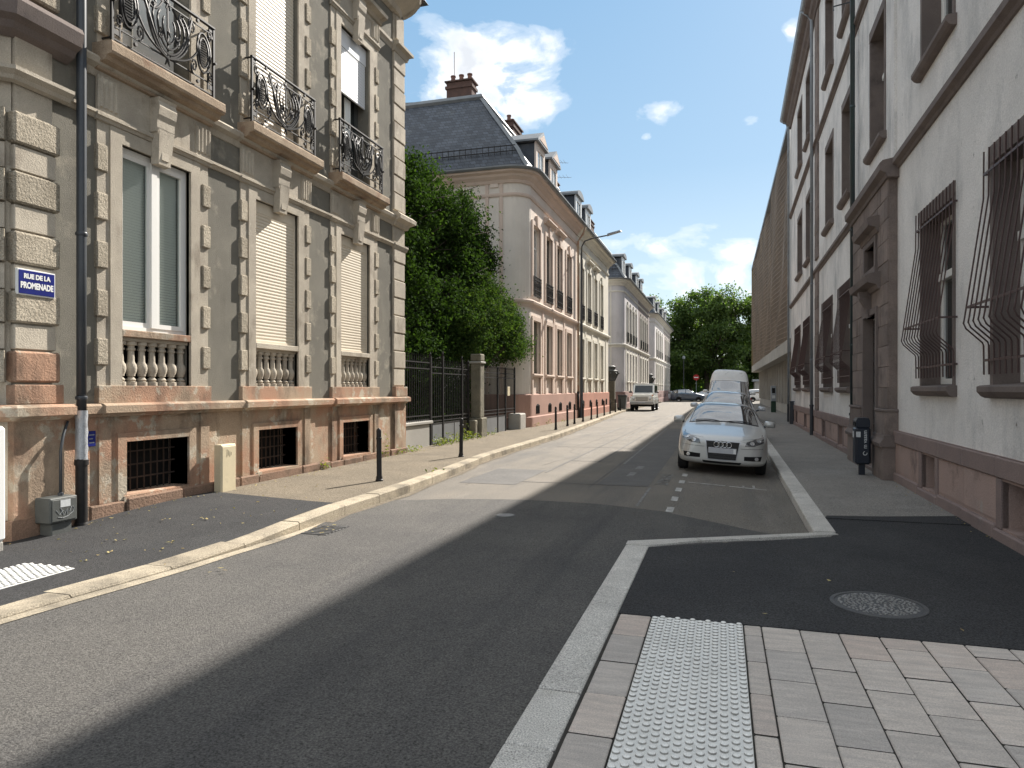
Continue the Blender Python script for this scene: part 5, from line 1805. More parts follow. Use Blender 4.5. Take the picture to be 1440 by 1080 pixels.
    for (x0, x1, a, c, zb, zt, npots) in chimneys:
        ch = B().cbox(x0, x1, a, c, zb, zt, .02)
        ch.box(x0 - .05, x1 + .05, a - .05, c + .05, zt - .30, zt - .18)
        ch.box(x0 - .07, x1 + .07, a - .07, c + .07, zt, zt + .06)
        if npots == 3 and zt > 15.3 and y0 < 30 and (x1 - x0) > 1:
            ch.tube([(x0 + .25, (a + c) / 2, zt), (x0 + .25, (a + c) / 2, zt + 1.5)], .015, 5)
        co = ch.put('chimney', MT['brick'], V)
        lx = (x1 - x0) > (c - a)
        for k in range(npots):
            t = (k + .5) / npots
            cx, cy = (x0 + (x1 - x0) * t, (a + c) / 2) if lx else ((x0 + x1) / 2, a + (c - a) * t)
            B().lathe([(.11, 0), (.10, .30), (.125, .31), (.125, .36), (.09, .37)], (cx, cy, zt + .05), 10).put('chimney_pot', MT['pot'], co, smooth='auto')
    if aerial:
        x, yv, z0, z1 = aerial
        b = B().tube([(x, yv, z0), (x, yv, z1)], .018, 5)
        if z1 - z0 < 2.8 and len(aerial) == 4 and eave:
            pass
        for dz, L in ((.05, .75), (.95, .95)):
            b.tube([(x - .2, yv - .1, z1 - dz), (x + L, yv + .3, z1 - dz)], .012, 4)
            for k in range(5):
                cx = x - .1 + k * L / 4.4
                b.tube([(cx, yv - .35, z1 - dz), (cx, yv + .35, z1 - dz)], .008, 4)
        b.put('aerial', MT['greyzinc'], V)
    return V


def pale_pane():
    m = glass_mat('pale_window_glass', (.34, .35, .33), 1.0, .06)
    return m


MT['panepale'] = pale_pane()
MT['oliveblind'] = M('olive_grey_blind', (.20, .195, .15), (.165, .16, .125), 2, .7, 0, stretch=(1, 1, 6))
pw_ = paint((.75, .645, .56), 'pale_pink_paint')
pt_ = paint((.66, .53, .445), 'salmon_trim_paint')
pl_ = paint((.42, .265, .215), 'red_plinth_paint')
psd = paint((.74, .67, .59), 'beige_side_paint')
villa('pink villa with a slate mansard roof, rounded corner and two gabled dormers', 25.55, 35.28, [(26.5, 27.65), (28.6, 29.75), (30.6, 31.72), (32.68, 33.8)], (5.25, 8.05), (2.2, 4.3),
      (pw_, pt_, pl_, psd), [27.1, 29.15, 31.2, 33.25], hood=(1, 2), dormers=((28.5, 29.9), (31.0, 32.35)), chimneys=((-4.75, -3.55, 29.3, 29.95, 13.6, 15.35, 3), (-3.75, -3.15, 34.4, 36.1, 13.2, 15.35, 3)),
      low_style='blind', up_style=('white', 'dark', 'dark', 'dark'), aerial=None)
cw_ = paint((.74, .69, .59), 'cream_paint')
ctr = paint((.72, .68, .58), 'off_white_trim_paint')
cpl = paint((.46, .235, .175), 'brick_red_plinth_paint')
villa('cream semi-detached villa with white blinds and two flat dormers', 35.30, 45.6, [(36.0, 37.1), (38.05, 39.15), (40.1, 41.2), (42.25, 43.35)], (5.25, 8.0), (2.2, 4.25),
      (cw_, ctr, cpl, cw_), [36.7, 38.8, 40.8, 42.9, 44.4], corner=False, far_free=True, hood=(1, 2), dormers=((36.9, 38.35), (39.9, 41.2)), dstyle='flat', low_style='whiteblind', up_style=('white', 'white', 'white', 'white'), aerial=(-2.6, 41.5, 13.0, 15.4),
      chimneys=((-3.6, -3.1, 43.6, 44.8, 13.2, 14.9, 4),))
gw_ = paint((.58, .555, .56), 'lilac_grey_paint')
gtr = paint((.72, .69, .62), 'pale_stone_paint')
gpl = paint((.30, .20, .18), 'dull_red_plinth')
villa('lilac grey villa with pale trim at the ornate gate pillar', 53.1, 62.7, [(54.7, 55.7), (56.5, 57.5), (58.4, 59.4), (60.3, 61.3)], (5.25, 8.0), (2.2, 4.4),
      (gw_, gtr, gpl, gw_), [55.2, 57, 59, 61], dormers=((55.2, 56.7), (59.6, 61.0)), dstyle='flat', low_style='whiteblind', up_style=('white', 'dark', 'dark', 'dark'), chimneys=((-3.4, -2.8, 54.7, 56.2, 12.8, 14.9, 3),))
bw_ = paint((.33, .285, .27), 'brown_grey_paint')
villa('dark brown grey terraced villa beyond the lilac one', 62.72, 72.3, [(64.1, 65.1), (66.0, 67.0), (67.9, 68.9), (69.8, 70.8)], (5.25, 8.0), (2.2, 4.4),
      (bw_, gtr, gpl, bw_), [64.6, 66.5, 68.4], corner=False, far_free=True, dormers=((64.5, 66.0), (68.3, 69.7)), dstyle='flat', low_style='dark')
ww_ = paint((.76, .72, .70), 'white_pink_paint')
villa('white villa with a black balcony railing near the end of the street', 78.3, 91.0, [(80.5, 81.6), (83, 84.1), (85.5, 86.6), (88, 89.1)], (5.25, 8.0), (2.2, 4.4),
      (ww_, gtr, gpl, ww_), [81, 83.5, 86], dormers=((81.5, 83.2), (87, 88.6)), dstyle='flat', low_style='whiteblind', up_style=('white',) * 4)
w2_ = paint((.50, .44, .415), 'pale_mauve_paint')
villa('last mauve villa of the row next to the plane trees', 91.02, 102.5, [(93, 94.1), (95.5, 96.6), (98, 99.1), (100.4, 101.4)], (5.25, 8.0), (2.2, 4.4),
      (w2_, gtr, gpl, w2_), [93.5, 96, 98.5], corner=False, far_free=True, dormers=((94, 95.5), (98.5, 100)), dstyle='flat', low_style='dark')

# downpipes and a standing pipe where the pink and cream villas meet
for yy, lb in ((35.10, 'grey downpipe with a black foot between the pink and the cream villa'),):
    t = E('downpipe', (-7.0, yy, .12), lb, 'downpipe')
    B().tube([(0, 0, 1.3), (0, 0, 9.0), (.25, 0, 9.35), (.38, 0, 9.7)], .05, 8).put('pipe', MT['pink'], t, smooth=True)
    B().tube([(0, 0, 0), (0, 0, 1.35)], .075, 8).put('foot', MT['iron'], t, smooth=True)

# street lamp
lp = E('street_lamp', (-6.88, 35.35, .12), 'dark street lamp pole with a long arm reaching over the road', 'street lamp')
B().lathe([(.11, 0), (.11, .5), (.085, .55), (.07, 4), (.055, 8.4), (.05, 8.4)], n=10).put('pole', MT['pipe'], lp, smooth='auto')
B().tube([(0, 0, 8.3), (.03, -.05, 8.75), (.20, -.15, 9.0), (.6, -.3, 9.08), (1.5, -.6, 9.14)], .035, 8).put('arm', MT['pipe'], lp, smooth=True)
B().add([(1.4, -.70, 9.10), (1.4, -.46, 9.10), (2.2, -.82, 9.20), (2.12, -1.02, 9.20), (1.45, -.70, 9.20), (1.45, -.46, 9.20), (2.15, -.84, 9.27), (2.10, -.98, 9.27)], [(0, 1, 2, 3), (4, 7, 6, 5), (0, 4, 5, 1), (1, 5, 6, 2), (2, 6, 7, 3), (3, 7, 4, 0)]).put('lamp_head', MT['greyzinc'], lp, recalc=True)

# ================================================================== GARDEN FENCE
FXX = -7.3
gd = E('garden_wall', (FXX, 0, 0), 'low pale garden wall between the corner house and the iron gate', 'wall')
B().cbox(-.25, .06, 14.95, 16.75, -.1, .70, .02).put('base', MT['concrete'], gd)
B().cbox(-.28, .10, 14.93, 16.9, .70, .78, .015).put('coping', MT['concrete'], gd)
pm = None


def fence(label, y0, y1, zb, zt, posts, nb, cat='fence', name='iron_fence', panels=(), zpan=(.16, .66)):
    f = E(name, (FXX, 0, 0), label, cat)
    for yy, hgt in posts:
        B().box(-.03, .03, yy - .03, yy + .03, .05, hgt).lathe([(.028, 0), (.04, .03), (.03, .07), (.004, .12)], (0, yy, hgt), 6).put('post', MT['iron'], f)
    r_ = B()
    for zz in (zb + .03, zb + .14, zt - .20, zt - .04):
        B().box(-.014, .014, y0, y1, zz - .014, zz + .014).put('rail', MT['iron'], f)
    me = B().tube([(0, 0, zb), (0, 0, zt + .10)], .009, 5)
    me.lathe([(.009, 0), (.016, .03), (.003, .09)], (0, 0, zt + .10), 5)
    me = me.mesh('bar')
    me.materials.append(MT['iron'])
    for k in range(nb):
        link('bar', me, None, f, (0, y0 + (y1 - y0) * (k + .5) / nb, 0))
    for a, c in panels:
        B().box(-.010, .012, a, c, zpan[0], zpan[1]).put('sheet_panel', MT['greysheet'], f)
        B().box(-.018, .018, a - .03, a, zpan[0] - .04, zpan[1] + .04).put('panel_frame', MT['iron'], f)
        B().box(-.018, .018, a, c, zpan[0] - .04, zpan[0]).put('panel_frame', MT['iron'], f)
        B().box(-.018, .018, a, c, zpan[1], zpan[1] + .04).put('panel_frame', MT['iron'], f)
    return f


fence('black iron railing on the low wall beside the corner house', 14.95, 16.9, .78, 2.32, [(16.93, 2.45)], 15)
fence('black iron gate with grey sheet panels at its foot', 17.0, 19.75, .72, 2.22, [(17.78, 2.50), (19.25, 2.45), (19.78, 2.35)], 21, 'gate', 'iron_gate', panels=((17.05, 17.72), (17.84, 18.6), (18.63, 19.2)))
fence('black iron railing between the mossy pillar and the pink villa', 21.2, 24.7, .76, 2.18, [(22.65, 2.25), (23.55, 2.25), (24.7, 2.3)], 27, panels=((21.25, 22.6), (22.68, 23.5)), zpan=(.12, .66))
gp = E('gate_pillar', (FXX + .05, 20.45, 0), 'tall mossy stone gate pillar in front of the trees', 'pillar')
B().cbox(-.22, .24, -.27, .27, -.1, .72, .03).put('base', MT['gatepillar'], gp)
B().cbox(-.15, .17, -.19, .19, .72, 2.38, .025).put('shaft', MT['gatepillar'], gp)
B().cbox(-.19, .21, -.23, .23, 2.38, 2.45, .02).put('cap', MT['concrete'], gp)
B().cbox(-.16, .18, -.20, .20, 2.45, 2.68, .03).put('top', MT['gatepillar'], gp)
st = E('gate_post_stone', (FXX + .05, 24.95, 0), 'squat pale stone block standing at the end of the railing by the pink villa', 'stone block')
B().cbox(-.25, .22, -.42, .35, -.1, .70, .04).put('block', MT['concrete'], st)
st = E('gate_post_stone', (FXX + .02, 19.93, 0), 'low grey stone block tucked against the mossy gate pillar', 'stone block')
B().cbox(-.22, .2, -.12, .10, -.1, .66, .03).put('block', MT['gatepillar'], st)
yp = E('yellow_plate', (FXX + .03, 23.85, 1.52), 'small pale yellow plate hung on the iron railing', 'sign')
B().cbox(-.006, .01, -.14, .14, -.16, .16, .003).put('plate', MT['cream'], yp)

# ornate gate pillars and dark gates farther along
for yv, lb, lb2 in ((47.5, 'ornate dark-capped gate pillar between the cream and the lilac grey villa', 'dark iron gate between the cream and the lilac grey villa'), (74.3, 'far ornate gate pillar before the white villa', 'far dark iron gate before the white villa')):
    t = E('ornate_pillar', (-7.15, yv, .1), lb, 'pillar')
    B().cbox(-.30, .30, -.30, .30, -.1, .55, .03).put('base', MT['gatepillar'], t)
    B().cbox(-.22, .22, -.22, .22, .55, 2.05, .05).put('shaft', MT['gatepillar'], t)
    b = B().lathe([(.24, 2.05), (.28, 2.15), (.26, 2.3), (.40, 2.62), (.44, 2.72), (.30, 2.76), (.24, 2.84), (.27, 3.02), (.10, 3.10)], n=8)
    for k in range(8):
        b.tube([(.25 * math.cos(k * .785), .25 * math.sin(k * .785), 2.2), (.46 * math.cos(k * .785), .46 * math.sin(k * .785), 2.62), (.50 * math.cos(k * .785), .50 * math.sin(k * .785), 2.52)], .05, 5)
    b.put('carved_capital', MT['concretedk'] if False else MT['greybox'], t)
    f = E('iron_gate', (-7.3, yv, .1), lb2, 'gate')
    me = B().box(-.012, .012, -.02, .02, .1, 2.0).mesh('bar')
    me.materials.append(MT['iron'])
    for k in range(22):
        yy = (-1.85 + k * .13) if k < 12 else (.45 + (k - 12) * .16)
        if k < 12 or yv < 60:
            link('bar', me, None, f, (0, yy, 0))
    for a, c in ((-1.9, -.32), (.35, 2.2)):
        for zz in (.2, .9, 1.9):
            B().box(-.02, .02, a, c, zz - .03, zz + .03).put('rail', MT['iron'], f)
        B().box(-.05, -.03, a, c, .1, 1.85).put('back_sheet', MT['iron'], f)

# bollards along the left kerb
bm = [('post', B().lathe([(.052, 0), (.052, .06), (.042, .09), (.040, .66), (.047, .665), (.047, .695), (.040, .70), (.040, .80), (.034, .825), (.012, .845)], n=12), MT['iron']),
      ('collar', B().lathe([(.060, -.01), (.062, .02), (.050, .035)], n=12), MT['iron'])]
proto = None
labs = ['black bollard nearest the corner house and the cream cabinet', 'black bollard before the grey sheet panels of the iron gate', 'first slim bollard before the corner of the pink villa',
        'second bollard along the pink villa, under its second window', 'third bollard along the pink villa, under its third window', 'bollard just before the downpipe between pink and cream villas', 'bollard under the first window of the cream villa',
        'bollard under the second window of the cream villa', 'bollard under the fourth window of the cream villa', 'bollard just before the ornate gate pillar', 'bollard behind the parked off-roader nose, at the ornate pillar', 'last bollard by the front wheel of the off-roader']
pos = [(-5.25, 10.13), (-5.42, 14.24), (-5.72, 24.6), (-5.85, 27.2), (-5.92, 28.9), (-5.98, 31.1), (-6.02, 33.4), (-6.05, 35.3), (-6.18, 38.3), (-6.32, 41.3), (-6.42, 44.2), (-6.50, 47.1)]
for (x, yv), lb in zip(pos, labs):
    if proto is None:
        proto = E('bollard', (x, yv, zl(yv)), lb, 'bollard', 'black bollards along the left kerb')
        for nm, bb, mt in bm:
            bb.put(nm, mt, proto, smooth='auto')
        o = proto
    else:
        o = copy_tree(proto)
        o['label'] = lb
    o.location = (x, yv, zl(yv))
    o.rotation_euler = (random.uniform(-.015, .015), random.uniform(-.02, .02), 0)
# ================================================================== TREES
def leaf_mesh(name, pts, nrm, size, seed, mat, parent, aspect=.5, droop=0.0):
    """pts (n,3), outward normals (n,3): one folded diamond per leaf"""
    rg = np.random.default_rng(seed)
    n = len(pts)
    d = rg.normal(size=(n, 3))
    d[:, 2] -= droop
    nn = nrm * .55 + rg.normal(size=(n, 3)) * .7
    nn[:, 2] += .35
    nn /= np.linalg.norm(nn, axis=1, keepdims=True) + 1e-9
    d -= nn * np.sum(d * nn, axis=1, keepdims=True)
    d /= np.linalg.norm(d, axis=1, keepdims=True) + 1e-9
    s = np.cross(nn, d)
    L = (size * rg.uniform(.65, 1.35, size=n))[:, None]
    a = pts - d * L * .5
    c = pts + d * L * .5
    b = pts + s * L * aspect * .5 + nn * L * .10 - d * L * .06
    e = pts - s * L * aspect * .5 + nn * L * .10 - d * L * .06
    v = np.stack([a, b, c, e], axis=1).reshape(-1, 3)
    me = bpy.data.meshes.new(name)
    me.vertices.add(4 * n)
    me.vertices.foreach_set('co', v.astype(np.float32).ravel())
    me.loops.add(4 * n)
    me.loops.foreach_set('vertex_index', np.arange(4 * n, dtype=np.int32))
    me.polygons.add(n)
    me.polygons.foreach_set('loop_start', np.arange(0, 4 * n, 4, dtype=np.int32))
    try:
        me.polygons.foreach_set('loop_total', np.full(n, 4, dtype=np.int32))
    except Exception:
        pass
    me.update(calc_edges=True)
    me.validate()
    return link(name, me, mat, parent)


def blob_points(blobs, n, clumps, seed, shell=.75, spread=.34, csize=.5):
    """leaf positions gathered in clumps on and inside a set of ellipsoids"""
    rg = np.random.default_rng(seed)
    w_ = np.array([b[6] for b in blobs], float)
    w_ /= w_.sum()
    P, Nn = [], []
    for bi, b in enumerate(blobs):
        k = max(3, int(clumps * w_[bi]))
        m = int(n * w_[bi] / k)
        c = np.array(b[:3])
        r = np.array(b[3:6])
        for _ in range(k):
            d = rg.normal(size=3)
            d /= np.linalg.norm(d)
            t = shell + (1 - shell) * rg.uniform(-.2, 1.15)
            if rg.random() < .22: t *= rg.uniform(.3, .9)
            cc = c + d * r * t
            mm = int(m * rg.uniform(.5, 1.5))
            q = rg.normal(size=(mm, 3)) * spread * rg.uniform(.6, 1.35)
            q[:, 2] *= .75
            P.append(cc + q)
            o = q / (np.linalg.norm(q, axis=1, keepdims=True) + 1e-6) * .6 + d * .8
            Nn.append(o)
    P, Nn = np.concatenate(P), np.concatenate(Nn)
    Nn /= np.linalg.norm(Nn, axis=1, keepdims=True) + 1e-9
    return P, Nn


def limbs(base, tops, r0, seed, fork=.45):
    rd = random.Random(seed)
    b = B()
    base = Vector(base)
    for tp in tops:
        tp = Vector(tp)
        mid = base.lerp(tp, fork) + Vector((rd.uniform(-.3, .3), rd.uniform(-.3, .3), rd.uniform(0, .5)))
        pts = [base.lerp(mid, t) if t <= 1 else mid.lerp(tp, t - 1) for t in (0, .33, .66, 1, 1.33, 1.66, 2)]
        pts = [p + Vector((rd.uniform(-.06, .06), rd.uniform(-.06, .06), 0)) * (i > 0) for i, p in enumerate(pts)]
        b.tube(pts, r0 * rd.uniform(.5, .8), 7, taper=.2)
        for _ in range(3):
            q = mid.lerp(tp, rd.uniform(.1, .7))
            e = q + Vector((rd.uniform(-1, 1), rd.uniform(-1, 1), rd.uniform(.1, 1))) * (tp - base).length * .22
            b.tube([q, q.lerp(e, .5) + Vector((0, 0, .1)), e], r0 * .22, 5, taper=.3)
    return b


def tree(name, label, base, trunk_h, r0, blobs, n, clumps, size, mat, seed, spread=.34, group=None, droop=0.0, shell=.75, aspect=.5):
    t = E(name, base, label, 'tree', group)
    bl = [(b[0] - base[0], b[1] - base[1], b[2] - base[2], *b[3:]) for b in blobs]
    top = Vector((0, 0, trunk_h))
    tr = B().tube([(0, 0, -.3), (.02, .02, trunk_h * .3), (-.04, .05, trunk_h * .65), (0, 0, trunk_h * 1.02)], r0, 10, taper=.72)
    tr.put('trunk', MT['bark'], t, smooth=True)
    limbs(top - Vector((0, 0, .1)), [b[:3] for b in bl] + [(b[0] + b[3] * .4, b[1], b[2] + b[5] * .5) for b in bl], r0 * .75, seed).put('branches', MT['bark'], t, smooth=True)
    P, Nn = blob_points(bl, n, clumps, seed, spread=spread, shell=shell)
    leaf_mesh('crown', P, Nn, size, seed + 5, mat, t, droop=droop, aspect=aspect)
    return t


tree('laurel_tree', 'tall dark evergreen tree rising behind the garden wall beside the corner house', (-9.2, 19.6, .1), 2.2, .16,
     [(-9.3, 18.4, 5.9, 1.25, 1.7, 1.7, 1.0), (-9.1, 20.2, 6.6, 1.2, 1.7, 1.5, 1.0), (-8.9, 21.9, 6.0, 1.15, 1.5, 1.55, .9), (-9.0, 18.6, 3.8, 1.3, 1.8, 1.5, .8), (-8.9, 20.8, 4.2, 1.3, 1.8, 1.5, .8), (-9.2, 17.2, 5.0, 1.1, 1.2, 1.7, .6), (-9.0, 19.0, 2.6, 1.1, 2.2, .9, .5), (-9.2, 18.9, 7.5, .7, .9, .7, .3), (-8.9, 22.6, 5.0, .9, 1.0, 1.0, .4), (-9.1, 16.6, 3.4, 1.1, 1.2, 1.5, .5), (-8.5, 21.6, 7.2, .8, 1.3, .95, .6), (-8.6, 23.4, 6.5, .8, 1.1, 1.0, .6), (-9.2, 19.6, 8.0, .6, 1.0, .75, .4), (-8.6, 22.9, 7.5, .30, .4, .40, .07), (-8.3, 24.3, 6.2, .35, .5, .4, .09), (-9.0, 20.9, 8.4, .35, .5, .40, .08), (-9.1, 18.0, 8.1, .35, .4, .45, .08), (-8.2, 23.6, 7.0, .3, .35, .3, .05)],
     95000, 1250, .105, MT['laurel'], 3, spread=.19, aspect=.55)
tree('holly_tree', 'bushy mid green tree leaning over the iron railing before the pink villa', (-8.5, 22.9, .1), 1.9, .11,
     [(-8.2, 22.6, 4.1, 1.05, 1.3, 1.05, 1.0), (-8.0, 24.1, 4.2, .9, 1.1, .95, .8), (-7.8, 25.2, 3.75, .7, .9, .65, .5), (-8.1, 21.4, 3.6, .9, 1.1, .95, .7), (-8.2, 23.4, 5.1, .7, .9, .6, .4), (-7.7, 24.6, 3.1, .7, 1.0, .5, .4), (-7.5, 26.0, 3.25, .45, .7, .35, .2), (-8.2, 22.2, 2.9, .8, 1.2, .6, .4)],
     56000, 640, .085, MT['holly'], 8, spread=.17, aspect=.6)
hb = E('shrub', (-9.6, 20.5, .1), 'deep green shrubbery filling the garden behind the iron railings', 'shrub')
P, Nn = blob_points([(0, -3.6, 1.1, .9, 1.5, 1.2, 1), (0.2, -.8, 1.1, .9, 1.7, 1.3, 1), (.2, 2.0, 1.2, .9, 1.6, 1.3, 1), (-.4, 4.2, 1.2, .9, 1.4, 1.4, 1), (-1.5, 1, 2.2, .8, 4.8, 1.6, 1.2)], 26000, 380, 21, spread=.26)
leaf_mesh('foliage', P, Nn, .11, 22, MT['laurel'], hb, aspect=.55)
B().tube([(0, 0, -.1), (.1, .1, 1.2)], .05, 6).put('stem', MT['bark'], hb)

for i, (x, yv, h, s, lb) in enumerate(((-5.2, 123, 14.5, 1.0, 'plane tree filling the gap between the mauve villa and the broad tree'), (-9.0, 111, 15.5, 1.05, 'tall plane tree rising just past the last mauve villa'), (-2.2, 112, 17.0, 1.15, 'broad plane tree in the middle of the street end, above the van'), (5.2, 116, 16.4, 1.05, 'plane tree beside the modern building at the street end'), (-19, 124, 17, 1.1, 'plane tree half hidden behind the mauve villa'), (13.5, 126, 17, 1.1, 'plane tree hidden mostly behind the modern building'))):
    rd = random.Random(40 + i)
    bl = []
    for k in range(27):
        a = rd.uniform(0, 6.28)
        q = rd.uniform(.1, 1.0) * 4.6 * s
        zz = rd.uniform(.20, .93)
        q *= (1.25 - abs(zz - .55) * 1.2)
        bl.append((x + q * math.cos(a), yv + q * math.sin(a), h * zz, rd.uniform(1.3, 2.2) * s, rd.uniform(1.3, 2.2) * s, rd.uniform(1.0, 1.6) * s, 1.0))
    tree('plane_tree', lb, (x, yv, .1), 4.6, .42 * s, bl, 40000, 430, .34, MT['plane'], 50 + i, spread=.62, group='plane trees at the street end', aspect=.75, shell=.6)
tr = E('hedge', (-10.5, 106.5, .1), 'dark clipped hedge at the foot of the plane trees', 'hedge')
P, Nn = blob_points([(k * 1.3 - 8, 0, 1.2, .9, .8, 1.3, 1) for k in range(10)], 9000, 200, 61, spread=.3)
leaf_mesh('foliage', P, Nn, .2, 62, MT['laurel'], tr, aspect=.7)
B().box(-9, 4.4, -.3, .3, -.1, 1.3).put('core', MT['bark'], tr)
wd = E('treeline', (0, 150, .1), 'far trees of the park closing the view', 'trees', kind='stuff')
P, Nn = blob_points([(k * 5 - 60, random.uniform(-4, 8), random.uniform(4, 8), 4, 4, random.uniform(3.5, 5), 1) for k in range(27)], 40000, 700, 71, spread=.9, shell=.6)
o = leaf_mesh('crown', P, Nn, .55, 72, MT['plane'], wd, aspect=.8)
B().box(-62, 72, 3, 4, 0, 5).put('undergrowth', MT['laurel'], wd)

# weeds along the wall foot and the gate
rg = np.random.default_rng(5)
pts = []
for cx, cy, m, sp, hh in ((-7.05, 16.95, 90, .10, .16), (-7.0, 17.4, 130, .16, .14), (-7.05, 18.4, 150, .2, .16), (-7.05, 19.0, 110, .15, .22), (-7.0, 19.6, 60, .15, .10), (-7.0, 15.1, 70, .14, .09), (-6.95, 14.5, 40, .1, .08), (-7.05, 21.3, 50, .2, .08), (-6.95, 11.3, 26, .05, .14), (-6.96, 13.75, 30, .05, .3), (-4.95, 11.6, 8, .12, .02), (-7.0, 26.5, 40, .2, .12), (-6.98, 28.4, 40, .2, .16), (-6.85, 31.0, 20, .1, .12)):
    q = rg.normal(size=(m, 3)) * np.array([sp * .5, sp * 1.6, 0])
    q[:, 2] = np.abs(rg.normal(size=m)) * hh * .7 + .01
    pts.append(q + np.array([cx, cy, zl(cy)]))
pts = np.concatenate(pts)
o = leaf_mesh('weeds', pts, np.tile([0, 0, 1.0], (len(pts), 1)), .075, 9, MT['weed'], None, aspect=.35)
tag(o, 'yellow green weeds growing along the wall foot and the gate', 'weeds', kind='stuff')
# ================================================================== VEHICLES
def loft_body(name, st, mat, parent, levels=2):
    """smooth car body from cross sections (y, zb, wb, wm, zm, ws, zs, wt, zt, zc)"""
    vs, fs = [], []
    K = 15
    for (y, zb, wb, wm, zm, ws, zs, wt, zt, zc) in st:
        half = [(wb, zb), (wb + (wm - wb) * .8, zb + .08), (wm, zm), (ws, zs), (ws - (ws - wt) * .08, zs + (zt - zs) * .12), (wt, zt), (wt * .55, zt + (zc - zt) * .8)]
        row = [(-x, y, z) for x, z in half] + [(0, y, zc)] + [(x, y, z) for x, z in half[::-1]]
        vs += row
    n = len(st)
    for i in range(n - 1):
        for j in range(K - 1):
            fs.append((i * K + j, i * K + j + 1, (i + 1) * K + j + 1, (i + 1) * K + j))
        fs.append((i * K + K - 1, i * K, (i + 1) * K, (i + 1) * K + K - 1))
    for i, flip in ((0, False), (n - 1, True)):
        for j in range(7):
            q = (i * K + j, i * K + K - 1 - j, i * K + K - 2 - j, i * K + j + 1) if j < 6 else (i * K + 6, i * K + 8, i * K + 7)
            fs.append(q if not flip else q[::-1])
    b = B()
    b.v, b.f = vs, fs
    me0 = b.mesh(name, smooth=True, recalc=True)
    o0 = bpy.data.objects.new('tmp', me0)
    COL.objects.link(o0)
    md = o0.modifiers.new('s', 'SUBSURF')
    md.levels = md.render_levels = levels
    bpy.context.view_layer.update()
    me = bpy.data.meshes.new_from_object(o0.evaluated_get(bpy.context.evaluated_depsgraph_get()))
    me.name = name
    bpy.data.objects.remove(o0)
    me.polygons.foreach_set('use_smooth', [True] * len(me.polygons))
    o = link(name, me, mat, parent)
    tree_ = BVHTree.FromPolygons([v.co.copy() for v in me.vertices], [tuple(p.vertices) for p in me.polygons])
    return o, tree_


def resample(pts, n):
    pts = [Vector(p) for p in pts]
    L = [0]
    for a, b in zip(pts, pts[1:]): L.append(L[-1] + (b - a).length)
    out = []
    for i in range(n + 1):
        t = L[-1] * i / n
        k = max(j for j in range(len(L)) if L[j] <= t + 1e-9)
        k = min(k, len(pts) - 2)
        s = (t - L[k]) / max(1e-9, L[k + 1] - L[k])
        out.append(pts[k].lerp(pts[k + 1], s))
    return out


def patch(name, bvh, top, bot, side, off, mat, parent, nx=14, ny=6, thick=.012, y_start=-3):
    """piece that follows the body: top and bottom edges in the (x,z) front view or the (y,z) side view"""
    T_, B_ = resample(top, nx), resample(bot, nx)
    grid_, ok = [], True
    for j in range(ny + 1):
        row = []
        for i in range(nx + 1):
            p = T_[i].lerp(B_[i], j / ny)
            if side == 'front': org, d = Vector((p.x, y_start, p.y)), Vector((0, 1, 0))
            elif side == 'top': org, d = Vector((p.x, p.y, 4)), Vector((0, 0, -1))
            elif side == 'rear': org, d = Vector((p.x, 9, p.y)), Vector((0, -1, 0))
            else:
                s = side
                org, d = Vector((3 * s, p.x, p.y)), Vector((-s, 0, 0))
            h, nrm_, _, _ = bvh.ray_cast(org, d)
            if h is None:
                h, nrm_, _, _ = bvh.find_nearest(org + d * 3)
            if nrm_.dot(d) > 0: nrm_ = -nrm_
            row.append((h, nrm_))
        grid_.append(row)
    b = B()
    vs = [tuple(h + n_ * off) for row in grid_ for h, n_ in row]
    w1 = nx + 1
    fs = [(j * w1 + i, j * w1 + i + 1, (j + 1) * w1 + i + 1, (j + 1) * w1 + i) for j in range(ny) for i in range(nx)]
    loop = list(range(nx + 1)) + [j * w1 + nx for j in range(1, ny + 1)] + [ny * w1 + i for i in range(nx - 1, -1, -1)] + [j * w1 for j in range(ny - 1, 0, -1)]
    flat = [hn for row in grid_ for hn in row]
    base = len(vs)
    vs += [tuple(flat[k][0] + flat[k][1] * (off - thick)) for k in loop]
    m_ = len(loop)
    fs += [(loop[k], base + k, base + (k + 1) % m_, loop[(k + 1) % m_]) for k in range(m_)]
    b.v, b.f = vs, fs
    return b.put(name, mat, parent, smooth='auto', recalc=True)


def wheel(parent, x, y, r, wdt, rim=MT['alloy']):
    s = 1 if x > 0 else -1
    prof = [(r * .62, -wdt / 2), (r * .9, -wdt / 2), (r * .98, -wdt / 2 + .03), (r, -wdt / 4), (r, wdt / 4), (r * .98, wdt / 2 - .03), (r * .9, wdt / 2), (r * .62, wdt / 2)]
    me = B().lathe(prof, n=24, cap=False)
    t = me.put('wheel', MT['tyre'], parent, smooth='auto', loc=(x, y, r - .004), rot=(0, R(90) * s, 0))
    b = B().lathe([(r * .66, -.02), (r * .66, wdt / 2 - .01), (r * .60, wdt / 2 - .01), (r * .56, wdt / 2 - .05), (.02, wdt / 2 - .06)], n=24)
    for k in range(5):
        a = 2 * math.pi * k / 5
        d, e = Vector((math.cos(a), math.sin(a))), Vector((-math.sin(a), math.cos(a)))
        q = [d * .05 + e * .045, d * .05 - e * .045, d * r * .6 - e * .035, d * r * .6 + e * .035]
        b.prism_z([(p.x, p.y) for p in q], wdt / 2 - .06, wdt / 2 - .018)
    b.lathe([(.06, wdt / 2 - .06), (.06, wdt / 2 - .012), (.03, wdt / 2 - .008)], n=12)
    b.put('rim', rim, t, smooth='auto')
    return t


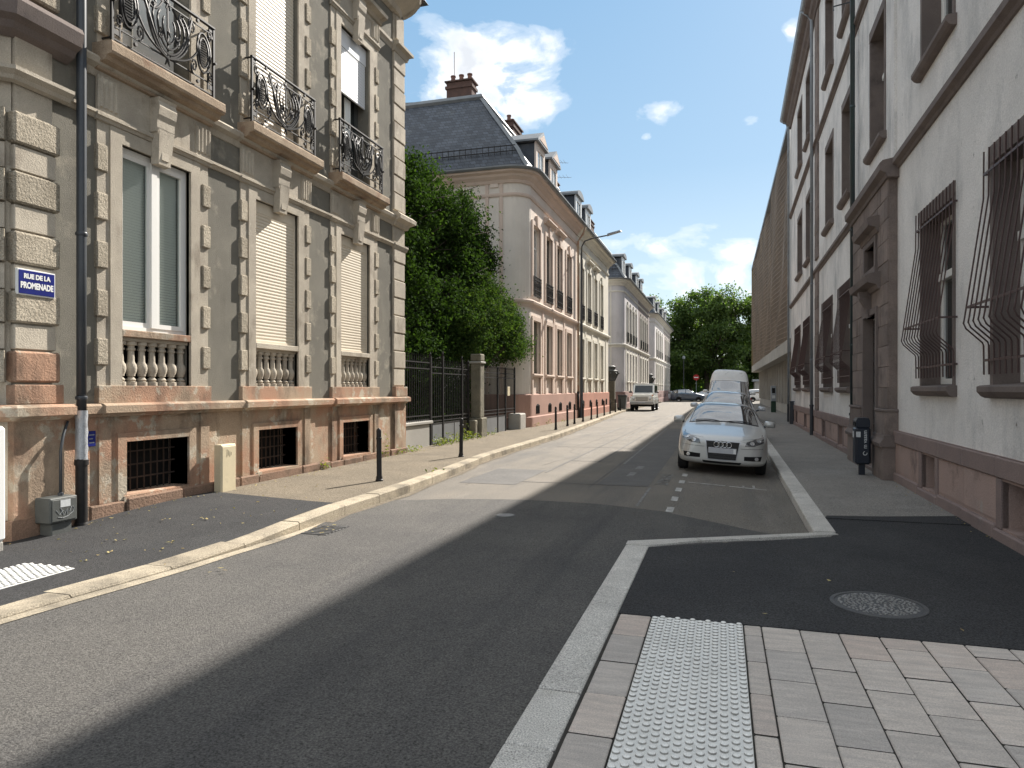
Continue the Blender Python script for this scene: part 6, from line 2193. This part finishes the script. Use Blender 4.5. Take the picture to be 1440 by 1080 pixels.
def mirror(parent, x, y, z, mat):
    s = 1 if x > 0 else -1
    b = B()
    rows, cols_ = 9, 18
    vs = []
    for i in range(rows + 1):
        ph = math.pi * (i / rows - .5)
        for j in range(cols_):
            th = 2 * math.pi * j / cols_
            sg = lambda v, e: math.copysign(abs(v) ** e, v)
            vx, vz = .110 * sg(math.cos(th), .55) * sg(math.cos(ph), .6), .068 * sg(math.sin(th), .55) * sg(math.cos(ph), .6)
            vy = .085 * math.sin(ph)
            vs.append((x + vx, y + (vy if vy < .05 else .05), z + vz - s * vx * .08))
    b.add(vs, [(i * cols_ + j, i * cols_ + (j + 1) % cols_, (i + 1) * cols_ + (j + 1) % cols_, (i + 1) * cols_ + j) for i in range(rows) for j in range(cols_)])
    o = b.put('wing_mirror', mat, parent, smooth=True, recalc=True)
    B().tube([(x - s * .16, y + .05, z - .08), (x - s * .07, y + .02, z - .04)], .022, 6).put('mirror_arm', MT['plastic'], o)
    B().box(x - .085, x + .085, y + .051, y + .055, z - .045, z + .045).put('mirror_glass', MT['chrome'], o)


def car(label, cat, loc, st, mat, roll=0.0, rot=0.0, wr=.305, wy=(.80, 3.20), wx=.735, ws=None, sides=None, front=None, mir=None, badge=False, group=None, name='parked_car', ystart=1.0):
    c = E(name, loc, label, cat, group)
    c.rotation_euler = (0, roll, rot)
    body, bvh = loft_body('body', st, mat, c)
    if ws:
        gt, gb = ws
        patch('windscreen_seal', bvh, [(x * 1.035, z + .014) for x, z in gt], [(x * 1.03, z - .016) for x, z in gb], 'front', .003, MT['plastic'], c, 18, 10, y_start=ystart)
        patch('windscreen', bvh, gt, gb, 'front', .007, MT['carglass'], c, 18, 10, y_start=ystart)
        for a, q in ((.55, .03), (-.05, -.56)):
            za = ws[1][0][1]
            b = B()
            pts = []
            for i in range(9):
                t = i / 8
                x = a + (q - a) * t
                h, n_, _, _ = bvh.ray_cast(Vector((x, -3, za + .012 + .05 * t * (1 - t) * 2 + .012)), Vector((0, 1, 0)))
                if h: pts.append(h + n_ * .022)
            b.tube(pts, .009, 5)
            b.put('wiper', MT['plastic'], c)
    if sides:
        for s in (-1, 1):
            for tp, bt in sides:
                patch('side_window', bvh, tp, bt, s, .004, MT['carglass'], c, 10, 5)
            for yy in wy:                 # wheel arches
                tp = [(yy + (wr + .045) * math.cos(R(t)), wr + (wr + .045) * math.sin(R(t))) for t in (180, 160, 140, 120, 100, 80, 60, 40, 20, 0)]
                patch('wheel_arch', bvh, tp, [(yy - wr - .045, st[5][1] + .09), (yy + wr + .045, st[5][1] + .09)], s, .003, MT['black'], c, 14, 5, .006)
    for x in (-wx, wx):
        for yy in wy:
            wheel(c, x, yy, wr, .20)
    if mir:
        for s in (-1, 1): mirror(c, s * mir[0], mir[1], mir[2], mat)
    if front: front(c, bvh)
    return c, bvh


def front_hatch(c, bvh):
    for s in (-1, 1):
        f = lambda pts: [(s * x, z) for x, z in pts]
        hl = patch('headlight', bvh, f([(.43, .665), (.60, .725), (.755, .765)]), f([(.40, .585), (.58, .600), (.745, .665)]), 'front', .006, MT['lamp'], c, 12, 5)
        for x, z, r_ in ((.53, .645, .042), (.655, .685, .040)):
            h, n_, _, _ = bvh.ray_cast(Vector((s * x, -3, z)), Vector((0, 1, 0)))
            b = B().lathe([(r_, -.004), (r_, .004), (r_ * .7, .006), (r_ * .6, .001), (.004, .004)], n=14)
            b.put('lamp_ring', MT['lampbright'], hl, smooth='auto', loc=h + n_ * .009, rot=n_.to_track_quat('Z', 'Y').to_euler())
        fo = patch('fog_intake', bvh, f([(.40, .395), (.55, .405), (.715, .415)]), f([(.40, .320), (.55, .320), (.695, .325)]), 'front', .005, MT['black'], c, 8, 4)
        h, n_, _, _ = bvh.ray_cast(Vector((s * .62, -3, .365)), Vector((0, 1, 0)))
        B().lathe([(.036, -.01), (.036, .008), (.028, .010), (.004, .006)], n=14).put('fog_light', MT['lampbright'], fo, smooth='auto', loc=h + n_ * .008, rot=n_.to_track_quat('Z', 'Y').to_euler())
        def line(pts, wv, nm, mt_, off=.002):
            a_ = [(s * x - wv, y) for x, y in pts]
            b2 = [(s * x + wv, y) for x, y in pts]
            patch(nm, bvh, a_, b2, 'top', off, mt_, c, 24, 1, .004)
        line([(.36, .075), (.50, .13), (.66, .26), (.715, .42), (.73, .62)], .0045, 'bonnet_gap', MT['black'])
    fr_ = patch('grille_frame', bvh, [(-.325, .665), (0, .672), (.325, .665)], [(-.265, .295), (0, .290), (.265, .295)], 'front', .006, MT['alloy'], c, 14, 8)
    gr = patch('grille', bvh, [(-.305, .650), (0, .656), (.305, .650)], [(-.25, .312), (0, .308), (.25, .312)], 'front', .012, MT['plastic'], c, 14, 8)
    for k in range(7):
        z = .335 + k * .046
        wv = .252 + .05 * (z - .31) / .34
        patch('grille_bar', bvh, [(-wv, z + .006), (wv, z + .006)], [(-wv, z - .006), (wv, z - .006)], 'front', .018, MT['iron'], gr, 10, 1)
    pts = [bvh.ray_cast(Vector((x, -3, .47)), Vector((0, 1, 0)))[0].y for x in (-.2, 0, .2)]
    yp_ = min(pts) - .028
    pl = B().cbox(-.255, .255, yp_, yp_ + .02, .425, .530, .006).put('number_plate', MT['plate'], c)
    B().box(.20, .245, yp_ - .002, yp_, .435, .52).put('plate_band', MT['white'], pl)
    b = B()
    for k in range(4):                    # four linked rings
        cx = -.112 + k * .0745
        h = bvh.ray_cast(Vector((cx, -3, .59)), Vector((0, 1, 0)))[0]
        for dy, q in ((0, 0),):
            b.tube([(cx + .050 * math.cos(t), min(h.y - .024, yp_ + .012) - .004 * (k % 2), .592 + .050 * math.sin(t)) for t in [2 * math.pi * j / 20 for j in range(21)]], .0085, 6, caps=False)
    b.put('ring_emblem', MT['chrome'], c, smooth=True)
    patch('lower_intake', bvh, [(-.36, .275), (0, .270), (.36, .275)], [(-.33, .235), (0, .23), (.33, .235)], 'front', .005, MT['black'], c, 12, 3)
    patch('bumper_line', bvh, [(-.78, .558), (-.55, .545), (-.33, .540)], [(-.78, .552), (-.55, .539), (-.33, .534)], 'front', .002, MT['black'], c, 8, 1, .004)
    patch('bumper_line', bvh, [(.33, .540), (.55, .545), (.78, .558)], [(.33, .534), (.55, .539), (.78, .552)], 'front', .002, MT['black'], c, 8, 1, .004)


hatch = [(-.00, .24, .46, .56, .42, .50, .60, .42, .655, .665), (.05, .20, .60, .68, .42, .62, .62, .50, .685, .70), (.16, .18, .70, .785, .43, .735, .65, .55, .735, .75), (.34, .17, .74, .83, .46, .79, .70, .60, .775, .795),
         (.60, .17, .76, .855, .50, .82, .76, .64, .82, .845), (.95, .17, .77, .855, .50, .825, .82, .68, .875, .905), (1.14, .17, .77, .855, .50, .828, .85, .69, .905, .94), (1.22, .17, .77, .855, .50, .83, .86, .685, .95, .985), (1.55, .17, .77, .855, .50, .83, .875, .645, 1.125, 1.155), (1.90, .17, .77, .855, .50, .83, .885, .605, 1.275, 1.305),
         (2.12, .17, .77, .855, .50, .83, .89, .59, 1.315, 1.35), (2.6, .17, .77, .855, .50, .83, .90, .575, 1.325, 1.365), (3.2, .17, .77, .85, .50, .82, .91, .55, 1.28, 1.32), (3.62, .18, .76, .84, .52, .80, .90, .51, 1.14, 1.18), (3.85, .20, .72, .80, .55, .76, .86, .48, .97, 1.0), (3.98, .26, .62, .72, .55, .68, .78, .45, .84, .86)]
WS = ([(-.545, 1.275), (-.28, 1.300), (0, 1.306), (.28, 1.300), (.545, 1.275)], [(-.665, .935), (-.35, .975), (0, .985), (.35, .975), (.665, .935)])
SD = [([(1.52, 1.02), (1.95, 1.235), (2.35, 1.275)], [(1.42, .945), (1.95, .945), (2.35, .95)]), ([(2.42, 1.275), (2.9, 1.265), (3.25, 1.18)], [(2.42, .95), (2.9, .965), (3.35, .985)])]
RZ0 = rz(0, 15)
car('silver three door hatchback with ring emblem on a tall dark grille, nearest in the row', 'car', (-.02, 13.85, RZ0), hatch, MT['silver'], roll=.060, ws=WS, sides=SD, front=front_hatch, mir=(.915, 1.52, .965), badge=True)


def front_mpv(c, bvh):
    for s in (-1, 1):
        f = lambda pts: [(s * x, z) for x, z in pts]
        patch('headlight', bvh, f([(.42, .80), (.62, .86), (.76, .93)]), f([(.42, .70), (.60, .72), (.76, .78)]), 'front', .006, MT['lamp'], c, 10, 4)
    patch('grille', bvh, [(-.36, .76), (.36, .76)], [(-.32, .66), (.32, .66)], 'front', .008, MT['plastic'], c, 8, 3)
    patch('lower_intake', bvh, [(-.5, .42), (.5, .42)], [(-.45, .28), (.45, .28)], 'front', .006, MT['black'], c, 8, 3)
    patch('number_plate', bvh, [(-.25, .56), (.25, .56)], [(-.25, .46), (.25, .46)], 'front', .014, MT['plate'], c, 4, 2)


mpv = [(0, .26, .50, .60, .45, .55, .70, .45, .76, .78), (.06, .22, .64, .74, .46, .68, .74, .54, .83, .85), (.2, .19, .72, .81, .48, .77, .80, .60, .90, .92), (.5, .18, .76, .86, .5, .82, .87, .66, .97, 1.0), (.95, .18, .77, .87, .5, .84, .93, .72, 1.04, 1.07), (1.05, .18, .77, .87, .5, .845, .95, .715, 1.09, 1.12), (1.5, .18, .77, .87, .5, .845, .98, .66, 1.34, 1.37), (1.9, .18, .77, .87, .5, .845, .99, .62, 1.51, 1.54), (2.15, .18, .77, .87, .5, .845, 1.0, .60, 1.555, 1.59),
       (2.8, .18, .77, .87, .5, .845, 1.0, .60, 1.56, 1.60), (3.6, .18, .77, .87, .5, .835, 1.0, .58, 1.52, 1.56), (4.0, .2, .75, .84, .52, .80, .98, .55, 1.38, 1.42), (4.2, .24, .68, .78, .55, .74, .92, .50, 1.05, 1.08), (4.28, .3, .6, .7, .55, .66, .8, .48, .86, .88)]
WS2 = ([(-.555, 1.50), (0, 1.535), (.555, 1.50)], [(-.69, 1.09), (0, 1.135), (.69, 1.09)])
SD2 = [([(1.45, 1.2), (1.9, 1.45), (2.3, 1.49)], [(1.35, 1.06), (1.9, 1.07), (2.3, 1.07)]), ([(2.4, 1.49), (3.3, 1.47), (3.75, 1.35)], [(2.4, 1.07), (3.3, 1.08), (3.85, 1.10)])]
car('pale silver tall family car parked right behind the hatchback', 'car', (.10, 20.6, RZ0 - .006), mpv, MT['palesilver'], roll=.058, wr=.31, wy=(.85, 3.45), wx=.755, ws=WS2, sides=SD2, front=front_mpv, mir=(.98, 1.50, 1.12))


def front_van(c, bvh):
    for s in (-1, 1):
        f = lambda pts: [(s * x, z) for x, z in pts]
        patch('headlight', bvh, f([(.52, 1.02), (.80, 1.06)]), f([(.52, .84), (.78, .84)]), 'front', .006, MT['lamp'], c, 6, 4)
    patch('grille', bvh, [(-.46, 1.0), (.46, 1.0)], [(-.46, .84), (.46, .84)], 'front', .006, MT['plastic'], c, 8, 3)
    patch('bumper', bvh, [(-.85, .62), (.85, .62)], [(-.85, .36), (.85, .36)], 'front', .012, MT['plastic'], c, 10, 3)
    b = B()
    for k in range(10):
        pass


van = [(0, .34, .70, .80, .55, .78, .90, .70, 1.10, 1.12), (.06, .30, .82, .90, .56, .88, .95, .78, 1.16, 1.18), (.3, .28, .88, .94, .6, .93, 1.02, .86, 1.24, 1.27), (.55, .28, .88, .95, .6, .94, 1.08, .88, 1.35, 1.38), (.95, .28, .88, .95, .6, .94, 1.15, .87, 1.78, 1.81), (1.20, .28, .88, .95, .6, .94, 1.2, .86, 2.04, 2.07), (1.34, .28, .88, .95, .6, .94, 1.2, .86, 2.24, 2.28), (1.60, .28, .88, .95, .6, .94, 1.2, .86, 2.50, 2.54), (1.85, .28, .88, .95, .6, .94, 1.2, .86, 2.56, 2.60), (4.0, .28, .88, .95, .6, .94, 1.2, .86, 2.56, 2.60), (5.25, .28, .88, .95, .6, .94, 1.2, .86, 2.55, 2.59), (5.36, .34, .84, .92, .6, .90, 1.2, .82, 2.45, 2.49)]
WS3 = ([(-.78, 2.00), (0, 2.04), (.78, 2.00)], [(-.82, 1.40), (0, 1.44), (.82, 1.40)])
SD3 = [([(.95, 1.62), (1.2, 1.92), (1.8, 1.92)], [(.90, 1.36), (1.2, 1.32), (1.8, 1.32)])]
car('dusty white high roofed delivery van parked behind the two cars', 'van', (.24, 33.6, RZ0), van, MT['vanwhite'], roll=.055, wr=.33, wy=(.85, 4.2), wx=.82, ws=WS3, sides=SD3, front=front_van, mir=(1.08, .95, 1.5), name='delivery_van', ystart=.5)

# cars crossing at the far end
for i, (x, yv, mt, st_, w_, s_, rot, lb) in enumerate(((-2.0, 91.5, MT['darkblue'], mpv, WS2, SD2, 90, 'dark blue car standing at the far crossing before the no entry sign'), (-4.6, 96.2, MT['carwhite'], hatch, WS, SD, -90, 'white car half hidden beyond the dark blue one'),
                                                      (6.9, 93.0, MT['carwhite'], mpv, WS2, SD2, 90, 'white car seen between the van and the modern building'), (-9.5, 99.0, MT['palesilver'], hatch, WS, SD, -90, 'silver car at the far crossing near the dark hedge'))):
    car(lb, 'car', (x, yv, -.02), st_, mt, rot=R(rot), ws=w_, sides=s_, wx=.74, group='cars at the far crossing')

# boxy off-roader at the left kerb
g_ = E('off_roader', (-5.52, 50.9, .0), 'pale champagne boxy off-road car parked facing us at the left kerb', 'car')
mt = MT['champagne']
B().cbox(-.80, .80, .12, 4.25, .47, 1.08, .04).put('body', mt, g_)
b = B()
b.add([(-.70, .12, 1.06), (.70, .12, 1.06), (.72, 1.35, 1.06), (-.72, 1.35, 1.06), (-.66, .16, 1.20), (.66, .16, 1.20), (.70, 1.32, 1.28), (-.70, 1.32, 1.28)], [(0, 1, 5, 4), (1, 2, 6, 5), (2, 3, 7, 6), (3, 0, 4, 7), (4, 5, 6, 7)])
b.put('bonnet', mt, g_, recalc=True)
b = B()
cab = [(1.30, 1.06), (1.28, 1.28), (1.62, 1.90), (1.74, 1.96), (4.15, 1.98), (4.24, 1.90), (4.25, 1.06)]
cv = [(-.78 + .0 * k, y, z) for k in (0,) for y, z in cab]
b.prism_x(cab, -.76, .76)
b.put('cabin', mt, g_, recalc=True)
B().cbox(-.78, .78, 1.66, 4.24, 1.93, 2.0, .03).put('roof_gutter', mt, g_)
b = B().add([(-.66, 1.302, 1.33), (.66, 1.302, 1.33), (.64, 1.582, 1.86), (-.64, 1.582, 1.86)], [(0, 1, 2, 3)])
b.add([(-.66, 1.31, 1.33), (.66, 1.31, 1.33), (.64, 1.59, 1.86), (-.64, 1.59, 1.86)], [(3, 2, 1, 0)])
b.put('windscreen', MT['pane'], g_)
for s in (-1, 1):
    for a, c in ((1.72, 2.55), (2.65, 3.35), (3.45, 4.1)):
        B().cbox(s * .755 - .012, s * .755 + .012, a, c, 1.34, 1.84, .006).put('side_window', MT['carglass'], g_)
    b = B()
    for yy in (.75, 3.35):
        b.prism_x([(yy - .50, .52), (yy - .46, .80), (yy - .36, .92), (yy + .36, .92), (yy + .46, .80), (yy + .50, .52), (yy + .40, .52), (yy + .34, .78), (yy - .34, .78), (yy - .40, .52)], s * .80, s * .89)
    b.put('wheel_flare', mt, g_, recalc=True)
    hl = B().lathe([(.105, 0), (.105, .02), (.095, .03), (.02, .045)], n=16).put('headlight', MT['lampbright'], g_, smooth='auto', loc=(s * .58, .12, .90), rot=(R(90), 0, 0))
    B().cbox(s * .58 - .14, s * .58 + .14, .10, .125, .76, 1.04, .01).put('lamp_panel', mt, hl.parent)
    B().cbox(s * .68 - .09, s * .68 + .09, .28, .46, 1.08, 1.16, .02).put('indicator', MT['amber'], g_)
    for yy in (.75, 3.35):
        wheel(g_, s * .75, yy, .37, .24)
    mirror(g_, s * .98, 1.5, 1.38, MT['plastic'])
    B().tube([(s * .2, 1.30, 1.345), (s * .52, 1.335, 1.40)], .012, 5).put('wiper', MT['plastic'], g_)
    for yy in (1.65, 2.6, 3.4):
        B().cbox(s * .80 - .006, s * .80 + .006, yy - .005, yy + .005, .55, 1.06, .002).put('door_gap', MT['black'], g_)
gr_ = B().cbox(-.42, .42, .095, .125, .76, 1.03, .01).put('grille', MT['greybox'], g_)
for k in range(4):
    B().box(-.40, .40, .085, .096, .80 + .06 * k, .825 + .06 * k).put('grille_bar', mt, gr_)
B().cbox(-.84, .84, -.06, .12, .50, .70, .03).put('bumper', M('dull_bumper', (.40, .385, .37), None, rough=.5), g_)
B().cbox(-.25, .25, -.075, -.058, .60, .70, .004).put('number_plate', MT['plate'], g_)
B().box(-.62, .62, .2, 4.0, .33, .48).put('underbody', MT['black'], g_)
# wheeled bin beside it
wb_ = E('wheeled_bin', (-6.72, 49.7, .12), 'dark wheeled rubbish bin standing beside the off-roader', 'rubbish bin')
B().prism_y([(-.24, .08), (.22, .08), (.29, .98), (-.29, .98)], -.26, .26).put('body', MT['greybox'], wb_, recalc=True)
B().cbox(-.32, .32, -.29, .30, .98, 1.06, .02).put('lid', MT['plastic'], wb_)
for yy in (-.22, .22):
    B().lathe([(.10, -.03), (.10, .03)], n=12).put('wheel', MT['tyre'], wb_, loc=(-.24, yy, .10), rot=(R(90), 0, 0))

# far signs and posts
ns = E('no_entry_sign', (-3.45, 102, .08), 'round red no entry sign on a post across the far street', 'road sign')
B().lathe([(.035, 0), (.035, 3.5)], n=8).put('post', MT['greyzinc'], ns)
B().lathe([(.42, 0), (.42, .03)], n=24).put('disc', MT['redlens'], ns, loc=(0, -.04, 3.15), rot=(R(90), 0, 0))
B().box(-.30, .30, -.085, -.072, 3.09, 3.21).put('white_bar', MT['white'], ns)
fp = E('lamp_post', (-5.15, 101.6, .08), 'dark slim lamp post at the far crossing before the trees', 'lamp post')
B().lathe([(.10, 0), (.09, .8), (.06, 1.0), (.05, 5.6), (.04, 5.7)], n=8).put('post', MT['pipe'], fp)
B().lathe([(.05, 0), (.22, .1), (.18, .4), (.03, .5)], (0, 0, 5.7), 8).put('lantern', MT['greyzinc'], fp)
lw = E('low_pavilion', (8.5, 108, .08), 'low pale pavilion glimpsed beside the modern building', 'pavilion')
B().box(-4, 4, -2, 2, 0, 2.6).put('wall', MT['concrete'], lw)
B().box(-4.3, 4.3, -2.3, 2.3, 2.6, 2.9).put('roof', MT['greyzinc'], lw)
rc = E('red_cone', (2.9, 77, ZR), 'small red traffic cone on the far shaded pavement', 'traffic cone')
B().lathe([(.14, .03), (.03, .6), (.0, .62)], n=10).put('cone', MT['redlens'], rc)
B().cbox(-.17, .17, -.17, .17, 0, .03, .01).put('foot', MT['plastic'], rc)
tb = E('service_box', (2.55, 78.5, ZR), 'dark box standing on the pavement at the far end of the modern building', 'service box')
B().cbox(-.3, .3, -.3, .3, 0, 1.2, .03).put('body', MT['plastic'], tb)
B().cbox(-.33, .33, -.33, .33, 1.2, 1.26, .01).put('lid', MT['plastic'], tb)
